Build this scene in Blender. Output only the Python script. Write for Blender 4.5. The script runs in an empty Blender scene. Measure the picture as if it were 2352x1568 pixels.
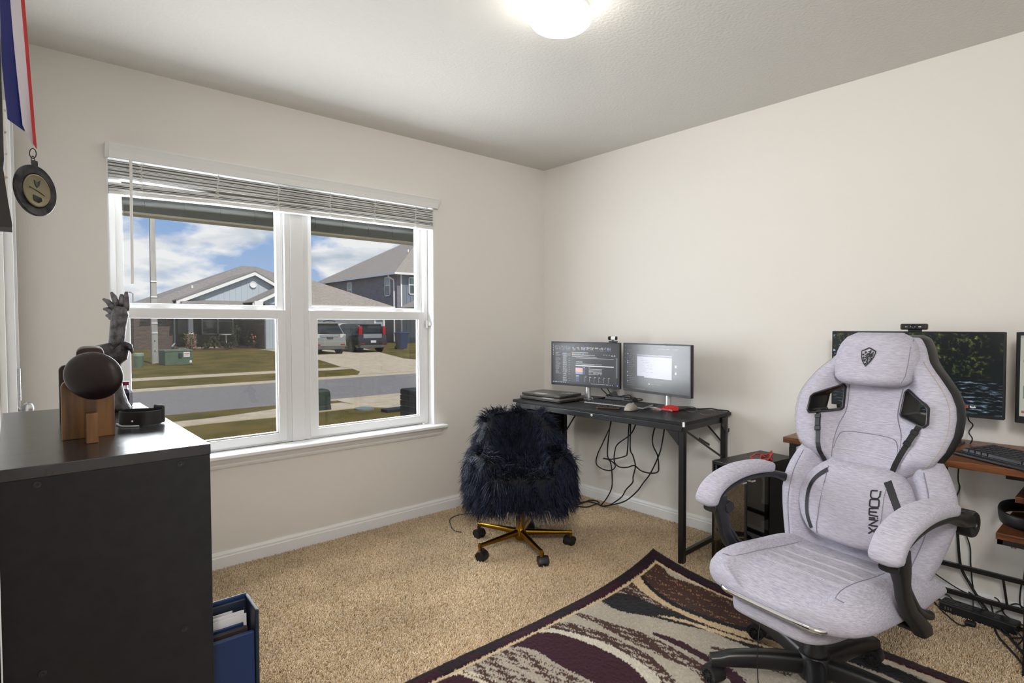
import bpy, bmesh, math, random
import numpy as np
from mathutils import Vector, Matrix, noise as mnoise
R = math.radians
random.seed(7)
rng = np.random.default_rng(7)
C = bpy.context.scene.collection
SC = bpy.context.scene

# ------------------------------------------------------------------ camera
cam = bpy.data.objects.new('camera', bpy.data.cameras.new('camera'))
C.objects.link(cam)
F_ = Vector((0.66064955, 0.75014394, -0.02874443))
R_ = Vector((0.7503946, -0.66098352, -0.00295487))
U_ = Vector((0.02121618, 0.01961753, 0.99958243))
CAMZ = 1.25233577
cam.matrix_world = Matrix(((R_.x, U_.x, -F_.x, 0), (R_.y, U_.y, -F_.y, 0), (R_.z, U_.z, -F_.z, CAMZ), (0, 0, 0, 1)))
cam.data.sensor_width = 36.0
cam.data.lens = 1311.144 / 2352 * 36.0
cam.data.clip_start = 0.02
cam.data.clip_end = 500
SC.camera = cam

# ------------------------------------------------------------------ view, world, sun, area light
SC.view_settings.view_transform = 'Standard'
SC.view_settings.look = 'None'
SC.view_settings.exposure = 0.0
SC.view_settings.gamma = 1.0
SC.view_settings.use_curve_mapping = False

SUN_STRENGTH = 4.3
SKY_STRENGTH = 0.92
LAMP_STRENGTH = 17.0
FILL_POWER = 62.0
WINDOW_POWER = 108.0

def build_world():
    w = bpy.data.worlds.new('sky'); SC.world = w; w.use_nodes = True
    nt = w.node_tree; nt.nodes.clear(); N = nt.nodes.new; L = nt.links.new
    out = N('ShaderNodeOutputWorld'); bg = N('ShaderNodeBackground'); bg.inputs['Strength'].default_value = SKY_STRENGTH
    L(bg.outputs[0], out.inputs[0])
    tc = N('ShaderNodeTexCoord')
    sep = N('ShaderNodeSeparateXYZ'); L(tc.outputs['Generated'], sep.inputs[0])
    # blue gradient with elevation
    gr = N('ShaderNodeValToRGB'); L(sep.outputs['Z'], gr.inputs[0])
    e = gr.color_ramp.elements
    e[0].position = 0.0; e[0].color = (0.50, 0.62, 0.80, 1)
    e[1].position = 0.6; e[1].color = (0.10, 0.22, 0.55, 1)
    a = gr.color_ramp.elements.new(0.12); a.color = (0.33, 0.50, 0.80, 1)
    a = gr.color_ramp.elements.new(0.2); a.color = (0.24, 0.42, 0.76, 1)
    mp = N('ShaderNodeMapping'); L(tc.outputs['Generated'], mp.inputs[0])
    mp.inputs['Scale'].default_value = (1.0, 1.0, 2.1); mp.inputs['Location'].default_value = (0.32, 0.11, 0.05)
    n1 = N('ShaderNodeTexNoise'); L(mp.outputs[0], n1.inputs['Vector'])
    n1.inputs['Scale'].default_value = 6.5; n1.inputs['Detail'].default_value = 9; n1.inputs['Roughness'].default_value = 0.53
    # more cloud lower down
    bias = N('ShaderNodeMapRange'); L(sep.outputs['Z'], bias.inputs['Value'])
    bias.inputs['From Min'].default_value = 0.0; bias.inputs['From Max'].default_value = 0.22
    bias.inputs['To Min'].default_value = 0.10; bias.inputs['To Max'].default_value = -0.055
    ad = N('ShaderNodeMath'); ad.operation = 'ADD'; L(n1.outputs['Fac'], ad.inputs[0]); L(bias.outputs[0], ad.inputs[1])
    cr = N('ShaderNodeValToRGB'); L(ad.outputs[0], cr.inputs[0])
    cr.color_ramp.elements[0].position = 0.435; cr.color_ramp.elements[0].color = (0, 0, 0, 1)
    cr.color_ramp.elements[1].position = 0.525; cr.color_ramp.elements[1].color = (1, 1, 1, 1)
    # cloud tone
    mp2 = N('ShaderNodeMapping'); L(tc.outputs['Generated'], mp2.inputs[0])
    mp2.inputs['Scale'].default_value = (1.0, 1.0, 3.2); mp2.inputs['Location'].default_value = (1.3, 0.2, 0.4)
    n2 = N('ShaderNodeTexNoise'); L(mp2.outputs[0], n2.inputs['Vector'])
    n2.inputs['Scale'].default_value = 9; n2.inputs['Detail'].default_value = 7
    ct = N('ShaderNodeValToRGB'); L(n2.outputs['Fac'], ct.inputs[0])
    ct.color_ramp.elements[0].position = 0.36; ct.color_ramp.elements[0].color = (0.50, 0.58, 0.70, 1)
    ct.color_ramp.elements[1].position = 0.56; ct.color_ramp.elements[1].color = (0.98, 0.98, 0.99, 1)
    mx = N('ShaderNodeMixRGB'); L(cr.outputs[0], mx.inputs[0]); L(gr.outputs[0], mx.inputs[1]); L(ct.outputs[0], mx.inputs[2])
    L(mx.outputs[0], bg.inputs[0])
build_world()

def light(name, kind, loc, aim, energy, color, size=None):
    d = bpy.data.lights.new(name, kind); d.energy = energy; d.color = color
    o = bpy.data.objects.new(name, d); C.objects.link(o); o.location = loc
    o.rotation_euler = (Vector(aim) - Vector(loc)).to_track_quat('-Z', 'Y').to_euler()
    if kind == 'AREA': d.shape = 'RECTANGLE'; d.size, d.size_y = size
    if kind == 'SUN': d.angle = size
    return o
light('sun', 'SUN', (1.0, -10.6, 20), (0, 0, 6.0), SUN_STRENGTH, (1.0, 0.95, 0.86), R(0.6))
# unseen fill lamp behind the camera, added to brighten the walls
light('fill_light', 'AREA', (-0.45, -0.40, 2.2), (1.3, 3.1, 1.75), FILL_POWER, (1.0, 0.98, 0.95), (0.6, 0.6))
# daylight of the open sky entering by the window
light('window_daylight', 'AREA', (1.225, 3.50, 1.26), (1.225, 0.0, 1.10), WINDOW_POWER, (0.92, 0.955, 1.0), (1.72, 1.18))

# ------------------------------------------------------------------ materials
MATS = {}
def mat(name, col, rough=0.5, metal=0.0, col2=None, nscale=8.0, stretch=(1, 1, 1), detail=4, bump=0.0, bscale=60.0, spec=0.5,
        lo=0.35, hi=0.65, coat=0.0, bstretch=(1, 1, 1), emit=None, estr=0.0, bdist=0.01):
    if name in MATS: return MATS[name]
    m = bpy.data.materials.new(name); m.use_nodes = True; MATS[name] = m
    nt = m.node_tree; N = nt.nodes.new; L = nt.links.new
    b = nt.nodes['Principled BSDF']
    b.inputs['Base Color'].default_value = (*col, 1); b.inputs['Roughness'].default_value = rough
    b.inputs['Metallic'].default_value = metal; b.inputs['Specular IOR Level'].default_value = spec
    b.inputs['Coat Weight'].default_value = coat
    if emit: b.inputs['Emission Color'].default_value = (*emit, 1); b.inputs['Emission Strength'].default_value = estr
    if col2 is not None or bump > 0: tc = N('ShaderNodeTexCoord')
    if col2 is not None:
        mp = N('ShaderNodeMapping'); L(tc.outputs['Object'], mp.inputs[0]); mp.inputs['Scale'].default_value = stretch
        n = N('ShaderNodeTexNoise'); L(mp.outputs[0], n.inputs['Vector']); n.inputs['Scale'].default_value = nscale; n.inputs['Detail'].default_value = detail
        r = N('ShaderNodeValToRGB'); L(n.outputs['Fac'], r.inputs[0])
        r.color_ramp.elements[0].position = lo; r.color_ramp.elements[0].color = (*col, 1)
        r.color_ramp.elements[1].position = hi; r.color_ramp.elements[1].color = (*col2, 1)
        L(r.outputs[0], b.inputs['Base Color'])
    if bump > 0:
        mp = N('ShaderNodeMapping'); L(tc.outputs['Object'], mp.inputs[0]); mp.inputs['Scale'].default_value = bstretch
        n = N('ShaderNodeTexNoise'); L(mp.outputs[0], n.inputs['Vector']); n.inputs['Scale'].default_value = bscale; n.inputs['Detail'].default_value = 3
        bp = N('ShaderNodeBump'); bp.inputs['Strength'].default_value = bump; bp.inputs['Distance'].default_value = bdist
        L(n.outputs['Fac'], bp.inputs['Height']); L(bp.outputs[0], b.inputs['Normal'])
    return m

def glass_mat(name, tint=(1, 1, 1), reflect=0.06, haze=0.0, hazecol=(0.5, 0.5, 0.5)):
    if name in MATS: return MATS[name]
    m = bpy.data.materials.new(name); m.use_nodes = True; MATS[name] = m
    nt = m.node_tree; nt.nodes.clear(); N = nt.nodes.new; L = nt.links.new
    out = N('ShaderNodeOutputMaterial'); t = N('ShaderNodeBsdfTransparent'); t.inputs[0].default_value = (*tint, 1)
    g = N('ShaderNodeBsdfGlossy'); g.inputs['Roughness'].default_value = 0.02
    mx = N('ShaderNodeMixShader'); mx.inputs[0].default_value = reflect
    L(t.outputs[0], mx.inputs[1]); L(g.outputs[0], mx.inputs[2])
    last = mx
    if haze > 0:
        d = N('ShaderNodeBsdfDiffuse'); d.inputs[0].default_value = (*hazecol, 1)
        m2 = N('ShaderNodeMixShader'); m2.inputs[0].default_value = haze
        L(mx.outputs[0], m2.inputs[1]); L(d.outputs[0], m2.inputs[2]); last = m2
    L(last.outputs[0], out.inputs[0])
    return m

def srgb(r, g, b):
    f = lambda c: (c / 255 / 12.92) if c / 255 <= 0.04045 else ((c / 255 + 0.055) / 1.055) ** 2.4
    return (f(r), f(g), f(b))

# ------------------------------------------------------------------ mesh helpers
class MB:
    """collects shapes and links them as ONE mesh object"""
    def __init__(s): s.v = []; s.f = []
    def add(s, verts, faces, M=None):
        o = len(s.v)
        s.v += [tuple(M @ Vector(v)) if M else tuple(v) for v in verts]
        s.f += [tuple(i + o for i in f) for f in faces]
        return s
    def box(s, lo, hi, M=None):
        x0, y0, z0 = lo; x1, y1, z1 = hi
        v = [(x0, y0, z0), (x1, y0, z0), (x1, y1, z0), (x0, y1, z0), (x0, y0, z1), (x1, y0, z1), (x1, y1, z1), (x0, y1, z1)]
        return s.add(v, [(0, 3, 2, 1), (4, 5, 6, 7), (0, 1, 5, 4), (1, 2, 6, 5), (2, 3, 7, 6), (3, 0, 4, 7)], M)
    def cbox(s, c, d, M=None):
        return s.box([c[i] - d[i] / 2 for i in range(3)], [c[i] + d[i] / 2 for i in range(3)], M)
    def bar(s, a, b, w, h=None, up=(0, 0, 1)):
        a = Vector(a); b = Vector(b); d = b - a; L = d.length; z = d.normalized(); h = h or w
        u = Vector(up)
        if abs(z.dot(u)) > 0.98: u = Vector((0, 1, 0))
        x = u.cross(z).normalized(); y = z.cross(x)
        M = Matrix(((x.x, y.x, z.x, a.x), (x.y, y.y, z.y, a.y), (x.z, y.z, z.z, a.z), (0, 0, 0, 1)))
        return s.box((-w / 2, -h / 2, 0), (w / 2, h / 2, L), M)
    def tube(s, pts, r, n=8, closed=False, caps=True):
        P = [Vector(p) for p in pts]; k = len(P); rr = r if isinstance(r, (list, tuple)) else [r] * k
        rings = []; up = None
        for i in range(k):
            t = (P[(i + 1) % k] - P[i - 1]) if closed else (P[min(i + 1, k - 1)] - P[max(i - 1, 0)])
            if t.length < 1e-9: t = Vector((0, 0, 1))
            t.normalize()
            if up is None:
                up = Vector((0, 0, 1)) if abs(t.z) < 0.9 else Vector((1, 0, 0))
            x = up.cross(t)
            if x.length < 1e-6: x = Vector((1, 0, 0)).cross(t)
            x.normalize(); y = t.cross(x); up = y
            rings.append([P[i] + x * math.cos(2 * math.pi * j / n) * rr[i] + y * math.sin(2 * math.pi * j / n) * rr[i] for j in range(n)])
        v = [q for ring in rings for q in ring]; f = []
        m = k if closed else k - 1
        for i in range(m):
            a = i * n; b = ((i + 1) % k) * n
            for j in range(n):
                f.append((a + j, a + (j + 1) % n, b + (j + 1) % n, b + j))
        if caps and not closed:
            f.append(tuple(range(n - 1, -1, -1))); f.append(tuple((k - 1) * n + j for j in range(n)))
        return s.add(v, f)
    def cyl(s, a, b, r, n=20, r2=None):
        return s.tube([a, b], [r, r if r2 is None else r2], n)
    def lathe(s, prof, n=32, M=None):
        v = []; f = []; k = len(prof)
        for i in range(n):
            c, q = math.cos(2 * math.pi * i / n), math.sin(2 * math.pi * i / n)
            v += [(r * c, r * q, z) for r, z in prof]
        for i in range(n):
            a = i * k; b = ((i + 1) % n) * k
            for j in range(k - 1):
                f.append((a + j, b + j, b + j + 1, a + j + 1))
        if prof[0][0] > 1e-6: f.append(tuple(i * k for i in range(n - 1, -1, -1)))
        if prof[-1][0] > 1e-6: f.append(tuple(i * k + k - 1 for i in range(n)))
        return s.add(v, f, M)
    def prism(s, poly, depth, M=None):
        """poly in local xy, extruded along local z from 0 to depth"""
        n = len(poly); v = [(x, y, 0) for x, y in poly] + [(x, y, depth) for x, y in poly]
        f = [tuple(range(n - 1, -1, -1)), tuple(range(n, 2 * n))] + [(i, (i + 1) % n, n + (i + 1) % n, n + i) for i in range(n)]
        return s.add(v, f, M)
    def loft(s, rows, closed_ring=True, caps=True, M=None):
        n = len(rows[0]); v = [p for r in rows for p in r]; f = []
        for i in range(len(rows) - 1):
            for j in range(n if closed_ring else n - 1):
                f.append((i * n + j, i * n + (j + 1) % n, (i + 1) * n + (j + 1) % n, (i + 1) * n + j))
        if caps and closed_ring:
            f.append(tuple(range(n - 1, -1, -1))); f.append(tuple((len(rows) - 1) * n + j for j in range(n)))
        return s.add(v, f, M)
    def sphere(s, c, r, nu=20, nv=12, M=None):
        rx, ry, rz = r if isinstance(r, (tuple, list)) else (r, r, r)
        rows = []
        v = []; f = []
        for i in range(nv + 1):
            th = math.pi * i / nv
            for j in range(nu):
                ph = 2 * math.pi * j / nu
                v.append((c[0] + rx * math.sin(th) * math.cos(ph), c[1] + ry * math.sin(th) * math.sin(ph), c[2] - rz * math.cos(th)))
        for i in range(nv):
            for j in range(nu):
                f.append((i * nu + j, i * nu + (j + 1) % nu, (i + 1) * nu + (j + 1) % nu, (i + 1) * nu + j))
        return s.add(v, f, M)
    def build(s, name, m, parent=None, smooth=False, bevel=0.0, seg=2, sub=0, auto=None, loc=None):
        me = bpy.data.meshes.new(name)
        me.from_pydata(s.v, [], s.f)
        bm = bmesh.new(); bm.from_mesh(me)
        bmesh.ops.remove_doubles(bm, verts=bm.verts, dist=1e-6)
        bmesh.ops.recalc_face_normals(bm, faces=bm.faces)
        if bevel > 0:
            eds = [e for e in bm.edges if len(e.link_faces) == 2 and e.calc_face_angle(0) > 0.5]
            bmesh.ops.bevel(bm, geom=eds, offset=bevel, segments=seg, profile=0.5, affect='EDGES', clamp_overlap=True)
        bm.to_mesh(me); bm.free()
        o = bpy.data.objects.new(name, me); C.objects.link(o)
        if m: me.materials.append(m)
        if smooth or auto:
            for pl in me.polygons: pl.use_smooth = True
            if auto: me.set_sharp_from_angle(angle=R(auto))
        if sub:
            md = o.modifiers.new('s', 'SUBSURF'); md.levels = sub; md.render_levels = sub
        if loc is not None: o.location = loc
        if parent: o.parent = parent
        return o

def tag(o, label=None, cat=None, group=None, kind=None):
    if label: o['label'] = label
    if cat: o['category'] = cat
    if group: o['group'] = group
    if kind: o['kind'] = kind
    return o
def empty(name, loc=(0, 0, 0), rz=0.0, label=None, cat=None, group=None, kind=None):
    o = bpy.data.objects.new(name, None); C.objects.link(o); o.location = loc; o.rotation_euler = (0, 0, rz)
    o.empty_display_size = 0.05
    return tag(o, label, cat, group, kind)
def copy_tree(o, parent=None):
    kids = list(o.children)
    c = o.copy(); C.objects.link(c)
    if parent: c.parent = parent
    for k in kids: copy_tree(k, c)
    return c
def smoothpath(pts, k=6):
    P = [Vector(p) for p in pts]; out = []
    for i in range(len(P) - 1):
        p0 = P[max(i - 1, 0)]; p1 = P[i]; p2 = P[i + 1]; p3 = P[min(i + 2, len(P) - 1)]
        for j in range(k):
            t = j / k
            out.append(0.5 * ((2 * p1) + (p2 - p0) * t + (2 * p0 - 5 * p1 + 4 * p2 - p3) * t * t + (3 * p1 - p0 - 3 * p2 + p3) * t ** 3))
    out.append(P[-1]); return out
def cable(name, pts, r, m, label=None, cat='cable', parent=None, k=6, n=7, group=None):
    o = MB().tube(smoothpath(pts, k), r, n).build(name, m, parent, smooth=True)
    if label: tag(o, label, cat, group)
    return o
def ringframe(mb, ox0, oz0, ox1, oz1, w, y0, y1):
    """rectangular frame in the xz plane, member width w (l, r, b, t)"""
    l, r, b, t = w if isinstance(w, (tuple, list)) else (w,) * 4
    mb.box((ox0, y0, oz0), (ox0 + l, y1, oz1)); mb.box((ox1 - r, y0, oz0), (ox1, y1, oz1))
    mb.box((ox0 + l, y0, oz0), (ox1 - r, y1, oz0 + b)); mb.box((ox0 + l, y0, oz1 - t), (ox1 - r, y1, oz1))
    return mb
def boolean_cut(o, cutter):
    md = o.modifiers.new('b', 'BOOLEAN'); md.operation = 'DIFFERENCE'; md.object = cutter; md.solver = 'EXACT'
    dg = bpy.context.evaluated_depsgraph_get()
    me = bpy.data.meshes.new_from_object(o.evaluated_get(dg))
    o.modifiers.clear(); o.data = me
    bpy.data.objects.remove(cutter)
# ------------------------------------------------------------------ the room
M_wall = mat('wall_paint', srgb(226, 222, 216), 0.75, bump=0.08, bscale=90, spec=0.25, bdist=0.004)
M_ceil = mat('ceiling_paint', srgb(216, 213, 207), 0.85, bump=0.25, bscale=75, spec=0.2, bdist=0.012, bstretch=(1, 1, 1))
M_trim = mat('white_trim', srgb(238, 238, 238), 0.35, spec=0.45)
M_vinyl = mat('white_vinyl', srgb(228, 228, 228), 0.35, spec=0.5)
M_blind = mat('blind_vinyl', srgb(228, 227, 224), 0.4)
M_cord = mat('blind_cord', srgb(238, 236, 230), 0.7)
M_black = mat('black_plastic', (0.012, 0.012, 0.013), 0.42)
M_blackm = mat('black_metal', (0.010, 0.010, 0.011), 0.35, spec=0.5)
M_cable = mat('black_cable', (0.008, 0.008, 0.009), 0.45)
M_chrome = mat('chrome', (0.75, 0.75, 0.76), 0.12, metal=1.0)
M_steel = mat('brushed_steel', (0.60, 0.60, 0.61), 0.3, metal=1.0)

XB, YA, H = 3.123, 3.166, 2.44
XL, YF = -0.031, -0.75
WX0, WX1, WZ0, WZ1 = 0.345, 2.105, 0.575, 2.06
T = 0.15
def struct(o): o['kind'] = 'structure'; return o

fl = struct(MB().box((-1.35, YF - 0.15, -0.25), (XB + 0.15, YA + T, 0.0)).build('floor', mat('carpet_backing', srgb(150, 128, 100), 0.95, col2=srgb(120, 100, 76), nscale=160)))
struct(MB().box((-1.35, YF - 0.15, H), (XB + 0.15, YA + T, H + 0.12)).build('ceiling', M_ceil))
wb = MB()
wb.box((XL - 0.12, YA, 0), (WX0, YA + T, H)); wb.box((WX1, YA, 0), (XB + 0.15, YA + T, H))
wb.box((WX0, YA, 0), (WX1, YA + T, WZ0)); wb.box((WX0, YA, WZ1), (WX1, YA + T, H))
struct(wb.build('wall_back', M_wall))
struct(MB().box((XB, YF, 0), (XB + 0.15, YA, H)).build('wall_right', M_wall))
struct(MB().box((XL - 0.12, 0.34, 0), (XL, YA, H)).build('wall_left', M_wall))
wf = MB(); wf.box((-1.35, YF - 0.15, 0), (XB + 0.15, YF, H)); wf.box((-1.35, YF, 0), (-1.2, 0.46, H)); wf.box((-1.2, 0.34, 0), (XL - 0.12, 0.46, H))
struct(wf.build('wall_front', M_wall))

# baseboards with a stepped, rounded top
def baseboard(name, axis, fixed, a, b, sgn):
    prof = [(0, 0.0), (0.0125, 0.0), (0.0125, 0.066), (0.010, 0.070), (0.010, 0.080), (0.0065, 0.088), (0.005, 0.0925), (0, 0.0925)]
    rows = []
    for t in (a, b):
        rows.append([((t, fixed + sgn * d, z) if axis == 'x' else (fixed + sgn * d, t, z)) for d, z in prof])
    return struct(MB().loft(rows).build(name, M_trim))
baseboard('baseboard_back', 'x', YA, XL, XB, -1)
baseboard('baseboard_right', 'y', XB, YF, YA - 0.012, -1)
baseboard('baseboard_left', 'y', XL, 0.36, 1.585, 1)

# closet door and its casing on the left wall, seen edge-on
d1 = empty('door_1', (XL, 3.0, 0), kind='structure')
def put(o, p): o.parent = p; o.matrix_parent_inverse = Matrix.Translation(-Vector(p.location)); return o
put(MB().box((XL, 2.88, 0), (-0.010, 2.905, 2.1)).build('outer_casing', M_trim, bevel=0.003), d1)
put(MB().box((XL, 2.915, 0), (0.0185, 2.945, 2.1)).build('inner_casing', M_trim, bevel=0.003), d1)
put(MB().box((XL, 2.99, 0.01), (0.0285, 3.10, 2.05)).build('door_slab', M_vinyl, bevel=0.002), d1)
hg = MB()
for i in range(5): hg.cyl((0.024, 2.968, 0.961 + i * 0.0256), (0.024, 2.968, 0.961 + i * 0.0256 + 0.0236), 0.0068, 12)
put(hg.build('hinge', M_steel, smooth=False, auto=40), d1)
kn = MB().lathe([(0, 0), (0.022, 0), (0.022, 0.006), (0.009, 0.008), (0.009, 0.02), (0.020, 0.026), (0.026, 0.036), (0.024, 0.05), (0.012, 0.057), (0, 0.058)], 28,
                Matrix.Translation((0.012, 2.985, 0.925)) @ Matrix.Rotation(R(90), 4, 'Y'))
put(kn.build('door_knob', M_steel, smooth=True), d1)

# ------------------------------------------------------------------ window: two double-hung units
def window_unit(name, x0, x1):
    w = empty(name, (x0, 3.24, WZ0), kind='structure')
    fr = ringframe(MB(), x0, 0.60, x1, 2.05, (0.030, 0.030, 0.03, 0.03), 3.232, 3.315)
    # stepped tracks of the frame
    fr.box((x0 + 0.030, 3.262, 0.60), (x0 + 0.036, 3.30, 2.05)); fr.box((x1 - 0.036, 3.262, 0.60), (x1 - 0.030, 3.30, 2.05))
    put(fr.build('window_frame', M_vinyl, bevel=0.002), w)
    up = ringframe(MB(), x0 + 0.034, 1.330, x1 - 0.034, 2.02, (0.030, 0.030, 0.034, 0.034), 3.268, 3.296)
    put(up.build('upper_sash', M_vinyl, bevel=0.003), w)
    lo = ringframe(MB(), x0 + 0.030, 0.612, x1 - 0.030, 1.338, (0.045, 0.045, 0.044, 0.048), 3.222, 3.258)
    lo.box((x0 + 0.075, 3.232, 0.656), (x1 - 0.075, 3.250, 0.664)); lo.box((x0 + 0.075, 3.232, 0.656), (x0 + 0.083, 3.250, 1.29)); lo.box((x1 - 0.083, 3.232, 0.656), (x1 - 0.075, 3.250, 1.29))
    put(lo.build('lower_sash', M_vinyl, bevel=0.003), w)
    put(MB().box((x0 + 0.06, 3.280, 1.36), (x1 - 0.06, 3.284, 1.99)).build('pane', glass_mat('window_glass', (0.97, 0.98, 0.98), 0.03)), w)
    put(MB().box((x0 + 0.07, 3.238, 0.65), (x1 - 0.07, 3.242, 1.296)).build('pane', glass_mat('window_glass'), ), w)
    put(MB().box((x0 + 0.04, 3.304, 0.62), (x1 - 0.04, 3.3045, 1.33)).build('insect_screen', glass_mat('screen_mesh', (0.88, 0.88, 0.88), 0.0, 0.05, (0.10, 0.10, 0.09))), w)
    for t in (0.25, 0.75):
        cx = x0 + (x1 - x0) * t
        la = MB().prism([(0.045 * math.cos(a), 0.016 * math.sin(a)) for a in np.linspace(0, math.pi, 13)], 0.012, Matrix.Translation((cx, 3.262, 1.338)) @ Matrix.Rotation(R(90), 4, 'X'))
        la.box((cx - 0.05, 3.235, 1.336), (cx + 0.05, 3.255, 1.342))
        put(la.build('tilt_latch', M_vinyl, auto=40), w)
    return w
w1 = window_unit('window_1', 0.350, 1.190)
w2 = window_unit('window_2', 1.262, 2.098)
struct(MB().box((1.190, 3.226, 0.60), (1.262, 3.315, 2.05)).build('trim_1', M_vinyl, bevel=0.002))      # mullion post
rv = MB(); rv.box((WX0 - 0.001, YA + 0.001, WZ0), (WX0 + 0.006, 3.232, WZ1)); rv.box((WX1 - 0.006, YA + 0.001, WZ0), (WX1 + 0.001, 3.232, WZ1)); rv.box((WX0, YA + 0.001, WZ1 - 0.006), (WX1, 3.232, WZ1 + 0.001))
struct(rv.build('trim_2', M_trim))                                                                        # reveal lining
sl = MB(); sl.box((0.272, 3.105, 0.577), (2.172, 3.166, 0.597)); sl.box((WX0, 3.166, 0.577), (WX1, 3.24, 0.597))
struct(sl.build('trim_3', M_trim, bevel=0.006, seg=3))                                                    # stool
prof = [(0, 0), (0.010, 0.0), (0.016, 0.012), (0.016, 0.020), (0.026, 0.032), (0.034, 0.045), (0.034, 0.053), (0, 0.053)]
ap = MB().loft([[(x, YA - d, 0.524 + z) for d, z in prof] for x in (0.30, 2.142)])
struct(ap.build('trim_4', M_trim))                                                                        # apron
clip = MB(); clip.box((2.072, 3.205, 1.235), (2.084, 3.226, 1.285)); clip.box((2.086, 3.19, 1.250), (2.098, 3.226, 1.275))
struct(clip.build('trim_5', M_vinyl, bevel=0.002))

# ------------------------------------------------------------------ raised blind
bl = empty('window_blind', (1.225, 3.16, 1.86), label='white slatted blind pulled up to the top of the window', cat='blind')
vp = [(0, 0), (0.016, 0.0), (0.018, 0.010), (0.022, 0.030), (0.030, 0.048), (0.034, 0.054), (0.034, 0.062), (0, 0.062)]
v = MB().loft([[(x, 3.150 - d, 2.014 + z) for d, z in vp] for x in (0.352, 2.118)])
v.loft([[(0.352, y, z) for y, z in ((3.150, 2.014), (3.164, 2.014), (3.164, 2.076), (3.116, 2.076))], [(0.338, y, z) for y, z in ((3.150, 2.014), (3.164, 2.014), (3.164, 2.076), (3.116, 2.076))]])
v.loft([[(2.118, y, z) for y, z in ((3.150, 2.014), (3.164, 2.014), (3.164, 2.076), (3.116, 2.076))], [(2.132, y, z) for y, z in ((3.150, 2.014), (3.164, 2.014), (3.164, 2.076), (3.116, 2.076))]])
put(v.build('valance', M_blind), bl)
def slat_me(zl, zr, tilt, y=3.176, w=0.046, mid=None):
    rows = []
    n = 8
    for i in range(n + 1):
        t = i / n; x = 0.352 + 1.746 * t
        z = zl + (zr - zl) * t
        if mid: z = zl + (zr - zl) * (1 - (1 - t) ** mid)
        sec = []
        for k in range(5):
            u = k / 4 - 0.5
            sec.append((x, y + u * w * math.cos(tilt), z + u * w * math.sin(tilt) + 0.003 * (1 - 4 * u * u)))
        rows.append(sec + [(p[0], p[1], p[2] - 0.0024) for p in reversed(sec)])
    return MB().loft(rows)
NS = 20
for i in range(NS):
    t = i / (NS - 1)
    zr = 2.006 - t * 0.112
    zl = 2.006 - (i * 0.0072) if i < 12 else 1.906 - (i - 12) * 0.0048
    tl = random.uniform(-0.10, 0.16)
    if i == 12: tl = 0.30
    put(slat_me(zl, zr, tl, mid=2.2 if i >= 12 else None).build('slat', M_blind, smooth=False, auto=30), bl)
rows = []
for x, z in ((0.352, 1.852), (0.8, 1.866), (1.3, 1.872), (2.098, 1.876)):
    rows.append([(x, 3.153, z), (x, 3.199, z), (x, 3.199, z + 0.016), (x, 3.153, z + 0.016)])
put(MB().loft(rows).build('bottom_rail', M_blind, bevel=0.003), bl)
put(MB().tube([(0.4345, 3.135, 2.013), (0.4345, 3.132, 1.97), (0.430, 3.130, 1.445)], [0.006, 0.0065, 0.0068], 6).build('wand', M_blind), bl)
for x in (0.475, 0.80, 1.10, 1.39, 1.67, 1.955):
    lc = MB(); z = 2.01; s = 1
    pts = [(x, 3.149, 2.012)]
    for i in range(22):
        pts.append((x + s * random.uniform(0.002, 0.016), 3.148 - random.uniform(0, 0.008), 2.006 - i * 0.0066)); s = -s
    lc.tube(smoothpath(pts, 3), 0.0011, 5)
    lc.tube([(x + 0.006, 3.150, 2.01), (x + 0.004, 3.149, 1.95), (x + 0.006, 3.150, 1.872)], 0.0012, 5)
    put(lc.build('ladder_cord', M_cord, smooth=True), bl)

# ------------------------------------------------------------------ ceiling lamp
lp = empty('ceiling_lamp', (1.528, 1.462, H), label='round flush ceiling lamp with a lit white glass dome', cat='lamp')
put(MB().lathe([(0, 0), (0.105, 0), (0.109, -0.006), (0.109, -0.030), (0.104, -0.036), (0.104, -0.05), (0, -0.05)], 48, Matrix.Translation((1.528, 1.462, H))).build('fitter_ring', mat('lamp_white_metal', srgb(226, 220, 208), 0.35), smooth=False, auto=35), lp)
dome = []
for i in range(15):
    a = math.pi * i / 14
    dome.append((0.112 * math.sin(a) ** 0.75 if 0 < a < math.pi else 0.0, -0.046 - 0.034 + 0.036 * math.cos(a)))
M_dome = mat('lit_glass', srgb(255, 250, 240), 0.3, emit=(1.0, 0.965, 0.92), estr=LAMP_STRENGTH)
put(MB().lathe(dome, 40, Matrix.Translation((1.528, 1.462, H))).build('glass_dome', M_dome, smooth=True), lp)

# ------------------------------------------------------------------ wall outlet under the brown desk
ol = empty('wall_outlet', (XB, 0.61, 0.485), label='white duplex wall outlet low on the wall below the brown desk', cat='outlet')
put(MB().box((XB - 0.006, 0.573, 0.428), (XB, 0.645, 0.545)).build('cover_plate', M_trim, bevel=0.003), ol)
for z in (0.508, 0.464):
    r_ = MB().lathe([(0, 0), (0.017, 0), (0.017, 0.002), (0, 0.002)], 20, Matrix.Translation((XB - 0.006, 0.609, z)) @ Matrix.Rotation(R(-90), 4, 'Y'))
    so = put(r_.build('socket', M_vinyl), ol)
    s_ = MB()
    for dy in (-0.006, 0.006): s_.box((XB - 0.0085, 0.609 + dy - 0.001, z - 0.001), (XB - 0.0079, 0.609 + dy + 0.001, z + 0.008))
    s_.box((XB - 0.0085, 0.6065, z - 0.011), (XB - 0.0079, 0.6115, z - 0.006))
    h_ = s_.build('slot', M_black); h_.parent = so
pl = put(MB().box((XB - 0.036, 0.594, 0.440), (XB - 0.0085, 0.628, 0.474)).build('plug', M_black, bevel=0.004), ol)
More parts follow.
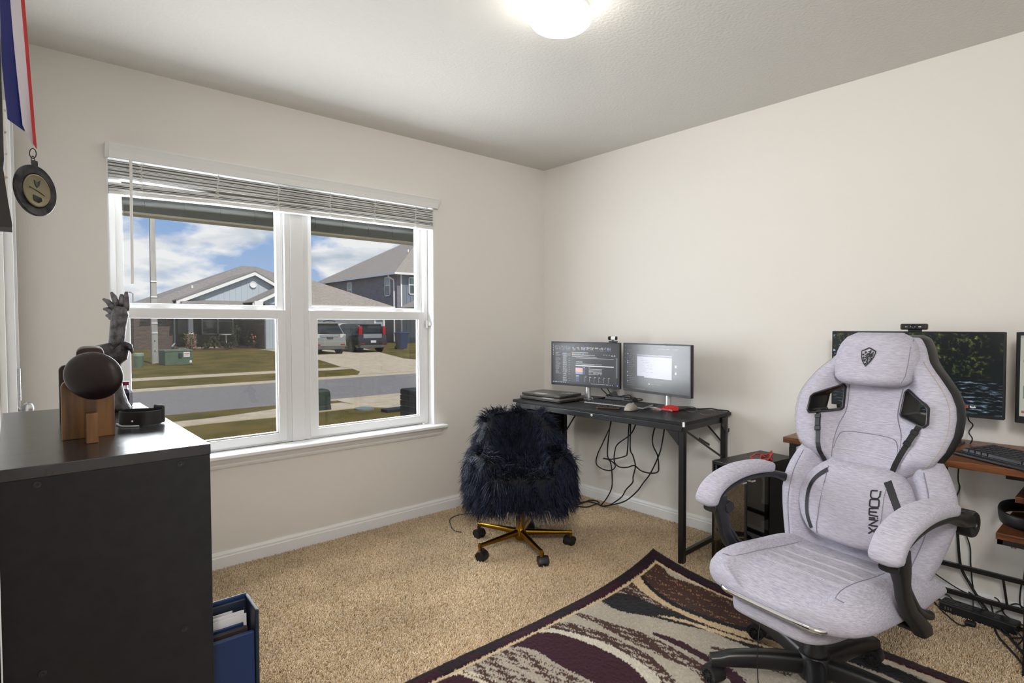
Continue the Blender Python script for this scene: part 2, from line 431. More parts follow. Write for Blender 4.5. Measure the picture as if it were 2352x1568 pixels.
# ------------------------------------------------------------------ black bookcase on the left, seen from its side
M_bkw = mat('black_laminate', (0.0095, 0.0095, 0.0125), 0.48, col2=(0.013, 0.013, 0.017), nscale=40, spec=0.35)
M_bkt = mat('black_laminate_top', (0.012, 0.012, 0.015), 0.22, col2=(0.022, 0.022, 0.026), nscale=9, stretch=(1, 3, 1), bump=0.05, bscale=18, spec=0.6)
bc = empty('bookcase', (0.118, 1.43, 0), label='black laminate bookcase in the left foreground, its plain side towards the room', cat='bookcase')
BX0, BX1, BY0, BY1, BZ = -0.017, 0.255, 1.076, 1.786, 1.05
put(MB().box((BX0, BY0, 0.0), (BX1, BY0 + 0.016, BZ - 0.018)).build('side_panel', M_bkw, bevel=0.001), bc)
put(MB().box((BX0, BY1 - 0.016, 0.0), (BX1, BY1, BZ - 0.018)).build('side_panel', M_bkw, bevel=0.001), bc)
put(MB().box((BX0, BY0 - 0.001, BZ - 0.018), (BX1 + 0.001, BY1 + 0.001, BZ)).build('top_panel', M_bkt, bevel=0.0012), bc)
put(MB().box((BX0, BY0 + 0.016, 0.03), (BX0 + 0.005, BY1 - 0.016, BZ - 0.018)).build('back_panel', M_bkw), bc)
for z in (0.06, 0.40, 0.715 + 0.04):
    put(MB().box((BX0 + 0.005, BY0 + 0.016, z - 0.016), (BX1 - 0.004, BY1 - 0.016, z)).build('shelf', M_bkw, bevel=0.001), bc)
put(MB().box((BX1 - 0.03, BY0 + 0.016, 0.0), (BX1 - 0.016, BY1 - 0.016, 0.044)).build('plinth', M_bkw), bc)
for x, z in ((0.026, 1.0405), (0.210, 1.0415), (0.212, 0.743), (0.026, 0.743)):
    put(MB().lathe([(0, 0), (0.0052, 0), (0.0048, 0.0012), (0.0022, 0.0012), (0, 0.0004)], 18, Matrix.Translation((x, BY0, min(z, 1.0225))) @ Matrix.Rotation(R(90), 4, 'X')).build('screw_cover', M_black), bc)

# navy folder with papers sticking out of the bookcase
M_navy = mat('navy_leatherette', srgb(18, 44, 88), 0.42, bump=0.15, bscale=300, bdist=0.001)
M_navyd = mat('navy_lining', srgb(22, 34, 52), 0.5)
M_paper = mat('white_paper', srgb(222, 220, 222), 0.8)
fo = empty('document_folder', (0.2, 1.18, 0.40), label='navy blue document folder stuffed with papers, sticking out of the black bookcase', cat='folder')
put(MB().box((0.06, 1.212, 0.402), (0.350, 1.218, 0.712)).build('back_cover', M_navy, bevel=0.002), fo)
put(MB().box((0.06, 1.204, 0.402), (0.346, 1.2105, 0.705)).build('back_lining', M_navyd, bevel=0.002), fo)
sp = MB().loft([[(0.346, 1.216, z0), (0.3525, 1.214, z0), (0.3475, 1.130, z0), (0.341, 1.132, z0)] for z0 in (0.402, 0.7105)])
put(sp.build('spine', M_navyd, bevel=0.002), fo)
for y, x1, z1, m, th in ((1.196, 0.318, 0.692, M_paper, 0.002), (1.190, 0.322, 0.690, mat('manila', srgb(216, 196, 150), 0.8), 0.001), (1.183, 0.336, 0.692, M_paper, 0.004), (1.176, 0.338, 0.688, M_paper, 0.003)):
    put(MB().box((0.07, y, 0.405), (x1, y + th, z1)).build('paper_sheets', m), fo)
put(MB().box((0.07, 1.166, 0.404), (0.330, 1.170, 0.677)).build('pocket', M_navy, bevel=0.0015), fo)
put(MB().box((0.07, 1.151, 0.404), (0.333, 1.162, 0.673)).build('notepad', mat('dark_brown_board', srgb(46, 36, 36), 0.6), bevel=0.001), fo)
put(MB().box((0.06, 1.131, 0.402), (0.3395, 1.140, 0.672)).build('front_cover', M_navy, bevel=0.003), fo)

# wooden docking stand
M_acacia = mat('acacia_wood', srgb(150, 104, 58), 0.38, col2=srgb(66, 42, 24), nscale=5, stretch=(9, 9, 0.7), detail=6, lo=0.42, hi=0.68)
M_acd = mat('dark_walnut', srgb(58, 36, 24), 0.4, col2=srgb(36, 22, 16), nscale=6, stretch=(8, 8, 0.8))
M_oval = mat('dark_glossy_oval', srgb(36, 22, 24), 0.3, spec=0.45)
ds = empty('docking_stand', (0.105, 1.28, BZ), label='wooden docking stand with a glossy dark oval on the black bookcase', cat='stand')
def rboard(w, h, t, r=0.012, M=None):
    pts = [(-w / 2, 0), (w / 2, 0)]
    for a in np.linspace(0, math.pi / 2, 6): pts.append((w / 2 - r + r * math.cos(a), h - r + r * math.sin(a)))
    for a in np.linspace(math.pi / 2, math.pi, 6): pts.append((-w / 2 + r + r * math.cos(a), h - r + r * math.sin(a)))
    return MB().prism(pts, t, M)
VIEW = Matrix.Rotation(R(5), 4, 'Z')
def place(x, y, z, rz): return Matrix.Translation((x, y, z)) @ Matrix.Rotation(R(rz), 4, 'Z') @ Matrix.Rotation(R(90), 4, 'X')
put(rboard(0.078, 0.106, 0.010, M=place(0.105, 1.292, BZ, 4)).build('front_board', M_acacia, bevel=0.001), ds)
put(rboard(0.078, 0.118, 0.010, M=place(0.117, 1.585, BZ, 4)).build('rear_board', M_acd, bevel=0.001), ds)
put(MB().box((-0.03, 0.0, 0.0), (0.03, 0.27, 0.008), Matrix.Translation((0.110, 1.295, BZ)) @ Matrix.Rotation(R(-2), 4, 'Z')).build('base_board', M_acacia, bevel=0.001), ds)
put(MB().box((-0.0085, -0.022, 0), (0.0085, 0.0, 0.052), Matrix.Translation((0.1045, 1.240, BZ))).build('peg', M_acacia, bevel=0.001), ds)
ov = MB().sphere((0, 0, 0), (0.0505, 0.020, 0.0415), 40, 24, Matrix.Translation((0.1085, 1.228, 1.166)) @ Matrix.Rotation(R(-41), 4, 'Z') @ Matrix.Rotation(R(6), 4, 'Y'))
put(ov.build('oval_pad', M_oval, smooth=True), ds)
arm = MB().bar((0.1085, 1.232, 1.158), (0.113, 1.286, 1.150), 0.02, 0.012)
put(arm.build('pad_arm', M_acd, bevel=0.002), ds)
rb = []
for i, dd in enumerate((0, 0.02, 0.14, 0.16)):
    s = (0.9, 1, 1, 0.9)[i]
    rb.append([(0.023 * s * math.copysign(abs(math.cos(a)) ** 0.6, math.cos(a)), dd, 1.1935 + 0.0165 * s * math.copysign(abs(math.sin(a)) ** 0.6, math.sin(a))) for a in np.linspace(0, 2 * math.pi, 24, endpoint=False)])
put(MB().loft(rb, M=Matrix.Translation((0.119, 1.395, 0)) @ Matrix.Rotation(R(-5), 4, 'Z')).build('watch_bar', mat('dark_bar', srgb(52, 32, 28), .5), smooth=True), ds)
put(MB().box((0.124, 1.535, BZ + 0.10), (0.140, 1.55, 1.184)).build('bar_post', M_acd), ds)

# pewter eagle figurine
M_pew = mat('pewter_figurine', srgb(92, 90, 94), 0.38, metal=0.55, col2=srgb(50, 49, 52), nscale=60, stretch=(1, 1, 0.5), bump=0.6, bscale=130, bdist=0.004)
M_pewd = mat('pewter_wing', srgb(128, 126, 130), 0.38, metal=0.5, col2=srgb(78, 77, 80), nscale=70, bump=0.4, bscale=150, bdist=0.003)
eg = empty('eagle_figurine', (0.185, 1.66, BZ), label='pewter eagle figurine with one wing raised, at the rear of the bookcase top', cat='figurine')
UX = Vector((0.7504, -0.661, 0)); VX = Vector((0.661, 0.750, 0))
def eu(u, z, v=0.0): return Vector((0.185, 1.66, BZ)) + UX * u + VX * v + Vector((0, 0, z))
base = MB()
base.lathe([(0, 0), (0.034, 0), (0.036, 0.006), (0.030, 0.018), (0.022, 0.045), (0.016, 0.075), (0, 0.09)], 14, Matrix.Translation(eu(0, 0)))
put(base.build('rock_base', M_pew, smooth=True), eg)
bd = MB().tube([eu(-0.040, 0.128), eu(-0.030, 0.138), eu(-0.012, 0.138), eu(0.006, 0.126), eu(0.018, 0.134), eu(0.027, 0.150), eu(0.034, 0.155), eu(0.040, 0.153), eu(0.0455, 0.146), eu(0.0470, 0.136)],
               [0.010, 0.020, 0.027, 0.026, 0.018, 0.0125, 0.0115, 0.0085, 0.0045, 0.0008], 14)
bd.tube([eu(-0.012, 0.12), eu(-0.008, 0.08)], [0.022, 0.010], 10); bd.tube([eu(0.004, 0.115), eu(0.006, 0.075)], [0.016, 0.007], 10)
put(bd.build('body', M_pew, smooth=True), eg)
wg = MB().tube([eu(0.000, 0.135, .01), eu(0.003, 0.170, .012), eu(0.007, 0.205, .012), eu(0.012, 0.232, .012), eu(0.014, 0.250, .012)], [0.016, 0.0165, 0.017, 0.0185, 0.012], 14)
w_ = put(wg.build('wing', M_pewd, smooth=True), eg)
for k, (u, z, du, dz) in enumerate([(-0.003, 0.222, -0.017, 0.006), (-0.001, 0.234, -0.026, 0.010), (0.000, 0.244, -0.029, 0.024), (0.005, 0.250, -0.016, 0.034), (0.013, 0.250, 0.000, 0.030), (0.022, 0.240, 0.001, 0.046)]):
    a = eu(u, z, .010 + k * .002); b = eu(u + du, z + dz, .010 + k * .002); m1 = a.lerp(b, .6) + Vector((0, 0, .003)); 
    f_ = MB().tube([a, a.lerp(b, .3), m1, b], [0.0066, 0.0072, 0.0064, 0.0032], 12).build('feather', M_pewd, smooth=True)
    f_.parent = w_

# purple bottle
bo = empty('perfume_bottle', (0.216, 1.72, BZ), label='small dark purple bottle with a crimson cap behind the watch', cat='bottle')
M_pur = mat('purple_glass', srgb(44, 36, 66), 0.12, spec=0.6)
Mb = Matrix.Translation((0.215, 1.735, BZ)) @ Matrix.Rotation(R(-30), 4, 'Z')
bb = MB().loft([[(x * s, y * s, z) for x, y in ((-.0165, -.011), (.0165, -.011), (.0165, .011), (-.0165, .011))] for z, s in ((0, .95), (.003, 1), (.034, 1), (.042, .8), (.044, .45))], M=Mb)
put(bb.build('bottle_body', M_pur, bevel=0.002), bo)
put(MB().cyl(Mb @ Vector((0, 0, .0435)), Mb @ Vector((0, 0, .053)), .0085, 20).build('collar', M_chrome, smooth=False, auto=40), bo)
put(MB().cyl(Mb @ Vector((.003, 0, .053)), Mb @ Vector((.003, 0, .0625)), .0095, 20).build('bottle_cap', mat('crimson_cap', srgb(130, 20, 70), 0.25), auto=40), bo)

# smart watch standing on its strap
wt = empty('smart_watch', (0.200, 1.385, BZ), label='black smart watch standing on its looped strap on the bookcase', cat='watch')
M_strap = mat('black_silicone', (0.012, 0.012, 0.014), 0.38)
rows = []
nn = 44
for i in range(nn):
    a = 2 * math.pi * i / nn
    cx, cy = 0.036 * math.copysign(abs(math.cos(a)) ** 0.85, math.cos(a)), 0.027 * math.copysign(abs(math.sin(a)) ** 0.85, math.sin(a))
    k = 1 + 0.0022 / 0.03
    rows.append([(cx, cy, 0.001), (cx * k, cy * k, 0.002), (cx * k, cy * k, 0.029), (cx, cy, 0.030)])
rows.append(rows[0])
Mw = Matrix.Translation((0.200, 1.385, BZ)) @ Matrix.Rotation(R(-36), 4, 'Z')
put(MB().loft(rows, caps=False, M=Mw).build('strap', M_strap, smooth=False, auto=50), wt)
cs = put(MB().box((-0.017, -0.004, 0.0), (0.017, 0.005, 0.037), Mw @ Matrix.Translation((0.0255, 0.0205, .001)) @ Matrix.Rotation(R(-38), 4, 'Z')).build('watch_case', M_black, bevel=0.004, seg=3), wt)
sn = MB().lathe([(0, 0), (0.010, 0), (0.010, 0.0012), (0.004, 0.0016), (0, 0.0016)], 24, Mw @ Matrix.Translation((0.0255, 0.0205, .019)) @ Matrix.Rotation(R(-38), 4, 'Z') @ Matrix.Translation((0, -.004, 0)) @ Matrix.Rotation(R(90), 4, 'X')).build('back_sensor', mat('dark_glass', (0.02, 0.02, 0.024), 0.08), auto=40)
sn.parent = cs
put(MB().sphere(tuple(Mw @ Vector((-0.001, -0.0295, 0.011))), 0.0026, 12, 8).build('strap_stud', M_chrome, smooth=True), wt)
ch = MB().tube(smoothpath([Mw @ Vector(q) for q in ((-0.045, -0.005, .0025), (-0.02, -0.03, .002), (0.0, -0.032, .002), (0.012, -0.03, .002))], 6), 0.0016, 8)
tag(ch.build('charging_cable', mat('pale_cable', srgb(200, 205, 210), 0.3), smooth=True), 'short pale cable lying beside the looped watch strap on the bookcase', 'cable')

# medal, plaque and white board on the near left wall
md = empty('medal', (0.02, 0.943, 1.70), label='round antique medal hanging from a red white and blue ribbon', cat='medal')
M_rw = mat('ribbon_white', srgb(206, 200, 212), 0.6); M_rb = mat('ribbon_blue', srgb(8, 22, 104), 0.55); M_rr = mat('ribbon_red', srgb(176, 16, 24), 0.5)
M_ant = mat('antique_metal', srgb(78, 78, 80), 0.4, metal=0.7, col2=srgb(30, 30, 32), nscale=70)
M_antl = mat('antique_brass', srgb(140, 132, 106), 0.42, metal=0.55)
def P(u, z, y): return (u, y, z)
# folded ribbon: stripes converge at the ring
def strip(name, m, top, bot):
    n = 9; rows = []
    for i in range(n):
        t = i / (n - 1)
        a = Vector(top[0]).lerp(Vector(bot[0]), t); b = Vector(top[1]).lerp(Vector(bot[1]), t)
        a.x += -0.0018 * math.sin(math.pi * t); w = 0.0012
        rows.append([a, b, b + Vector((-.0003, w, 0)), a + Vector((-.0003, w, 0))])
    put(MB().loft(rows).build(name, m, smooth=False, auto=60), md)
strip('ribbon_stripe', M_rb, ((-0.0047, 0.943, 1.745), (0.0073, 0.943, 1.745)), ((0.0041, 0.914, 1.500), (0.0195, 0.926, 1.492)))
strip('ribbon_stripe', M_rw, ((0.0073, 0.943, 1.745), (0.0159, 0.943, 1.745)), ((0.0177, 0.923, 1.498), (0.0277, 0.932, 1.476)))
strip('ribbon_stripe', M_rr, ((0.0159, 0.943, 1.745), (0.0195, 0.943, 1.745)), ((0.0230, 0.932, 1.488), (0.0309, 0.932, 1.474)))
strip('ribbon_fold', M_rb, ((0.0195, 0.958, 1.745), (0.0242, 0.958, 1.745)), ((0.0195, 0.953, 1.62), (0.0206, 0.953, 1.62)))
CX, CY, CZ = 0.0272, 0.943, 1.4235
rg = MB(); c0 = Vector((CX, CY, 1.470))
rg.tube([c0 + Vector((0.0032 * math.cos(a), -0.002 * math.cos(a), 0.0062 * math.sin(a))) for a in np.linspace(0, 2 * math.pi, 18, endpoint=False)], 0.0006, 6, closed=True)
c1 = Vector((CX, CY, 1.4605))
rg.tube([c1 + Vector((0.0018 * math.cos(a), 0.002 * math.cos(a), 0.0062 * math.sin(a))) for a in np.linspace(0, 2 * math.pi, 18, endpoint=False)], 0.0006, 6, closed=True)
put(rg.build('jump_ring', M_ant, smooth=True), md)
MD = Matrix.Translation((CX, CY, CZ)) @ Matrix.Rotation(R(48), 4, 'Z') @ Matrix.Rotation(R(90), 4, 'X')
disc = MB().lathe([(0, 0), (0.0305, 0), (0.0316, 0.001), (0.0316, 0.003), (0.0305, 0.004), (0.0225, 0.0032), (0.0215, 0.004), (0.0205, 0.0028), (0, 0.0028)], 56, MD)
disc.box((-0.003, 0.030, 0.0005), (0.003, 0.0375, 0.0035), MD)
put(disc.build('medal_disc', M_ant, auto=35), md)
ins = MB().lathe([(0, .003), (0.0202, .003), (0.0202, 0.0042), (0.0186, 0.0046), (0.0176, 0.0040), (0, 0.0040)], 48, MD)
ii = put(ins.build('medal_face', M_antl, auto=35), md)
em = MB(); ME = MD @ Matrix.Translation((0, 0, .004))
em.prism([(-.004, .0125), (.000, .0095), (.0045, .0135), (.0035, .0075), (.000, .0035), (-.003, .0075)], .0008, ME)
em.prism([(-.011, .003), (-.004, .0015), (.004, -.001), (.011, -.004), (.011, -.0048), (.004, -.002), (-.004, .0005), (-.011, .002)], .0006, ME)
em.prism([(-.006, -.006), (.006, -.008), (.007, -.012), (.002, -.015), (-.005, -.013)], .0006, ME)
e_ = em.build('relief', M_ant); e_.parent = ii

pq = MB()
pq.loft([[(x, y, z) for x, y in ((XL, .59), (x1, .59), (x1 + .0004, .62), (XL, .62))] for z, x1 in ((1.329, 0.0034), (1.331, 0.0036), (1.352, 0.0012), (1.374, -0.0008), (1.380, -0.0002), (1.54, -0.0004), (1.70, -0.0004))])
tag(pq.build('wall_plaque', mat('dark_grey_wood', srgb(46, 44, 44), 0.6, col2=srgb(30, 29, 30), nscale=40), auto=40), 'dark grey wooden plaque on the left wall behind the medal ribbon', 'plaque')
wb_ = empty('wall_board', (XL, 1.2, 1.47), label='white distressed board on the left wall beyond the dark plaque', cat='board')
put(MB().box((XL, 1.18, 1.405), (0.0036, 1.2, 1.60)).build('panel', mat('distressed_white', srgb(236, 234, 232), 0.6, col2=srgb(150, 146, 150), nscale=90, lo=0.60, hi=0.72), bevel=0.001), wb_)
# ------------------------------------------------------------------ black desk against the right wall
DZ = 0.75
M_top = mat('black_desk_top', (0.011, 0.011, 0.012), 0.42, col2=(0.016, 0.016, 0.017), nscale=14, stretch=(14, 1, 1), spec=0.25)
desk = empty('computer_desk', (2.59, 1.605, 0), R(1.6), label='black folding desk in the room corner carrying two monitors', cat='desk')
def kid(o, p): o.parent = p; return o
kid(MB().box((0.0, 0.0, DZ - 0.018), (0.515, 1.290, DZ)).build('desktop', M_top, bevel=0.0015), desk)
rl = MB(); rl.box((-0.003, 0.012, DZ - 0.050), (0.020, 1.255, DZ - 0.0185))
kid(rl.build('front_rail', M_blackm, bevel=0.002), desk)
kid(MB().box((0.46, 0.012, DZ - 0.045), (0.485, 1.255, DZ - 0.0185)).build('rear_rail', M_blackm, bevel=0.002), desk)
for y in (0.004, 1.226):
    for x in (0.002, 0.452):
        lg = MB(); lg.box((x, y, 0.004), (x + 0.030, y + 0.030, DZ - 0.0185))
        l_ = kid(lg.build('leg', M_blackm, bevel=0.002), desk)
    kid(MB().box((0.032, y + 0.004, 0.045), (0.452, y + 0.026, 0.070)).build('foot_bar', M_blackm, bevel=0.002), desk)
    kid(MB().box((0.032, y + 0.002, DZ - 0.050), (0.452, y + 0.028, DZ - 0.0185)).build('side_rail', M_blackm, bevel=0.002), desk)
# gusset plates
def gusset(a, b, c, th, axis):
    M = Matrix(((0, 0, 1, a[0]), (1, 0, 0, a[1]), (0, 1, 0, a[2]), (0, 0, 0, 1))) if axis == 'x' else Matrix(((1, 0, 0, a[0]), (0, 0, 1, a[1]), (0, 1, 0, a[2]), (0, 0, 0, 1)))
    return MB().prism([(0, 0), b, c], th, M)
kid(gusset((0.001, 0.034, DZ - 0.05), (0.075, 0), (0, -0.075), 0.004, 'x').build('gusset', M_blackm), desk)
kid(gusset((0.001, 1.226, DZ - 0.05), (-0.075, 0), (0, -0.075), 0.004, 'x').build('gusset', M_blackm), desk)
kid(gusset((0.452, 0.004, DZ - 0.05), (-0.05, 0), (0, -0.06), 0.004, 'y').build('gusset', M_blackm), desk)
br = MB(); br.bar((0.045, 0.016, DZ - 0.052), (0.455, 0.016, 0.49), 0.010, 0.005, up=(0, 1, 0)); br.bar((0.19, 0.021, 0.638), (0.30, 0.021, 0.588), 0.012, 0.004, up=(0, 1, 0))
kid(br.build('brace', M_blackm), desk)
kid(MB().bar((0.470, 1.07, DZ - 0.05), (0.468, 1.230, 0.475), 0.011, 0.005).build('brace', M_blackm), desk)
kid(MB().bar((0.470, 0.16, DZ - 0.05), (0.468, 0.034, 0.58), 0.011, 0.005).build('brace', M_blackm), desk)
hk = MB(); hk.tube([(0.42, 0.0, DZ - 0.03), (0.42, -0.012, DZ - 0.035), (0.42, -0.012, DZ - 0.10), (0.46, -0.012, DZ - 0.105), (0.46, -0.012, DZ - 0.085)], 0.0035, 8)
hk.box((0.40, -0.004, DZ - 0.055), (0.445, 0.002, DZ - 0.022))
kid(hk.build('side_hook', M_blackm, auto=40), desk)
for x in (0.17, 0.36): kid(MB().lathe([(0, 0), (0.0035, 0), (0.0025, .0015), (0, .0015)], 12, Matrix.Translation((x, 0.0, DZ - 0.009)) @ Matrix.Rotation(R(90), 4, 'X')).build('screw', M_blackm), desk)
kid(MB().lathe([(0, 0), (0.0072, 0), (0.0072, .0012), (0, .0014)], 18, Matrix.Translation((-0.003, 0.604, DZ - 0.030)) @ Matrix.Rotation(R(-90), 4, 'Y')).build('sticker', M_trim), desk)
kid(MB().lathe([(0, 0), (0.0035, 0), (0.0035, .0004), (0, .0004)], 10, Matrix.Translation((-0.0044, 0.6045, DZ - 0.0305)) @ Matrix.Rotation(R(-90), 4, 'Y')).build('sticker_mark', mat('grey_print', srgb(130, 130, 134), 0.5)), desk)
kid(MB().box((-0.0022, -0.0015, DZ - 0.024), (0.004, 0.009, DZ + 0.0004)).build('corner_chip', M_trim), desk)
M_bag = mat('black_fabric', (0.010, 0.010, 0.012), 0.9, bump=0.2, bscale=600, bdist=0.001)
bg = MB(); nb = 14
rows = []
for i in range(nb + 1):
    t = i / nb; x = 0.03 + t * 0.42; zb = 0.445 - 0.012 * math.sin(t * 6.0) + 0.02 * (1 - t)
    rows.append([(x, 1.258 - 0.012 * k * (1 - k) * 4 + 0.002 * math.sin(t * 9), DZ - 0.02 + (zb - DZ + 0.02) * k) for k in np.linspace(0, 1, 9)] + [(x, 1.262 + 0.01 * k, DZ - 0.02 + (zb - DZ + 0.02) * k) for k in np.linspace(1, 0, 9)])
bg.loft(rows)
kid(bg.build('storage_bag', M_bag, smooth=True), desk)
fr_ = MB().box((0.10, 1.2, DZ - 0.068), (0.13, 1.226, DZ - 0.05)); kid(fr_.build('bag_clip', M_blackm), desk)

# ------------------------------------------------------------------ screens
def screen_mat(name, strength, rough=0.3, spec=0.5):
    m = bpy.data.materials.new(name); m.use_nodes = True; nt = m.node_tree; N = nt.nodes.new; L = nt.links.new
    b = nt.nodes['Principled BSDF']; b.inputs['Base Color'].default_value = (0.006, 0.006, 0.007, 1); b.inputs['Roughness'].default_value = rough
    b.inputs['Specular IOR Level'].default_value = spec
    a = N('ShaderNodeVertexColor'); a.layer_name = 'ui'
    L(a.outputs[0], b.inputs['Emission Color']); b.inputs['Emission Strength'].default_value = strength
    return m
def rect_mesh(name, rects, w, h, m, parent, y=0.0):
    """rects: (x0, y0, x1, y1, colour) in 0..1 screen units, y downward, later ones on top (painter's order by tiny steps)"""
    V = []; Fc = []; cols = []
    for k, (x0, y0, x1, y1, c) in enumerate(rects):
        yy = y - 0.00002 * min(k, 1) - 0.0000004 * k
        o = len(V)
        V += [((x0 - .5) * w, yy, (.5 - y1) * h), ((x1 - .5) * w, yy, (.5 - y1) * h), ((x1 - .5) * w, yy, (.5 - y0) * h), ((x0 - .5) * w, yy, (.5 - y0) * h)]
        Fc.append((o, o + 1, o + 2, o + 3)); cols.append(c)
    me = bpy.data.meshes.new(name); me.from_pydata(V, [], Fc); me.materials.append(m)
    ca = me.color_attributes.new('ui', 'FLOAT_COLOR', 'CORNER')
    ca.data.foreach_set('color', np.repeat(np.array([(*c, 1.0) for c in cols], dtype=np.float32), 4, axis=0).ravel())
    o = bpy.data.objects.new(name, me); C.objects.link(o); o.parent = parent
    return o
rs = random.Random(3)
def textline(Rx, x0, y, x1, hgt, c, dens=0.75, chunk=0.012):
    x = x0
    while x < x1:
        wv = rs.uniform(0.4, 1.6) * chunk
        if rs.random() < dens: Rx.append((x, y, min(x + wv * 0.86, x1), y + hgt, tuple(q * rs.uniform(0.65, 1.0) for q in c)))
        x += wv
def mail_ui():
    g = srgb; Rr = [(0, 0, 1, 1, g(46, 47, 49))]
    Rr.append((0, 0, 0.045, 0.955, g(33, 34, 36))); Rr.append((0, 0, 1, 0.045, g(38, 39, 41)))
    Rr.append((0.045, 0.215, 0.155, 0.955, g(30, 31, 33))); Rr.append((0.155, 0.215, 0.30, 0.955, g(36, 37, 39)))
    Rr.append((0.30, 0.27, 0.97, 0.955, g(58, 61, 64))); Rr.append((0.36, 0.36, 0.93, 0.955, g(50, 53, 56))); Rr.append((0.30, 0.215, 0.97, 0.36, g(50, 51, 54)))
    W = g(226, 228, 232); Gy = g(170, 172, 176); Bl = g(120, 160, 230)
    for i in range(7): Rr.append((0.012, 0.03 + i * .043, 0.024, 0.047 + i * .043, g(190, 200, 220)))
    textline(Rr, 0.045, 0.075, 0.25, 0.012, Gy, .8)
    for x0, x1, n in ((.045, .10, 3), (.11, .20, 3), (.21, .29, 3), (.32, .37, 3), (.39, .43, 3), (.455, .47, 3), (.475, .515, 3), (.53, .555, 3), (.56, .58, 3), (.59, .61, 3), (.615, .64, 3), (.66, .71, 2), (.725, .78, 3), (.80, .82, 3), (.835, .86, 3), (.87, .885, 3)):
        for k in range(n): textline(Rr, x0, .10 + k * .022, x1, .012, W if x0 > .3 else Gy, .8, .014)
        textline(Rr, x0 + .01, .175, x1, .009, Gy, .8)
    Rr.append((.507, .10, .524, .125, g(150, 90, 230))); Rr.append((.62, .10, .632, .12, g(220, 80, 70))); Rr.append((.838, .10, .858, .13, g(90, 150, 230))); Rr.append((.872, .10, .884, .13, g(80, 140, 220)))
    for i in range(24):
        y = .225 + i * .023
        if rs.random() < .85: textline(Rr, .055, y, .055 + rs.uniform(.03, .09), .010, W if i in (1, 5) else Gy, .95)
    Rr.append((.158, .245, .295, .31, g(92, 96, 102))); Rr.append((.158, .245, .162, .31, g(80, 150, 230)))
    for i in range(13):
        y = .25 + i * .055
        for k in range(3): textline(Rr, .17, y + k * .014, .17 + rs.uniform(.05, .075), .009, W if k < 1 else Gy, .95)
        textline(Rr, .262, y + .014, .285, .008, Bl if i == 0 else W, .9)
    textline(Rr, .31, .225, .56, .014, W, .97); Rr.append((.314, .255, .332, .295, g(232, 176, 140)))
    textline(Rr, .335, .258, .50, .011, W, .95); textline(Rr, .335, .280, .66, .012, W, .97); textline(Rr, .315, .303, .57, .010, Gy, .97); textline(Rr, .315, .325, .69, .012, W, .97)
    for i in range(5): Rr.append((.78 + i * .038, .265, .80 + i * .038, .272, W))
    textline(Rr, .90, .29, .965, .011, W)
    Rr.append((.37, .36, .93, .368, g(210, 212, 216))); Rr.append((.97, .33, .977, .80, g(176, 180, 184)))
    textline(Rr, .375, .45, .475, .016, W, .97); textline(Rr, .375, .50, .76, .011, W, .97)
    Rr.append((.37, .535, .93, .558, g(240, 242, 246)))
    Rr.append((.37, .60, .48, .70, g(240, 190, 190))); Rr.append((.37, .70, .48, .72, g(220, 160, 110))); Rr.append((.37, .72, .48, .755, g(120, 175, 225)))
    textline(Rr, .375, .572, .42, .010, Bl)
    for i in range(6):
        textline(Rr, .49, .585 + i * .03, .515, .011, Bl if i else W, .97); textline(Rr, .57, .585 + i * .03, .76 if i else .60, .012, W, .97)
    textline(Rr, .375, .785, .425, .014, W, .97)
    for i in range(5):
        y = .81 + i * .027
        textline(Rr, .375, y, .42, .011, W if i < 1 else Bl, .97)
        for k in range(6): Rr.append((.51 + k * .068, y, .535 + k * .068 if i == 0 else .516 + k * .068, y + .010, W))
    Rr.append((0, .955, 1, 1, g(34, 40, 52)))
    for i in range(8): Rr.append((.012 + i * .027, .965, .026 + i * .027, .985, g(200, 215, 235) if i != 3 else g(90, 200, 220)))
    textline(Rr, .60, .965, .86, .010, W, .9); Rr.append((.875, .965, .885, .98, W)); Rr.append((.905, .965, .915, .98, W)); Rr.append((.975, .962, .985, .99, g(150, 170, 240)))
    return Rr
def chat_ui():
    g = srgb; Rr = [(0, 0, 1, 1, g(40, 40, 44))]
    Rr.append((0, 0, .05, 1, g(26, 26, 29))); Rr.append((.05, 0, .22, 1, g(32, 32, 36)))
    for i in range(20):
        y = .12 + i * .041
        Rr.append((.055, y, .070, y + .022, rs.choice([g(80, 80, 150), g(200, 200, 204), g(90, 90, 96), g(70, 70, 130)])))
        textline(Rr, .08, y + .004, .08 + rs.uniform(.04, .10), .009, g(110, 110, 116), .95)
    for i in range(5): Rr.append((.015, .03 + i * .09, .026, .045 + i * .09, g(120, 120, 126)))
    textline(Rr, .22, .03, .27, .012, g(90, 90, 94)); textline(Rr, .40, .08, .85, .012, g(96, 92, 92), .5)
    Rr.append((.217, .215, .745, .715, g(196, 198, 212))); Rr.append((.217, .215, .745, .25, g(150, 150, 164))); Rr.append((.217, .245, .745, .262, g(104, 104, 116)))
    for i in range(9): textline(Rr, .28, .31 + i * .035, .28 + rs.uniform(.05, .2), .007, g(160, 162, 180), .7)
    Rr.append((.217, .69, .33, .72, g(30, 30, 34)))
    for y, r in ((.41, .024), (.55, .016)):
        Rr.append((.79, y, .79 + .022, y + .05, g(215, 216, 220)))
    Rr.append((.40, .835, .415, .86, g(200, 200, 204))); textline(Rr, .42, .842, .58, .007, g(120, 120, 126), .9)
    for i in range(6): Rr.append((.20 + i * .026, .965, .21 + i * .026, .98, g(120, 122, 134)))
    return Rr
M_scr = screen_mat('screen_mail', 0.85, 0.28)
M_scr2 = screen_mat('screen_chat', 0.8, 0.21, 0.75)
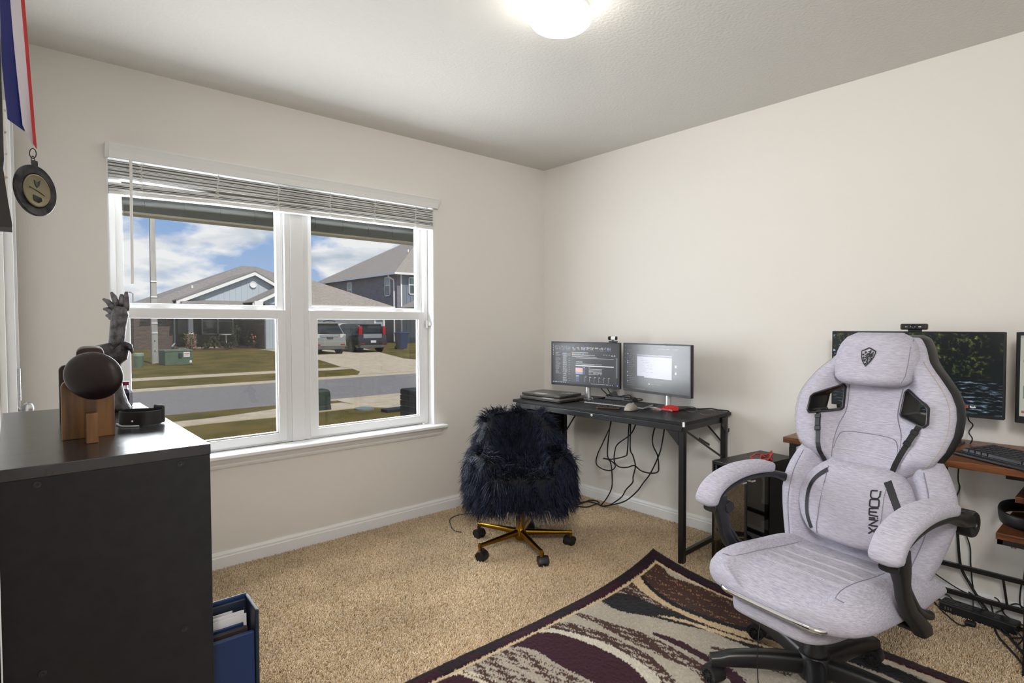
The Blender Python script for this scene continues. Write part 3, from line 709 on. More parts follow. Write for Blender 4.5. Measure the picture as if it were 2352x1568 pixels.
def monitor(name, label, left, right, z0, z1, ui, m, stand=None, group=None, nosil=False, w_bez=0.007, thick=0.022):
    """left/right: panel edge points in plan seen from the front"""
    a = Vector((*left, 0)); b = Vector((*right, 0)); d = b - a; w = d.length; h = z1 - z0
    rz = math.atan2(d.y, d.x); c = (a + b) / 2
    r = empty(name, (c.x, c.y, z0), rz, label, 'monitor', group)
    kid(MB().box((-w / 2, 0.0, 0), (w / 2, thick, h)).build('panel', M_black, bevel=0.003), r)
    hz = MB().loft([[(x * s, thick + dd, h / 2 + z * s) for x, z in ((-w * .38, -h * .34), (w * .38, -h * .34), (w * .38, h * .34), (-w * .38, h * .34))] for s, dd in ((1, 0), (.92, .02), (.7, .028))])
    kid(hz.build('rear_housing', M_black, bevel=0.004), r)
    bz = ringframe(MB(), -w / 2, 0, w / 2, h, (w_bez, w_bez, w_bez * 2, w_bez), -0.0022, 0.001)
    kid(bz.build('bezel', M_black, bevel=0.0008), r)
    sw, sh = w - 2 * w_bez, h - 3 * w_bez
    s = rect_mesh('screen', ui, sw, sh, m, r); s.location = (0, -0.0006, (h + w_bez) / 2)
    if stand:
        bx, zt = stand
        st = MB(); nr = []
        for z, hw, hd in ((zt + 0.010, .023, .016), (z0 * 0 + zt + 0.03, .021, .014), (z0 + h * .45, .020, .012)):
            nr.append([(bx + hw * math.cos(t), 0.046 + hd * math.sin(t), z - z0) for t in np.linspace(0, 2 * math.pi, 20, endpoint=False)])
        st.loft(nr)
        kid(st.build('stand_neck', mat('silver_plastic', srgb(186, 188, 190), 0.28, metal=0.6), smooth=False, auto=50), r)
        sb = MB().box((bx - 0.09, -0.02, zt - z0 + .0005), (bx + 0.09, 0.13, zt - z0 + 0.010))
        bs = kid(sb.build('stand_base', mat('stand_dark', (0.03, 0.03, 0.031), 0.35), bevel=0.002), r)
        e_ = MB().box((bx - 0.09, -0.0215, zt - z0 + 0.001), (bx + 0.09, -0.0195, zt - z0 + 0.009)).build('base_edge', mat('silver_plastic', srgb(186, 188, 190), 0.28), bevel=0.0006); e_.parent = bs
    return r
mon1 = monitor('monitor', 'dark-screened monitor with an email window, nearest the room corner', (2.868, 2.835), (2.952, 2.300), 0.835, 1.136, mail_ui(), M_scr, (0.0, DZ))
mon2 = monitor('monitor', 'monitor with a pale chat window and window glare on the black desk', (2.940, 2.262), (2.868, 1.735), 0.835, 1.137, chat_ui(), M_scr2, (0.06, DZ))
# silver and black webcam on the first monitor
wc = empty('webcam', (2.944, 2.352, 1.137), R(-78), label='small white and black webcam clipped on top of the email monitor', cat='webcam')
wb2 = MB().tube([(-0.030, 0, .028), (-0.028, 0, .028), (0.028, 0, .028), (0.031, 0, .028)], [0.008, 0.0125, 0.0125, 0.008], 20)
kid(wb2.build('webcam_body', M_black, auto=40), wc)
kid(MB().tube([(-0.008, 0, .028), (0.022, 0, .028)], 0.0128, 20).build('white_shell', M_trim, auto=40), wc)
kid(MB().lathe([(0, 0), (0.0095, 0), (0.0095, .003), (.007, .004), (.005, .002), (0, .002)], 24, Matrix.Translation((-0.018, -0.0105, .028)) @ Matrix.Rotation(R(90), 4, 'X')).build('lens', mat('dark_glass', (0.02, 0.02, 0.024), 0.08), auto=40), wc)
cl = MB(); cl.box((-0.006, -0.004, 0.010), (0.006, 0.006, 0.018)); cl.box((-0.024, -0.010, 0.0008), (0.026, 0.022, 0.009)); cl.box((-0.016, 0.022, -0.03), (0.018, 0.026, 0.008))
kid(cl.build('clip', M_black, bevel=0.0015), wc)

# laptops
M_lap = mat('gunmetal', srgb(112, 108, 104), 0.36, metal=0.35); M_lapd = mat('laptop_base', srgb(58, 56, 55), 0.4, metal=0.2)
def laptop(name, label, x, y, z, rz, w, d, h, mats=(M_lap, M_lapd)):
    r = empty(name, (x, y, z), R(rz), label, 'laptop', 'closed laptops on the black desk')
    def slab(z0, z1, k):
        rr = 0.012; p = []
        for cx, cy, a0 in ((w / 2 - rr, d / 2 - rr, 0), (-w / 2 + rr, d / 2 - rr, 90), (-w / 2 + rr, -d / 2 + rr, 180), (w / 2 - rr, -d / 2 + rr, 270)):
            for a in np.linspace(R(a0), R(a0 + 90), 5): p.append((cx + (rr * math.cos(a)) , cy + rr * math.sin(a)))
        return MB().loft([[(px * s, py * s, zz) for px, py in p] for zz, s in ((z0, k), (z0 + (z1 - z0) * .35, 1), (z1 - 0.001, 1), (z1, .992))])
    kid(slab(0.002, h * .58, .955).build('base', mats[1], auto=40), r)
    kid(slab(h * .63, h, .99).build('lid', mats[0], auto=40), r)
    kid(MB().box((-w * .42, d / 2 - 0.016, h * .3), (w * .42, d / 2 - 0.004, h * .8)).build('hinge_bar', M_black, bevel=0.002), r)
    return r
# local x runs along the front edge (toward the viewer's right), local y away
l1 = laptop('laptop', 'lower closed grey laptop in the stack on the black desk', 2.745, 2.715, DZ, -88, 0.375, 0.245, 0.021)
l2 = laptop('laptop', 'upper closed grey laptop with a white label, topmost of the stack', 2.775, 2.745, DZ + 0.0215, -85, 0.345, 0.235, 0.019)
lb = kid(MB().box((-0.075, -0.100, 0.019), (0.025, -0.065, 0.0194)).build('label_sticker', M_paper), l2)
kid(MB().box((0.065, 0.02, 0.019), (0.145, 0.075, 0.0193)).build('worn_label', mat('worn_label', srgb(190, 190, 190), 0.6, col2=srgb(70, 70, 72), nscale=60, lo=.5, hi=.56)), l2)
kid(MB().box((0.02, -0.119, 0.021), (0.115, -0.095, 0.0213)).build('label_sticker', M_paper), l1)

# keyboard
kb = empty('keyboard', (2.852, 2.237, DZ), R(-84), label='slim grey and black keyboard in front of the black desk monitors', cat='keyboard')
kid(MB().loft([[(-0.215, -0.06, 0.001), (0.215, -0.06, 0.001), (0.215, 0.06, 0.001), (-0.215, 0.06, 0.001)], [(-0.215, -0.06, 0.0075), (0.215, -0.06, 0.0075), (0.215, 0.06, 0.017), (-0.215, 0.06, 0.017)]]).build('case', mat('keyboard_grey', srgb(150, 150, 152), 0.4), bevel=0.003), kb)
def keys(mb, cols, rows_, w, d, z0, z1, gap=0.003, inset=0.006, h=0.003, skip=()):
    for r in range(rows_):
        for c_ in range(cols):
            if (r, c_) in skip: continue
            x0 = -w / 2 + inset + c_ * (w - 2 * inset) / cols; x1 = x0 + (w - 2 * inset) / cols - gap
            if r == 0 and 4 <= c_ <= 8:
                if c_ != 4: continue
                x1 += 4 * (w - 2 * inset) / cols
            y0 = -d / 2 + inset + r * (d - 2 * inset) / rows_; y1 = y0 + (d - 2 * inset) / rows_ - gap
            za = z0 + (z1 - z0) * (y0 + d / 2) / d; zb = z0 + (z1 - z0) * (y1 + d / 2) / d
            mb.loft([[(x0, y0, za - .001), (x1, y0, za - .001), (x1, y1, zb - .001), (x0, y1, zb - .001)], [(x0 + .001, y0 + .001, za + h), (x1 - .001, y0 + .001, za + h), (x1 - .001, y1 - .001, zb + h), (x0 + .001, y1 - .001, zb + h)]])
kk = MB(); keys(kk, 18, 6, 0.43, 0.12, 0.0075, 0.017)
tag(kid(kk.build('keycaps', mat('keycap_dark', srgb(42, 42, 44), 0.5)), kb), kind='stuff')
# mouse
ms = empty('mouse', (2.735, 2.045, DZ), R(-82), label='grey cordless mouse beside the slim keyboard', cat='mouse')
rows = []
for i in range(13):
    t = i / 12; y = -0.055 + 0.105 * t; wv = 0.034 * max(0.05, math.sin(math.pi * (0.06 + 0.88 * t))) ** 0.45; hv = 0.042 * max(0.02, math.sin(math.pi * (0.03 + 0.90 * t ** .8))) ** 0.75
    rows.append([(wv * math.cos(a), y, 0.002 + max(0, hv * math.copysign(abs(math.sin(a)) ** .8, math.sin(a)))) for a in np.linspace(0, math.pi, 15)])
kid(MB().loft(rows).build('mouse_shell', mat('mouse_grey', srgb(150, 144, 134), 0.5), smooth=True), ms)
kid(MB().cyl((-0.004, 0.022, 0.037), (0.004, 0.022, 0.037), 0.007, 16).build('scroll_wheel', M_steel, auto=40), ms)
# phone
ph = empty('phone', (2.695, 2.185, DZ), R(-62), label='black phone with a bronze edge lying on the black desk', cat='phone')
kid(MB().box((-0.072, -0.036, 0.0015), (0.072, 0.036, 0.009)).build('phone_body', mat('bronze_edge', srgb(96, 72, 48), 0.35, metal=0.6), bevel=0.004, seg=3), ph)
kid(MB().box((-0.068, -0.032, 0.009), (0.068, 0.032, 0.0098)).build('phone_glass', mat('dark_glass', (0.02, 0.02, 0.024), 0.08), bevel=0.0004), ph)
kid(MB().box((-0.066, -0.0335, 0.003), (-0.058, -0.036, 0.0075)).build('side_button', M_steel), ph)
# keys on a ring
ky = empty('key_ring', (2.82, 2.46, DZ), label='door key on a steel ring between laptops and keyboard', cat='keys')
kc = Vector((2.835, 2.445, DZ + 0.017))
put(MB().tube([kc + Vector((0.007 * math.cos(a), -0.013 * math.cos(a), 0.0155 * math.sin(a))) for a in np.linspace(0, 2 * math.pi, 26, endpoint=False)], 0.0014, 7, closed=True).build('ring', M_steel, smooth=True), ky)
M_br = mat('brass_key', srgb(186, 170, 130), 0.3, metal=0.8)
kp = MB().prism([(0, -.006), (.012, -.010), (.022, -.006), (.024, -.003), (.060, -.003), (.064, 0), (.060, .003), (.052, .004), (.048, .002), (.044, .004), (.038, .002), (.024, .003), (.022, .006), (.012, .010), (0, .006)], .002, Matrix.Translation((2.825, 2.452, DZ + .003)) @ Matrix.Rotation(R(117), 4, 'Z'))
put(kp.build('key', M_br), ky)
put(MB().tube([(2.85, 2.425, DZ + .002), (2.845, 2.415, DZ + .006), (2.83, 2.43, DZ + .004)], .003, 6).build('fob', M_br, smooth=True), ky)

# docking wedge with its cable tangle
dk = empty('docking_box', (3.055, 2.375, DZ), R(-84), label='black wedge-shaped adapter box among cables between the two desk monitors', cat='adapter')
kid(MB().loft([[(-.10, -.035, 0.001), (.12, -.035, .001), (.12, .035, .001), (-.10, .035, .001)], [(-.095, -.03, .026), (.10, -.03, .022), (.10, .03, .022), (-.095, .03, .026)]]).build('box', M_black, bevel=0.002), dk)
kid(MB().loft([[(-.10, -.03, .026), (.0, -.03, .026), (.0, -.026, .026), (-.10, -.026, .026)], [(-.03, -.03, .056), (-.016, -.03, .060), (-.016, -.026, .060), (-.03, -.026, .056)]]).build('fin', M_black), dk)
def cab(name, pts, r, label, m=M_cable, k=6, group=None): return cable(name, pts, r, m, label, 'cable', k=k, group=group)
G1 = 'loose cables on the black desk'
cab('cable', [(3.00, 2.52, 0.90), (2.99, 2.49, 0.83), (3.00, 2.45, 0.79), (2.99, 2.43, 0.775)], 0.0035, 'black cable looping down behind the email monitor to the adapter box')
cab('cable', [(3.03, 2.48, 0.86), (3.02, 2.44, 0.80), (3.04, 2.40, 0.78)], 0.003, 'thin black cord dropping from the email monitor onto the adapter')
cab('cable', [(3.01, 2.36, 0.775), (3.04, 2.31, 0.79), (3.05, 2.285, 0.785), (3.03, 2.28, 0.762)], 0.0028, 'short black loop standing on the adapter box right of its fin')
cab('cable', [(3.00, 2.30, 0.768), (2.97, 2.23, 0.775), (2.98, 2.17, 0.785), (2.985, 2.15, 0.778), (2.96, 2.22, 0.762), (2.98, 2.30, 0.757)], 0.0032, 'folded black plug lead beside the chat monitor stand')
cab('cable', [(2.99, 2.33, 0.757), (2.96, 2.19, 0.758), (2.95, 2.12, 0.762), (2.955, 2.07, 0.757), (2.99, 2.04, 0.754)], 0.0045, 'thick black cord lying behind the slim keyboard')
cab('cable', [(2.93, 1.98, 0.755), (3.0, 1.87, 0.765), (2.99, 1.79, 0.770), (2.93, 1.735, 0.765), (2.90, 1.75, 0.756), (2.97, 1.85, 0.755)], 0.0022, 'thin grey-black cord arching at the right end of the black desk', mat('grey_cable', srgb(70, 70, 72), 0.5))
cab('cable', [(3.02, 1.85, 0.755), (3.03, 1.78, 0.757), (3.05, 1.72, 0.764), (3.06, 1.68, 0.760), (3.09, 1.64, 0.757), (3.09, 1.625, 0.752)], 0.004, 'knobbly black lead at the rear right corner of the black desk')
cab('cable', [(2.92, 1.71, 0.753), (2.87, 1.66, 0.754), (2.90, 1.63, 0.753), (2.96, 1.66, 0.753)], 0.0015, 'thin brownish wire curled near the right edge of the black desk', mat('brown_wire', srgb(120, 84, 70), 0.5))
M_red = mat('red_cable', srgb(214, 32, 20), 0.4)
rp = []
for i in range(3):
    for a in np.linspace(0, 2 * math.pi, 14, endpoint=False):
        u = 0.058 * math.cos(a) * (1 - .08 * i); vv = 0.016 * math.sin(a) + 0.004 * i
        rp.append(Vector((2.885 + vv * 1.6 - u * .05, 1.885 - u, DZ + 0.006 + 0.005 * i + 0.010 * max(0, math.sin(a)))))
rp += [Vector((2.87, 1.935, DZ + .01)), Vector((2.84, 1.955, DZ + .006)), Vector((2.83, 1.945, DZ + .006))]
cab('cable', rp, 0.0022, 'coiled bright red cable on the black desk right of the mouse', M_red, k=3)

# monitor leads hanging below the desk
HANG = {'c1': [(2.975, 2.405, 0.700), (2.904, 2.333, 0.619), (2.891, 2.38, 0.5), (2.966, 2.497, 0.377), (2.959, 2.501, 0.314), (2.886, 2.385, 0.312), (2.912, 2.339, 0.308), (2.979, 2.356, 0.318), (2.935, 2.338, 0.355), (2.88, 2.332, 0.384), (2.937, 2.423, 0.367)],
 'c1b': [(2.937, 2.345, 0.700), (2.88, 2.328, 0.562), (2.936, 2.387, 0.4), (2.978, 2.392, 0.33), (2.912, 2.329, 0.269), (2.886, 2.313, 0.201), (2.96, 2.416, 0.095), (2.99, 2.49, 0.025)],
 'c2': [(2.975, 2.235, 0.700), (2.904, 2.194, 0.578), (2.891, 2.193, 0.454), (2.966, 2.269, 0.404), (2.959, 2.367, 0.369), (2.886, 2.376, 0.384)],
 'c3': [(2.975, 2.228, 0.690), (2.904, 2.18, 0.484), (2.891, 2.149, 0.44), (2.966, 2.186, 0.355), (2.959, 2.198, 0.287), (2.886, 2.148, 0.273), (2.912, 2.217, 0.209), (2.979, 2.305, 0.128), (2.98, 2.39, 0.06), (3.00, 2.46, 0.025)],
 'c4': [(2.975, 2.163, 0.700), (2.904, 2.167, 0.581), (2.891, 2.266, 0.495), (2.966, 2.349, 0.425), (2.959, 2.348, 0.357), (2.886, 2.253, 0.352), (2.912, 2.209, 0.352), (2.979, 2.204, 0.353), (2.935, 2.119, 0.343), (2.88, 2.011, 0.359), (2.937, 2.001, 0.358), (2.978, 2.021, 0.376), (2.91, 1.983, 0.465), (2.887, 2.005, 0.557), (2.961, 2.015, 0.700)],
 'c5': [(2.975, 1.967, 0.700), (2.904, 1.946, 0.556), (2.891, 1.962, 0.472), (2.966, 2.072, 0.332), (2.959, 2.118, 0.266), (2.886, 2.117, 0.222), (2.912, 2.226, 0.133), (2.99, 2.40, 0.05), (3.01, 2.47, 0.025)]}
HL = {'c1': 'black lead hanging nearest the corner below the black desk, ending in a loose loop', 'c1b': 'black lead dropping straight to the carpet from below the two desk monitors',
      'c2': 'short black plug lead below the middle of the black desk, bent sideways', 'c3': 'black lead with a plug below the black desk, kinked down to the carpet',
      'c4': 'black lead hung in a wide double loop below the black desk', 'c5': 'black lead sweeping left to the floor from the right end of the black desk'}
for k_, pts in HANG.items(): cab('cable', pts, 0.0042, HL[k_], k=7)
mb = MB().tube([(2.972, 2.235, 0.69), (2.95, 2.22, 0.64), (2.94, 2.215, 0.615)], [0.009, 0.010, 0.005], 8)
tag(mb.build('plug', M_black, smooth=True), 'black moulded plug just below the middle of the black desk', 'plug')
cab('cable', [(2.70, 2.70, 0.016), (2.857, 2.625, 0.018), (2.909, 2.545, 0.02), (2.994, 2.536, 0.024), (3.043, 2.544, 0.022), (3.06, 2.60, 0.02), (3.03, 2.631, 0.02), (2.948, 2.612, 0.024), (2.866, 2.634, 0.02), (2.74, 2.72, 0.016)], 0.0042, 'black lead coiled on the carpet behind the shaggy chair')
cab('cable', [(2.75, 2.78, 0.016), (2.927, 2.701, 0.018), (2.952, 2.636, 0.022), (2.992, 2.607, 0.026), (3.0, 2.53, 0.028), (3.001, 2.479, 0.022), (3.04, 2.474, 0.018)], 0.0042, 'black lead lying across the coil on the carpet by the right baseboard')
cab('cable', [(2.50, 2.80, 0.014), (2.42, 2.87, 0.014), (2.321, 2.927, 0.014), (2.203, 3.0, 0.014), (2.101, 2.985, 0.014), (2.031, 2.888, 0.014), (1.99, 2.79, 0.014), (2.005, 2.74, 0.015)], 0.003, 'thin black charger cord curving on the carpet left of the shaggy chair', m=M_cable)
# ------------------------------------------------------------------ shaggy navy chair
def sup(a, n): return math.copysign(abs(a) ** n, a)
M_fb = mat('navy_plush', (0.004, 0.0045, 0.008), 0.9)
M_gold = mat('brushed_gold', srgb(168, 128, 38), 0.28, metal=1.0)
fc = empty('shaggy_chair', (2.13, 2.35, 0), R(143), label='black navy long-pile shaggy swivel chair on a gold star base', cat='chair')
def tub():
    mb = MB(); rows = []
    n = 40
    for i in range(n + 1):
        t = i / n; th = R(-52 + 284 * t)              # from the right arm front, round the back, to the left arm front
        ox, oy = 0.268 * sup(math.cos(th), .72), -0.03 - 0.255 * sup(math.sin(th), .72)
        nx, ny = ox / 0.262, (oy + 0.03) / 0.255; L = math.hypot(nx, ny); nx /= L; ny /= L
        k = max(0.0, math.sin(th)); back = min(1, max(0, (k - .25) / .5)); back = back * back * (3 - 2 * back)
        h = 0.555 + 0.175 * back
        tw = 0.105 - .02 * back; lean = -0.03 * back; tap = 1 - .16 * back
        endk = min(1, min(i, n - i) / 2.5); endk = 0.55 + 0.45 * math.sqrt(endk)
        sec = []
        for u, z in ((0.0, 0.30), (0.012, 0.36), (0.014, .5), (0.010, h - .05), (-0.015, h - .012), (-tw / 2, h), (-tw + .015, h - .015), (-tw, h - .06), (-tw - .004, .46), (-tw + .005, .36), (-tw + 0.02, 0.30)):
            cz = .30 + (z - .30) * (endk ** .25)
            uu = -tw / 2 + (u + tw / 2) * endk
            kx = 1 + (tap - 1) * max(0, (z - .45) / .28); sec.append(((ox + nx * uu) * kx, oy + ny * uu + lean * (z - .3) / .4, cz))
        rows.append(sec)
    mb.loft(rows)
    return mb
def cushion():
    mb = MB(); rows = []
    for z, s in ((0.285, .86), (0.292, .97), (0.32, 1.0), (.42, 1.0), (.452, .96), (.462, .82), (.464, .4)):
        rows.append([(0.205 * s * sup(math.cos(a), .5), 0.02 + 0.245 * s * sup(math.sin(a), .5), z) for a in np.linspace(0, 2 * math.pi, 32, endpoint=False)])
    return mb.loft(rows)
tb = kid(tub().build('tub_back', M_fb, smooth=True), fc)
cu = kid(cushion().build('seat', M_fb, smooth=True), fc)
M_fur = bpy.data.materials.new('navy_fur'); M_fur.use_nodes = True
def _fur():
    nt = M_fur.node_tree; b = nt.nodes['Principled BSDF']
    hi = nt.nodes.new('ShaderNodeHairInfo'); r = nt.nodes.new('ShaderNodeValToRGB'); nt.links.new(hi.outputs['Random'], r.inputs[0])
    r.color_ramp.elements[0].color = (0.0022, 0.0023, 0.0036, 1); r.color_ramp.elements[1].color = (0.0050, 0.0056, 0.0115, 1); nt.links.new(r.outputs[0], b.inputs['Base Color'])
    b.inputs['Roughness'].default_value = 0.40; b.inputs['Specular IOR Level'].default_value = 0.5; b.inputs['Specular Tint'].default_value = (0.5, 0.62, 1.0, 1)
_fur()
def fur(name, src, parent, count, lmin, lmax, down, seed, pred=None, rad=0.0013):
    g = np.random.default_rng(seed); me = src.data; me.calc_loop_triangles()
    V = np.array([v.co[:] for v in me.vertices]); Tt = np.array([t.vertices[:] for t in me.loop_triangles])
    a, b, c = V[Tt[:, 0]], V[Tt[:, 1]], V[Tt[:, 2]]
    nrm = np.cross(b - a, c - a); ar = np.linalg.norm(nrm, axis=1); nrm = nrm / np.maximum(ar, 1e-9)[:, None]
    idx = g.choice(len(ar), size=count, p=ar / ar.sum())
    u = g.random(count); v = g.random(count); fl = u + v > 1; u[fl] = 1 - u[fl]; v[fl] = 1 - v[fl]
    root = a[idx] + (b - a)[idx] * u[:, None] + (c - a)[idx] * v[:, None]; nn = nrm[idx]
    if pred is not None: k = pred(root, nn); root, nn = root[k], nn[k]
    n = len(root)
    cl = np.array([mnoise.noise_vector(Vector(p * 22.0))[:] for p in root])          # locks share a direction
    cl2 = np.array([mnoise.noise_vector(Vector(p * 7.0 + 5.0))[:] for p in root])
    d = nn * 0.55 + np.array([0, 0, -down]) + cl * 0.95 + cl2 * 0.5 + g.normal(0, .16, (n, 3))
    flat = (nn[:, 2] > 0.6)[:, None]
    d = np.where(flat, nn * 0.40 + cl * 1.1 + cl2 * .8 + np.array([0, .3, 0]) + g.normal(0, .2, (n, 3)), d)
    d /= np.linalg.norm(d, axis=1)[:, None]
    ln = g.uniform(lmin, lmax, n)[:, None]
    inner = (nn[:, :2] * (root[:, :2] - np.array([0, .0]))).sum(1) < -.02
    ln = np.where(inner[:, None] & (np.abs(nn[:, 2:3]) < .7), ln * .62, ln)
    S = 6; pts = np.zeros((n, S, 3))
    for k in range(S):
        t = k / (S - 1)
        pts[:, k] = root + nn * (ln * .16 * math.sin(t * 1.4)) + d * ln * t + np.array([0, 0, -1.0]) * (ln * .42 * down * t * t) + cl * (ln * .12 * math.sin(t * 5))
    hc = bpy.data.hair_curves.new(name); hc.add_curves([S] * n)
    hc.position_data.foreach_set('vector', pts.reshape(-1).astype(np.float32))
    rr = np.tile(np.array([1, 1, .95, .8, .55, .12]) * rad, n).astype(np.float32)
    at = hc.attributes.get('radius') or hc.attributes.new('radius', 'FLOAT', 'POINT'); at.data.foreach_set('value', rr)
    hc.materials.append(M_fur)
    o = bpy.data.objects.new(name, hc); C.objects.link(o); o.parent = parent; o['kind'] = 'stuff'
    return o
fur('fur', tb, fc, 23000, .04, .08, .8, 1)
fur('fur', cu, fc, 9000, .04, .08, .7, 2, lambda p, q: q[:, 2] > -0.5)
# gold column and star base with hooded casters
kid(MB().lathe([(0, .055), (.030, .055), (.034, .065), (.034, .10), (.026, .115), (.0245, .13), (.0245, .28), (0, .28)], 28).build('column', M_gold, smooth=False, auto=35), fc)
kid(MB().box((-.09, -.09, .272), (.09, .09, .296)).build('tilt_plate', M_blackm, bevel=.004), fc)
def caster(parent, x, y, ang, r=0.0275, m=M_black, hood=True, spokes=False):
    c_ = empty('caster', (x, y, 0), ang); c_.parent = parent
    for s in (-1, 1):
        w = MB().lathe([(0, 0), (r * .86, 0), (r, .004), (r, .016), (r * .9, .021), (0, .023)] if not spokes else [(0, 0), (r * .9, 0), (r, .003), (r, .018), (r * .93, .021), (r * .84, .021), (r * .80, .017), (r * .25, .017), (r * .22, .021), (0, .022)], 28,
                       Matrix.Translation((0, s * .004, r + .004)) @ Matrix.Rotation(R(-90 * s), 4, 'X')).build('wheel', m, auto=35); w.parent = c_
        if spokes:
            sp_ = MB()
            for k in range(10):
                a = 2 * math.pi * k / 10
                sp_.bar((r * .22 * math.cos(a), s * .0225, r + .004 + r * .22 * math.sin(a)), (r * .82 * math.cos(a), s * .0225, r + .004 + r * .82 * math.sin(a)), .0026, .005, up=(0, 1, 0))
            q = sp_.build('spokes', m); q.parent = c_
    hd = MB(); rows = []
    for i in range(9):
        a = R(-20 + 200 * i / 8)
        rows.append([(rr * math.cos(a) * 1.0, yy, r + .004 + rr * math.sin(a)) for rr, yy in ((r * .6, -.026), (r * 1.05, -.027), (r * 1.14, -.012), (r * 1.14, .012), (r * 1.05, .027), (r * .6, .026))])
    hd.loft(rows); 
    hd.cyl((0.006, 0, r * 1.6), (0.006, 0, r * 2 + .02), .008, 12)
    h = hd.build('caster_hood', m, auto=40); h.parent = c_
    return c_
for k in range(5):
    a = R(180 + 72 * k - 143 - 2)
    ca, sa = math.cos(a), math.sin(a)
    rows = []
    for t in np.linspace(0, 1, 9):
        rr = .028 + .262 * t; z = .088 + .006 * (1 - t) - .004 * t; hw = .017 - .007 * t; hh = .018 - .008 * t
        rows.append([(ca * rr - sa * hw * math.cos(q), sa * rr + ca * hw * math.cos(q), z + hh * sup(math.sin(q), .7)) for q in np.linspace(0, 2 * math.pi, 14, endpoint=False)])
    lg = MB().loft(rows); lg.cyl((ca * .283, sa * .283, .06), (ca * .283, sa * .283, .096), .0085, 14)
    kid(lg.build('star_leg', M_gold, smooth=False, auto=40), fc)
    caster(fc, ca * .283 + .012 * math.cos(a + 2.0), sa * .283 + .012 * math.sin(a + 2.0), a + 2.0 + k)

# ------------------------------------------------------------------ pale grey gaming chair
def fabric(name, c1, c2):
    m = bpy.data.materials.new(name); m.use_nodes = True; nt = m.node_tree; N = nt.nodes.new; L = nt.links.new
    b = nt.nodes['Principled BSDF']; b.inputs['Roughness'].default_value = 0.85; b.inputs['Specular IOR Level'].default_value = 0.2
    b.inputs['Sheen Weight'].default_value = 0.12; b.inputs['Sheen Roughness'].default_value = 0.5
    tc = N('ShaderNodeTexCoord'); mp = N('ShaderNodeMapping'); L(tc.outputs['Object'], mp.inputs[0]); mp.inputs['Scale'].default_value = (14, 30, 190)
    n = N('ShaderNodeTexNoise'); L(mp.outputs[0], n.inputs['Vector']); n.inputs['Scale'].default_value = 3.0; n.inputs['Detail'].default_value = 4; n.inputs['Roughness'].default_value = .7
    r = N('ShaderNodeValToRGB'); L(n.outputs['Fac'], r.inputs[0])
    r.color_ramp.elements[0].position = .36; r.color_ramp.elements[0].color = (*c1, 1); r.color_ramp.elements[1].position = .66; r.color_ramp.elements[1].color = (*c2, 1)
    L(r.outputs[0], b.inputs['Base Color'])
    n2 = N('ShaderNodeTexNoise'); L(tc.outputs['Object'], n2.inputs['Vector']); n2.inputs['Scale'].default_value = 420
    bp = N('ShaderNodeBump'); bp.inputs['Strength'].default_value = .15; bp.inputs['Distance'].default_value = .002; L(n2.outputs['Fac'], bp.inputs['Height']); L(bp.outputs[0], b.inputs['Normal'])
    return m
M_fab = fabric('heather_grey_fabric', srgb(158, 155, 170), srgb(192, 189, 202))
M_leath = mat('black_leatherette', (0.011, 0.011, 0.013), 0.42, bump=.2, bscale=260, bdist=.001)
M_pl = mat('matte_black_plastic', (0.012, 0.012, 0.014), 0.38)
M_seam = mat('grey_seam', srgb(132, 128, 144), 0.85); M_st = mat('white_stitching', srgb(206, 204, 212), 0.8); M_print = mat('black_print', (0.010, 0.010, 0.016), 0.6)
gc = empty('gaming_chair', (1.995, 0.722, 0), R(79.6), label='pale grey fabric gaming chair with black winged back on the patterned rug', cat='chair')
def PY(z): return -0.175 - 0.28 * (z - 0.5)
def interp(tab, z):
    if z <= tab[0][0]: return tab[0][1]
    for (z0, w0), (z1, w1) in zip(tab, tab[1:]):
        if z <= z1:
            t = (z - z0) / (z1 - z0); return w0 + (w1 - w0) * t
    return tab[-1][1]
def smooth01(t): t = min(1, max(0, t)); return t * t * (3 - 2 * t)
def slab(tab, z0, z1, nz, front, thick, nu=36, edge=5.0, capr=0.02, y_shift=0.0, scale=1.0):
    """pillow-like slab: rows in z, rounded rim; front(u, z) is the front face depth, thick(u, z) its thickness"""
    rows = []
    for i in range(nz + 1):
        s = i / nz; z = z0 + (z1 - z0) * (0.5 - 0.5 * math.cos(math.pi * s)) if capr else z0 + (z1 - z0) * s
        e = min(z - z0, z1 - z); k = 1.0
        if capr and e < capr: k = math.sqrt(max(0.02, 1 - (1 - e / capr) ** 2))
        w = interp(tab, z) * scale
        ring = []
        us = [-math.cos(math.pi * j / nu) for j in range(nu + 1)]
        for u in us:
            r = max(0.0, 1 - abs(u) ** edge) ** (1 / 2.2)
            yf, th = front(u, z), thick(u, z); mid = yf - th / 2
            ring.append((u * w, y_shift + mid + th / 2 * r * k, z))
        for u in reversed(us[1:-1]):
            r = max(0.0, 1 - abs(u) ** edge) ** (1 / 2.2)
            yf, th = front(u, z), thick(u, z); mid = yf - th / 2
            ring.append((u * w, y_shift + mid - th / 2 * r * k, z))
        rows.append(ring)
    return MB().loft(rows)
LOW = [(.40, .215), (.45, .238), (.50, .255), (.56, .272), (.62, .285), (.68, .285), (.73, .270), (.78, .245), (.84, .20)]
UP = [(.735, .125), (.752, .15), (.765, .172), (.785, .198), (.805, .222), (.85, .247), (.90, .262), (.95, .264), (.99, .257), (1.03, .238), (1.08, .200), (1.126, .158), (1.165, .135), (1.20, .110), (1.22, .08)]
def f_low(u, z): return PY(z) + 0.052 * smooth01((abs(u) - .50) / .28) - .012
def f_up(u, z): return PY(z) + 0.008 + 0.050 * smooth01((abs(u) - .40) / .35) * smooth01((z - .74) / .08) * smooth01((1.2 - z) / .12)
kid(slab(LOW, .40, .84, 26, f_low, lambda u, z: .105, capr=.03).build('backrest', M_fab, smooth=True), gc)
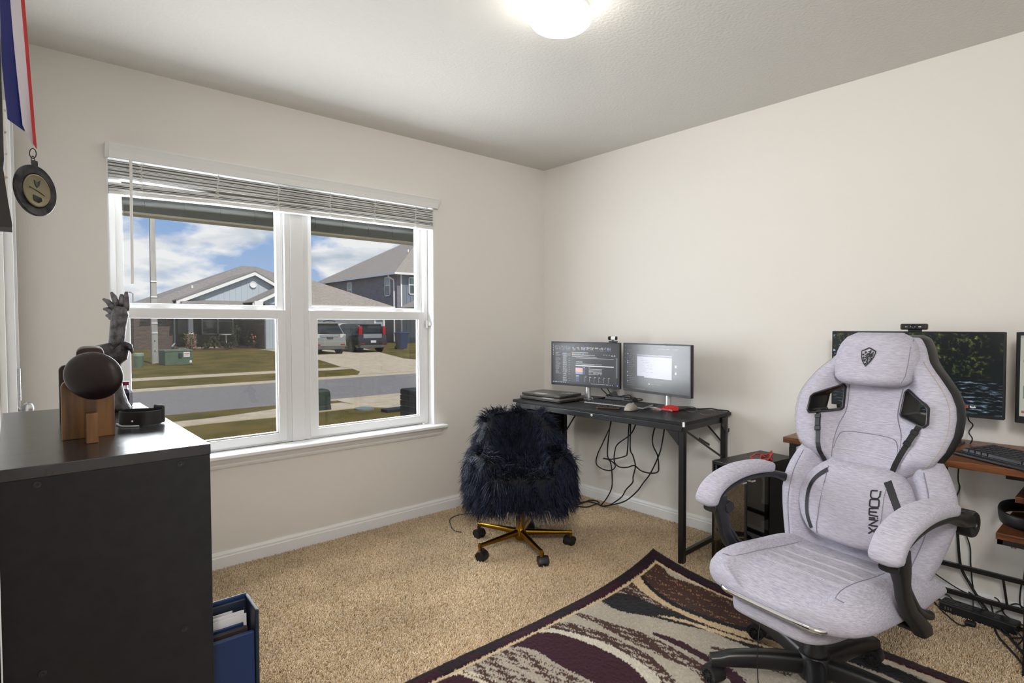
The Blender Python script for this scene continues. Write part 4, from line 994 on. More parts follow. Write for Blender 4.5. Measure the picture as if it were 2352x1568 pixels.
wing = slab(UP, .737, 1.205, 40, f_up, lambda u, z: .050, edge=9, capr=.012).build('wing_panel', M_fab, smooth=True)
shell = slab([(z, w + .004) for z, w in UP], .733, 1.212, 40, lambda u, z: f_up(u, z) - .026, lambda u, z: .100, edge=7, capr=.016).build('back_shell', M_leath, smooth=True)
HOLE = [(.093, .945), (.097, 1.022), (.108, 1.034), (.186, .995), (.198, .982), (.202, .930), (.190, .917), (.100, .936)]
def inset(poly, d):
    cx = sum(p[0] for p in poly) / len(poly); cz = sum(p[1] for p in poly) / len(poly); out = []
    n = len(poly)
    for i in range(n):
        a = Vector(poly[i - 1]); b = Vector(poly[i]); c_ = Vector(poly[(i + 1) % n])
        def nr(p, q):
            t = (q - p).normalized(); nv = Vector((-t.y, t.x))
            if nv.dot(Vector((cx, cz)) - p) < 0: nv = -nv
            return nv
        n1, n2 = nr(a, b), nr(b, c_); m = (n1 + n2); m = m / max(.4, m.length_squared) * 2
        out.append(tuple(b + m * d / 1.0 * .5 * 2 / 2 * 1.0))
    return out
for s in (1, -1):
    pol = [(s * x, z) for x, z in inset(HOLE, .006)]
    for tgt in (wing, shell):
        cutter = MB().prism(pol, .7, Matrix(((1, 0, 0, 0), (0, 0, 1, -.75), (0, 1, 0, 0), (0, 0, 0, 1)))).build('cutter', None)
        boolean_cut(tgt, cutter)
for o_ in (wing, shell):
    for p_ in o_.data.polygons: p_.use_smooth = True
    o_.data.set_sharp_from_angle(angle=R(45))
    if not o_.data.materials: o_.data.materials.append(M_fab if o_ is wing else M_leath)
    kid(o_, gc)
for s in (1, -1):
    rows = []
    OUT = HOLE; MID = inset(HOLE, .007); INN = inset(HOLE, .0155)
    def dep(x, z, off): return f_up(x / .24, z) + off
    k = len(HOLE)
    for poly, off in ((OUT, -.004), (inset(HOLE, .002), .010), (MID, .013), (INN, .009), (INN, -.10), (OUT, -.10)):
        rows.append([(s * x, dep(x, z, off), z) for x, z in poly])
    fr_ = MB().loft(rows, caps=False)
    kid(fr_.build('cutout_frame', M_pl, bevel=.002, auto=40), gc)
# stitched seam along the black wing edge, and panel seams
def surf_path(fn, pts, r, name, m, off=.0008, k=5):
    P = [Vector((x, fn(x, z) + off, z)) for x, z in [(p.x, p.y) for p in smoothpath([(a, b, 0) for a, b in pts], k)]]
    return kid(MB().tube(P, r, 6).build(name, m, smooth=True), gc)
fu = lambda x, z: f_up(x / max(interp(UP, z), .05), z); flo = lambda x, z: f_low(x / max(interp(LOW, z), .05), z)
for s in (1, -1):
    surf_path(fu, [(s * x, z) for x, z in ((.150, 1.126), (.192, 1.080), (.228, 1.03), (.247, .99), (.253, .95), (.251, .90), (.237, .85), (.213, .805), (.185, .783), (.150, .760))], .0008, 'stitching', mat('yellow_stitching', srgb(172, 160, 132), .7), off=-.006)
    surf_path(flo, [(s * x, z) for x, z in ((.20, .78), (.225, .70), (.228, .60), (.205, .50), (.19, .44))], .0016, 'seam', M_seam)
    surf_path(fu, [(s * x, z) for x, z in ((.09, 1.03), (.085, .97), (.088, .93), (.105, .88), (.11, .83), (.105, .77))], .0014, 'seam', M_seam)
surf_path(fu, [(-.085, .915), (-.04, .905), (.04, .905), (.085, .915)], .0013, 'stitching', M_st)
surf_path(fu, [(-.105, .80), (-.10, .84), (-.07, .865), (.07, .865), (.10, .84), (.105, .80)], .0013, 'seam', M_seam)
surf_path(fu, [(-.105, .80), (0, .806), (.105, .80)], .0011, 'stitching', M_st); surf_path(fu, [(-.105, .79), (0, .794), (.06, .79)], .0011, 'stitching', M_st)
# headrest pillow
HD = [(1.035, .085), (1.045, .112), (1.06, .126), (1.09, .134), (1.12, .137), (1.15, .134), (1.18, .124), (1.205, .106), (1.222, .075)]
def f_hd(u, z): return PY(z) + .098 - .020 * u * u
hd = slab(HD, 1.036, 1.222, 26, f_hd, lambda u, z: .085, edge=5, capr=.035)
hr = kid(hd.build('headrest', M_fab, smooth=True), gc)
def on_head(x, z, off=.0012):
    e = min(z - 1.036, 1.222 - z); k = 1.0
    if e < .035: k = math.sqrt(max(.02, 1 - (1 - e / .035) ** 2))
    u = x / interp(HD, z); r = max(0, 1 - abs(u) ** 5) ** (1 / 2.2); yf = f_hd(u, z)
    return (x, yf - .0425 + .0425 * r * k + off, z)
def stroke(mb, pts, w, fn, n=4, closed=False):
    """flat ribbon of width w along 2-D points laid on the surface fn(x, z)"""
    P = [Vector(p) for p in pts]
    if closed: P = P + [P[0]]
    Q = []
    for a, b in zip(P, P[1:]):
        for i in range(n): Q.append(a.lerp(b, i / n))
    Q.append(P[-1]); L_, R_2 = [], []
    for i, q in enumerate(Q):
        t = (Q[min(i + 1, len(Q) - 1)] - Q[max(i - 1, 0)])
        if closed and i in (0, len(Q) - 1): t = Q[1] - Q[-2]
        t.normalize(); nv = Vector((-t.y, t.x))
        L_.append(q + nv * w / 2); R_2.append(q - nv * w / 2)
    v = [fn(p.x, p.y) for p in L_] + [fn(p.x, p.y) for p in R_2]; m = len(Q)
    mb.add(v, [(i, i + 1, m + i + 1, m + i) for i in range(m - 1)])
eb = MB()
def ec(px, pz): return (-(px - 1115) * .050 / 450 - .004, 1.138 - (pz - 645) * .070 / 610)
stroke(eb, [ec(*p) for p in ((1120, 365), (905, 475), (912, 560), (930, 660), (975, 775), (1090, 930), (1215, 775), (1285, 650), (1315, 550), (1322, 470))], .0034, on_head, 4, True)
stroke(eb, [ec(*p) for p in ((930, 470), (1120, 378), (1300, 468))], .0036, on_head)
for pts, w in (([(1185, 445), (1165, 520), (1130, 570), (1060, 605)], .0055), ([(1105, 488), (1165, 478)], .0036), ([(1190, 560), (1150, 630), (1030, 668)], .0052), ([(1180, 610), (1222, 540), (1268, 498)], .004), ([(1185, 615), (1235, 570), (1275, 548)], .0034),
               ([(1185, 622), (1240, 600), (1275, 594)], .0032), ([(1170, 632), (1225, 630), (1260, 640)], .0032), ([(1150, 640), (1190, 655), (1215, 668)], .003), ([(1110, 660), (1125, 740), (1105, 790), (1140, 815), (1120, 845)], .005),
               ([(1150, 700), (1195, 712), (1240, 670)], .0034), ([(1240, 670), (1215, 750), (1160, 785)], .0034), ([(1095, 700), (1045, 725), (1060, 790)], .0036), ([(1060, 610), (1010, 590)], .003), ([(1075, 555), (1130, 540)], .003)):
    stroke(eb, [ec(*p) for p in pts], w, on_head)
for cx, cz, rr in ((1032, 512, 42), (968, 580, 36), (992, 672, 38), (1022, 752, 40), (1082, 858, 36)):
    for k in range(3):
        a = k * math.pi / 3 + .3
        stroke(eb, [ec(cx - rr * math.cos(a), cz - rr * math.sin(a)), ec(cx + rr * math.cos(a), cz + rr * math.sin(a))], .0024, on_head, 2)
h_ = eb.build('crest_emblem', M_print); h_.parent = hr
sm = MB().tube([Vector(on_head(x, z, .0018)) for x, z in ((-.112, 1.20), (-.118, 1.17), (-.121, 1.12), (-.118, 1.08), (-.108, 1.055))], .0012, 6).build('seam', M_seam, smooth=True); sm.parent = hr
# lumbar pillow
LB = [(.50, .10), (.525, .145), (.56, .175), (.60, .189), (.645, .192), (.69, .180), (.72, .160), (.745, .135), (.762, .11)]
def f_lb(u, z): return PY(z) + .085 - .018 * u * u - .015 * smooth01((z - .66) / .1)
lbp = kid(slab(LB, .50, .765, 26, f_lb, lambda u, z: .085, edge=4.5, capr=.03).build('lumbar_pillow', M_fab, smooth=True), gc)
def on_lumb(x, z, off=.0014):
    e = min(z - .50, .765 - z); k = 1.0
    if e < .03: k = math.sqrt(max(.02, 1 - (1 - e / .03) ** 2))
    u = max(-1, min(1, x / interp(LB, z))); r = max(0, 1 - abs(u) ** 4.5) ** (1 / 2.2); yf = f_lb(u, z)
    return (x, yf - .0425 + .0425 * r * k + off, z)
for s in (1, -1):
    sb = MB(); path = [(s * x, z) for x, z in ((.085, .735), (.108, .716), (.128, .690), (.138, .655), (.138, .615), (.128, .57), (.105, .53))] if s > 0 else [(-.108, .735), (-.126, .708), (-.144, .678), (-.158, .650)]
    stroke(sb, [(p.x, p.y) for p in smoothpath([(a, b, 0) for a, b in path], 5)], .019 if s < 0 else .016, on_lumb, 2)
    q = sb.build('black_stripe', M_print); q.parent = lbp
    qs = MB().tube([Vector(on_lumb(s * x, z, .0020)) for x, z in (((.088, .745), (.084, .70), (.086, .62), (.085, .55), (.08, .52)) if s > 0 else ((.112, .715), (.112, .69), (.116, .62), (.112, .55), (.105, .53)))], .0012, 6).build('seam', M_seam, smooth=True); qs.parent = lbp
tx = MB(); H0 = .026
LET = {'D': (.024, [[(0, 0), (.016, 0), (.023, .2), (.023, .8), (.016, 1), (0, 1)], [(0, .68), (0, .0)]]), 'O': (.024, [[(.003, 0), (.02, 0), (.023, .15), (.023, .85), (.02, 1), (.003, 1), (0, .85), (0, .15), (.003, 0)]]),
       'W': (.026, [[(0, 1), (.003, 0), (.0125, 0), (.0125, .85)], [(.0125, 0), (.022, 0), (.025, 1)]]), 'I': (.007, [[(.003, 0), (.003, .7)], [(.003, .88), (.003, 1)]]), 'N': (.022, [[(0, 0), (0, 1), (.018, 0), (.018, 1)]]), 'X': (.022, [[(0, 0), (.019, 1)], [(0, 1), (.019, 0)]])}
sx = 0.0
for chh in 'DOWINX':
    wd, segs = LET[chh]
    for sg in segs:
        stroke(tx, [(-.086 - (t - .5) * H0 - (sx + q) * .10, .703 - (sx + q) * 1.02 + (t - .5) * .004) for q, t in sg], .0049, on_lumb, 3)
    sx += wd + .0015
q = tx.build('lettering', M_print); q.parent = lbp
# webbing straps with buckles
for s, a, b in ((1, (.165, .932), (.127, .748)), (-1, (-.172, .920), (-.098, .752))):
    P = []
    for t in np.linspace(0, 1, 14):
        x = a[0] + (b[0] - a[0]) * t; z = a[1] + (b[1] - a[1]) * t
        P.append(Vector((x, max(fu(x, z), flo(x, z) if z < .8 else -9) + .006 + .012 * math.sin(math.pi * t), z)))
    d = Vector((b[0] - a[0], 0, b[1] - a[1])).normalized(); nv = Vector((d.z, 0, -d.x)) * .0085
    rows = [[p + nv, p - nv, p - nv + Vector((0, -.0018, 0)), p + nv + Vector((0, -.0018, 0))] for p in P]
    st_ = kid(MB().loft(rows).build('strap', M_leath), gc)
    bu = MB(); p0, p1 = P[2], P[4]
    for pa, pb, w in ((P[1], P[2], .022), (P[2], P[4], .018), (P[4], P[5], .022)): bu.bar(pa + Vector((0, .003, 0)), pb + Vector((0, .003, 0)), w, .007, up=(0, 1, 0))
    q = bu.build('buckle', M_pl, bevel=.0015); q.parent = st_
# seat cushion
def seat_w(y): return .272 * max(0.0, 1 - max(0, (y - .05) / .262) ** 5.0) ** .32 if y > .05 else .272 - .012 * smooth01((-.05 - y) / .15)
def seat_z(u, y):
    z = .462 + .022 * smooth01((abs(u) - .48) / .25) - .030 * smooth01((y - .16) / .16) ** 1.5 - .012 * smooth01((-.1 - y) / .12) + .012 * math.exp(-((y - .12) / .12) ** 2)
    return z
rows = []
for y in [-.235, -.232, -.222] + list(np.linspace(-.20, .24, 16)) + list(.24 + .072 * np.sin(np.linspace(.12, 1, 10) * math.pi / 2)):
    w = max(.12, seat_w(min(y, .3118))); ring = []
    ey = min(1, (y + .237) / .02); ef = max(0.0, min(1, (.3125 - y) / .034)); k = math.sqrt(max(.05, 1 - (1 - ey) ** 2)) * math.sqrt(max(.03, 1 - (1 - ef) ** 2))
    us = [-math.cos(math.pi * j / 40) for j in range(41)]
    mid = .418
    for u in us:
        r = max(0, 1 - abs(u) ** 6) ** (1 / 2.3); ring.append((u * w, y, mid + (seat_z(u, y) - mid) * r * k))
    for u in reversed(us[1:-1]):
        r = max(0, 1 - abs(u) ** 8) ** (1 / 2.3); ring.append((u * w, y, mid - (mid - .384) * r * k))
    rows.append(ring)
seat = kid(MB().loft(rows).build('seat', M_fab, smooth=True), gc)
def on_seat(x, y, off=.0006): return Vector((x, y, seat_z(x / .272, y) + off))
for s in (1, -1):
    q = MB().tube([on_seat(s * x, y, -.0005) for x, y in [(p.x, p.y) for p in smoothpath([(a, b, 0) for a, b in ((.145, -.20), (.150, -.05), (.152, .08), (.158, .17), (.172, .225))], 8)]], .0017, 6).build('seam', M_seam, smooth=True); q.parent = seat
    q = MB().tube([on_seat(s * (.172 + .030 * t), .225 + .012 * math.sin(t * 1.5), -.0005) for t in np.linspace(0, 1, 9)], .0012, 6).build('seam', M_seam, smooth=True); q.parent = seat
for y0 in (.135, .07, .005, -.075):
    for dy in (0, .008):
        q = MB().tube([on_seat(x, y0 + dy + .003 * math.sin(x * 30), .0005) for x in np.linspace(-.145, .145, 24)], .00085, 5).build('stitching', M_st, smooth=True); q.parent = seat
# footrest folded under the seat, chrome bar, mechanism
kid(slab([(.318, .145), (.33, .163), (.35, .168), (.388, .166)], .318, .392, 12, lambda u, z: .292 - .05 * max(0, (.36 - z)) / .05 * 0 - .03 * u ** 6, lambda u, z: .30, edge=8, capr=.02).build('footrest', M_fab, smooth=True), gc)
bar = [(.168, .02, .402), (.170, .22, .402), (.168, .285, .402), (.150, .308, .402), (.10, .314, .402), (-.10, .314, .402), (-.150, .308, .402), (-.168, .285, .402), (-.170, .22, .402), (-.168, .02, .402)]
kid(MB().tube(smoothpath([Vector((x - .012, y, z)) for x, y, z in bar], 5), .0085, 14).build('footrest_bar', M_chrome, smooth=True), gc)
kid(MB().box((-.172, -.10, .383), (.150, .285, .398)).build('footrest_tray', M_pl, bevel=.004), gc)
kid(MB().box((-.13, -.14, .315), (.13, .02, .385)).build('tilt_mechanism', M_pl, bevel=.006), gc)
kid(MB().lathe([(0, .10), (.036, .10), (.036, .17), (.029, .18), (.029, .32), (0, .32)], 28, Matrix.Translation((.02, 0, 0))).build('gas_column', M_pl, auto=35), gc)
# armrests
for s in (1, -1):
    ax = s * .295
    padpath = [(.212, .612), (.206, .640), (.185, .668), (.145, .692), (.09, .708), (.03, .717), (-.04, .718), (-.10, .714), (-.135, .708)]
    pp = [(q.x, q.y) for q in smoothpath([(a, b, 0) for a, b in padpath], 4)]
    rows = []
    for i, (y, z) in enumerate(pp):
        a = pp[max(i - 1, 0)]; b = pp[min(i + 1, len(pp) - 1)]; t = Vector((0, b[0] - a[0], b[1] - a[1])).normalized(); nv = Vector((0, -t.z, t.y))
        if nv.z < 0: nv = -nv
        if i < 6 and nv.y < 0: nv = nv if nv.z > .2 else -nv
        e = min(i, len(pp) - 1 - i) / 3; k = math.sqrt(max(.08, 1 - (1 - min(1, e)) ** 2))
        rows.append([Vector((ax, y, z)) + Vector((1, 0, 0)) * (.043 * k * sup(math.cos(q), .55)) + nv * (.021 * k * sup(math.sin(q), .6)) for q in np.linspace(0, 2 * math.pi, 24, endpoint=False)])
    pad = kid(MB().loft(rows).build('arm_pad', M_fab, smooth=True), gc)
    q = MB().tube([r_[1] + Vector((s * 0, 0, 0)) for r_ in rows[3:-3]], .001, 5).build('seam', M_seam, smooth=True); q.parent = pad
    fp = [(.196, .600), (.18, .630), (.15, .655), (.10, .675), (.03, .688), (-.04, .690), (-.11, .685), (-.17, .672), (-.23, .652), (-.29, .640), (-.325, .632)]
    fpp = [(q.x, q.y) for q in smoothpath([(a, b, 0) for a, b in fp], 4)]
    rows = []
    for i, (y, z) in enumerate(fpp):
        t = i / (len(fpp) - 1); hw = .026 + .006 * math.sin(t * 3); hh = .012 + .012 * smooth01((t - .55) / .4)
        xo = ax - s * .022 * smooth01((t - .6) / .4)
        rows.append([(xo + hw * sup(math.cos(q), .6), y, z + hh * sup(math.sin(q), .6)) for q in np.linspace(0, 2 * math.pi, 16, endpoint=False)])
    kid(MB().loft(rows).build('arm_frame', M_pl, smooth=False, auto=45), gc)
    post = [(.155, .640, .034, .026), (.150, .605, .034, .026), (.132, .575, .028, .020), (.122, .54, .024, .016), (.112, .50, .024, .016), (.085, .455, .028, .017), (.045, .42, .034, .018), (.010, .39, .036, .018), (-.005, .365, .030, .017)]
    rows = [[(ax + hx * sup(math.cos(q), .5), y + hy * sup(math.sin(q), .5), z) for q in np.linspace(0, 2 * math.pi, 20, endpoint=False)] for y, z, hy, hx in post]
    kid(MB().loft(rows).build('arm_post', M_pl, smooth=False, auto=45), gc)
    brace = [(.09, .52), (.05, .53), (.00, .49), (-.03, .43), (-.04, .40)]
    web = MB().tube([Vector((ax, y, z)) for y, z in [(q.x, q.y) for q in smoothpath([(a, b, 0) for a, b in ((.125, .56), (.085, .50), (.03, .44), (-.04, .41))], 5)]], .014, 10)
    kid(web.build('arm_web', M_pl, smooth=True), gc)
    kn = MB().lathe([(0, -.022), (.038, -.022), (.042, -.016), (.042, .016), (.038, .022), (.016, .022), (.014, .016), (0, .016)], 24, Matrix.Translation((ax - s * .02, -.325, .622)) @ Matrix.Rotation(R(90 * s), 4, 'Y'))
    kid(kn.build('arm_pivot', M_pl, auto=35), gc)
    for yy in (-.02, .03):
        kid(MB().box((ax - s * .03, yy, .671), (ax + s * .01, yy + .022, .677)).build('arm_screw', M_steel), gc)
    kid(MB().lathe([(0, -.020), (.020, -.020), (.023, -.014), (.023, .014), (.020, .020), (0, .020)], 20, Matrix.Translation((ax - s * .008, .118, .598)) @ Matrix.Rotation(R(90), 4, 'Y')).build('arm_knuckle', M_pl, auto=35), gc)
    kid(MB().box((s * .16, -.03, .374), (s * .30, .03, .386)).build('arm_bracket', M_pl, bevel=.003), gc)
# star base
for k in range(5):
    a = R(130 - 72 * k - 79.6); ca, sa = math.cos(a), math.sin(a); bx, by = .02, 0.0
    rows = []
    for t in np.linspace(0, 1, 12):
        rr = .02 + .315 * t; z = .118 - .012 * t * t + .006 * math.sin(t * 3.1); hw = .030 - .008 * t; hh = .034 - .010 * t
        if t > .9: z -= .004; hh -= .003
        rows.append([(bx + ca * rr - sa * hw * sup(math.cos(q), .6), by + sa * rr + ca * hw * sup(math.cos(q), .6), z + hh * sup(math.sin(q), .6)) for q in np.linspace(0, 2 * math.pi, 18, endpoint=False)])
    kid(MB().loft(rows).build('star_leg', M_pl, smooth=False, auto=45), gc)
    c_ = caster(gc, bx + ca * .325, by + sa * .325, a + (2.2, 0.6, 1.9, .4, 1.2)[k], r=.031, m=M_pl, spokes=True); c_.location.z = .022
kid(MB().lathe([(0, .075), (.05, .075), (.056, .085), (.056, .14), (.048, .155), (0, .155)], 28, Matrix.Translation((.02, 0, 0))).build('star_hub', M_pl, auto=35), gc)
kid(MB().tube(smoothpath([(.10, .10, .33), (.11, .16, .26), (.10, .19, .18), (.09, .20, .08), (.08, .19, .04)], 5), .0018, 6).build('tether_cord', M_cable, smooth=True), gc)
# ------------------------------------------------------------------ brown desk on the right wall
def wood(name, c1, c2, c3, axis=(40, 2.2, 40)):
    m = bpy.data.materials.new(name); m.use_nodes = True; nt = m.node_tree; N = nt.nodes.new; L = nt.links.new
    b = nt.nodes['Principled BSDF']; b.inputs['Roughness'].default_value = 0.38
    tc = N('ShaderNodeTexCoord'); mp = N('ShaderNodeMapping'); L(tc.outputs['Object'], mp.inputs[0]); mp.inputs['Scale'].default_value = axis
    n = N('ShaderNodeTexNoise'); L(mp.outputs[0], n.inputs['Vector']); n.inputs['Scale'].default_value = 1.4; n.inputs['Detail'].default_value = 8; n.inputs['Roughness'].default_value = .65; n.inputs['Distortion'].default_value = .4
    r = N('ShaderNodeValToRGB'); L(n.outputs['Fac'], r.inputs[0])
    e = r.color_ramp.elements; e[0].position = .30; e[0].color = (*c1, 1); e[1].position = .72; e[1].color = (*c3, 1); q = e.new(.5); q.color = (*c2, 1)
    L(r.outputs[0], b.inputs['Base Color']); return m
M_wood = wood('rustic_brown_wood', srgb(58, 34, 20), srgb(112, 66, 36), srgb(150, 96, 56))
bd = empty('brown_desk', (2.85, 0.45, 0), label='rustic brown desk with black metal legs against the right wall', cat='desk')
put(MB().box((2.587, -0.35, .725), (3.105, 1.106, .75)).build('desktop', M_wood, bevel=.0015), bd)
put(MB().box((2.655, -0.35, .477), (3.09, .378, .50)).build('shelf', M_wood, bevel=.0015), bd)
put(MB().box((2.74, -0.35, .60), (3.09, .338, .622)).build('shelf', M_wood, bevel=.0015), bd)
for x0, x1 in ((2.72, 2.742), (3.06, 3.082)):
    put(MB().box((x0, .0, .703), (x1, 1.09, .725)).build('rail', M_blackm), bd)
put(MB().box((2.617, 1.068, .703), (3.06, 1.09, .725)).build('rail', M_blackm), bd)
put(MB().bar((2.622, 1.078, .703), (2.655, 1.078, .012), .022).build('leg', M_blackm), bd)
put(MB().bar((3.071, 1.078, .703), (3.071, 1.078, .012), .022).build('leg', M_blackm), bd)
for x in (2.663, 3.082): put(MB().box((x - .011, .276, .012), (x + .011, .298, .725)).build('post', M_blackm), bd)
fr = MB(); fr.box((2.658, -.35, .459), (2.675, .374, .477)); fr.box((2.658, .358, .459), (3.08, .374, .477))
put(fr.build('shelf_rail', M_blackm), bd)
put(MB().box((2.70, .30, .69), (2.73, .36, .725)).build('corner_bracket', M_blackm), bd)
put(MB().cyl((2.67, .33, .452), (2.67, .33, .459), .008, 12).build('bolt', M_steel), bd)
for z in (.208, .090): put(MB().box((3.042, -.35, z - .009), (3.058, 1.09, z + .009)).build('rear_bar', M_blackm), bd)
put(MB().bar((3.05, .408, .208), (3.05, .392, .09), .008).build('bar_tie', M_blackm), bd)
put(MB().cyl((2.655, 1.078, 0.0), (2.655, 1.078, .014), .014, 14).build('foot', M_black), bd)

# gaming monitor with a dark forest-creek picture
def creek_mat():
    m = bpy.data.materials.new('screen_creek'); m.use_nodes = True; nt = m.node_tree; N = nt.nodes.new; L = nt.links.new
    b = nt.nodes['Principled BSDF']; b.inputs['Base Color'].default_value = (.004, .004, .005, 1); b.inputs['Roughness'].default_value = .25
    tc = N('ShaderNodeTexCoord'); sep = N('ShaderNodeSeparateXYZ'); L(tc.outputs['Object'], sep.inputs[0])
    def ramp(src, stops):
        r = N('ShaderNodeValToRGB'); L(src, r.inputs[0]); e = r.color_ramp.elements
        e[0].position, e[0].color = stops[0][0], (*stops[0][1], 1); e[1].position, e[1].color = stops[-1][0], (*stops[-1][1], 1)
        for p, c in stops[1:-1]: q = e.new(p); q.color = (*c, 1)
        return r.outputs[0]
    def noise(sc, scale, det=5, loc=(0, 0, 0), rough=.6):
        mp = N('ShaderNodeMapping'); L(tc.outputs['Object'], mp.inputs[0]); mp.inputs['Scale'].default_value = sc; mp.inputs['Location'].default_value = loc
        n = N('ShaderNodeTexNoise'); L(mp.outputs[0], n.inputs['Vector']); n.inputs['Scale'].default_value = scale; n.inputs['Detail'].default_value = det; n.inputs['Roughness'].default_value = rough
        return n.outputs['Fac']
    def mul(a, c):
        x = N('ShaderNodeMixRGB'); x.blend_type = 'MULTIPLY'; x.inputs[0].default_value = 1; L(a, x.inputs[1]); L(c, x.inputs[2]); return x.outputs[0]
    def add(a, c):
        x = N('ShaderNodeMixRGB'); x.blend_type = 'ADD'; x.inputs[0].default_value = 1; L(a, x.inputs[1]); L(c, x.inputs[2]); return x.outputs[0]
    K = (0, 0, 0); Wt = (1, 1, 1)
    leaves = ramp(noise((1, 1, 1), 55, 6), [(.50, K), (.60, (.045, .06, .012)), (.70, (.20, .24, .04)), (.80, (.5, .55, .2))])
    patch = ramp(noise((1, 1, 1), 9, 3, (.3, 0, .1)), [(.46, K), (.62, Wt)])
    up = ramp(sep.outputs['Z'], [(-.02, K), (.05, Wt), (.12, Wt), (.17, (.35, .35, .35))]) if False else None
    mr = N('ShaderNodeMapRange'); L(sep.outputs['Z'], mr.inputs['Value']); mr.inputs['From Min'].default_value = -.04; mr.inputs['From Max'].default_value = .05
    top = ramp(mr.outputs[0], [(.2, K), (.9, Wt)])
    sky = ramp(noise((1, 1, 1), 42, 5, (1.7, 0, .4)), [(.60, K), (.66, (.14, .24, .34)), (.76, (.75, .80, .82))])
    ml = N('ShaderNodeMapRange'); L(sep.outputs['X'], ml.inputs['Value']); ml.inputs['From Min'].default_value = .05; ml.inputs['From Max'].default_value = -.20
    left = ramp(ml.outputs[0], [(.0, K), (.6, Wt)])
    water = ramp(noise((4, 1, 22), 5.5, 5, (.2, 0, .7)), [(.53, K), (.62, (.05, .07, .10)), (.72, (.34, .38, .44))])
    mw = N('ShaderNodeMapRange'); L(sep.outputs['Z'], mw.inputs['Value']); mw.inputs['From Min'].default_value = -.02; mw.inputs['From Max'].default_value = -.06
    low = ramp(mw.outputs[0], [(.0, K), (.5, Wt)])
    base = N('ShaderNodeRGB'); base.outputs[0].default_value = (.004, .0055, .0055, 1)
    col = add(base.outputs[0], add(mul(mul(leaves, patch), top), add(mul(mul(sky, left), top), mul(water, low))))
    L(col, b.inputs['Emission Color']); b.inputs['Emission Strength'].default_value = 1.9
    return m
M_creek = creek_mat()
mon3 = monitor('monitor', 'large gaming monitor with a dark forest creek picture on the brown desk', (2.938, 1.030), (2.925, 0.398), .873, 1.219, [(0, 0, 1, 1, (0, 0, 0))], M_creek, w_bez=.006)
for q in mon3.children:
    if q.name.startswith('screen'):
        q.data.materials[0] = M_creek
        r2 = rect_mesh('prompt_icon', [(.0, .0, 1, 1, srgb(90, 90, 92)), (.15, .15, .85, .85, srgb(200, 70, 40)), (.35, .35, .65, .65, srgb(70, 20, 14))], .012, .012, M_scr, q); r2.location = (.198, -.0006, -.134)
        tcu = bpy.data.curves.new('prompt_text', 'FONT'); tcu.body = 'Back'; tcu.size = .0105; tcu.materials.append(mat('screen_text', (.8, .8, .8), emit=(1, 1, 1), estr=.7))
        tmp = bpy.data.objects.new('tmp', tcu); C.objects.link(tmp); bpy.context.view_layer.update(); tme = bpy.data.meshes.new_from_object(tmp.evaluated_get(bpy.context.evaluated_depsgraph_get())); bpy.data.objects.remove(tmp)
        to = bpy.data.objects.new('prompt_text', tme); C.objects.link(to); to.parent = q; to.location = (.208, -.0008, -.1375); to.rotation_euler = (R(90), 0, 0)
for yy in (.160, -.30):
    kid(MB().loft([[(yy * 1.0 + a, .02, -.02), (yy * 1.0 + a + .014, .02, -.02), (yy + a + .014, .045, -.02), (yy + a, .045, -.02)] if i else [(yy + a, .01, .03), (yy + a + .014, .01, .03), (yy + a + .014, .03, .03), (yy + a, .03, .03)] for i, a in ((0, 0), (1, .0))]).build('stand_arm', M_black), mon3)
    kid(MB().bar((yy + .007, .032, -.02), (yy + .007, .035, -.122), .014, .02, up=(0, 1, 0)).build('stand_leg', M_black), mon3)
    kid(MB().box((yy - .004, -.06, -.123), (yy + .018, .09, -.116)).build('stand_foot', M_black, bevel=.002), mon3)
wc2 = empty('webcam', (2.930, .702, 1.219), R(-89), label='black webcam on top of the forest-creek monitor', cat='webcam')
kid(MB().box((-.049, -.012, .008), (.049, .014, .034)).build('webcam_body', M_black, bevel=.006, seg=3), wc2)
kid(MB().lathe([(0, 0), (.0105, 0), (.0105, .003), (.0085, .004), (.006, .002), (0, .002)], 24, Matrix.Translation((0, -.0125, .021)) @ Matrix.Rotation(R(90), 4, 'X')).build('lens', mat('dark_glass', (0.02, 0.02, 0.024), 0.08), auto=40), wc2)
kid(MB().box((-.022, -.006, .0006), (.026, .018, .008)).build('clip', M_black, bevel=.002), wc2)
kid(MB().box((-.030, -.0128, .020), (-.022, -.0120, .0215)).build('marking', M_trim), wc2); kid(MB().box((.018, -.0128, .0195), (.028, -.0120, .022)).build('marking', M_trim), wc2)
mon4 = monitor('monitor', 'monitor with a pale document screen cut off by the right picture edge', (2.952, .370), (2.86, -.15), .866, 1.219, [(0, 0, 1, 1, srgb(206, 208, 190)), (.0, .0, 1, .03, srgb(180, 186, 170)), (.02, .06, .03, .10, srgb(150, 170, 150)), (.02, .3, .028, .33, srgb(150, 150, 140)), (.02, .62, .03, .78, srgb(140, 150, 140)), (.012, .93, .03, .96, srgb(170, 110, 90))], screen_mat('screen_document', .62), (0, .75), w_bez=.013)

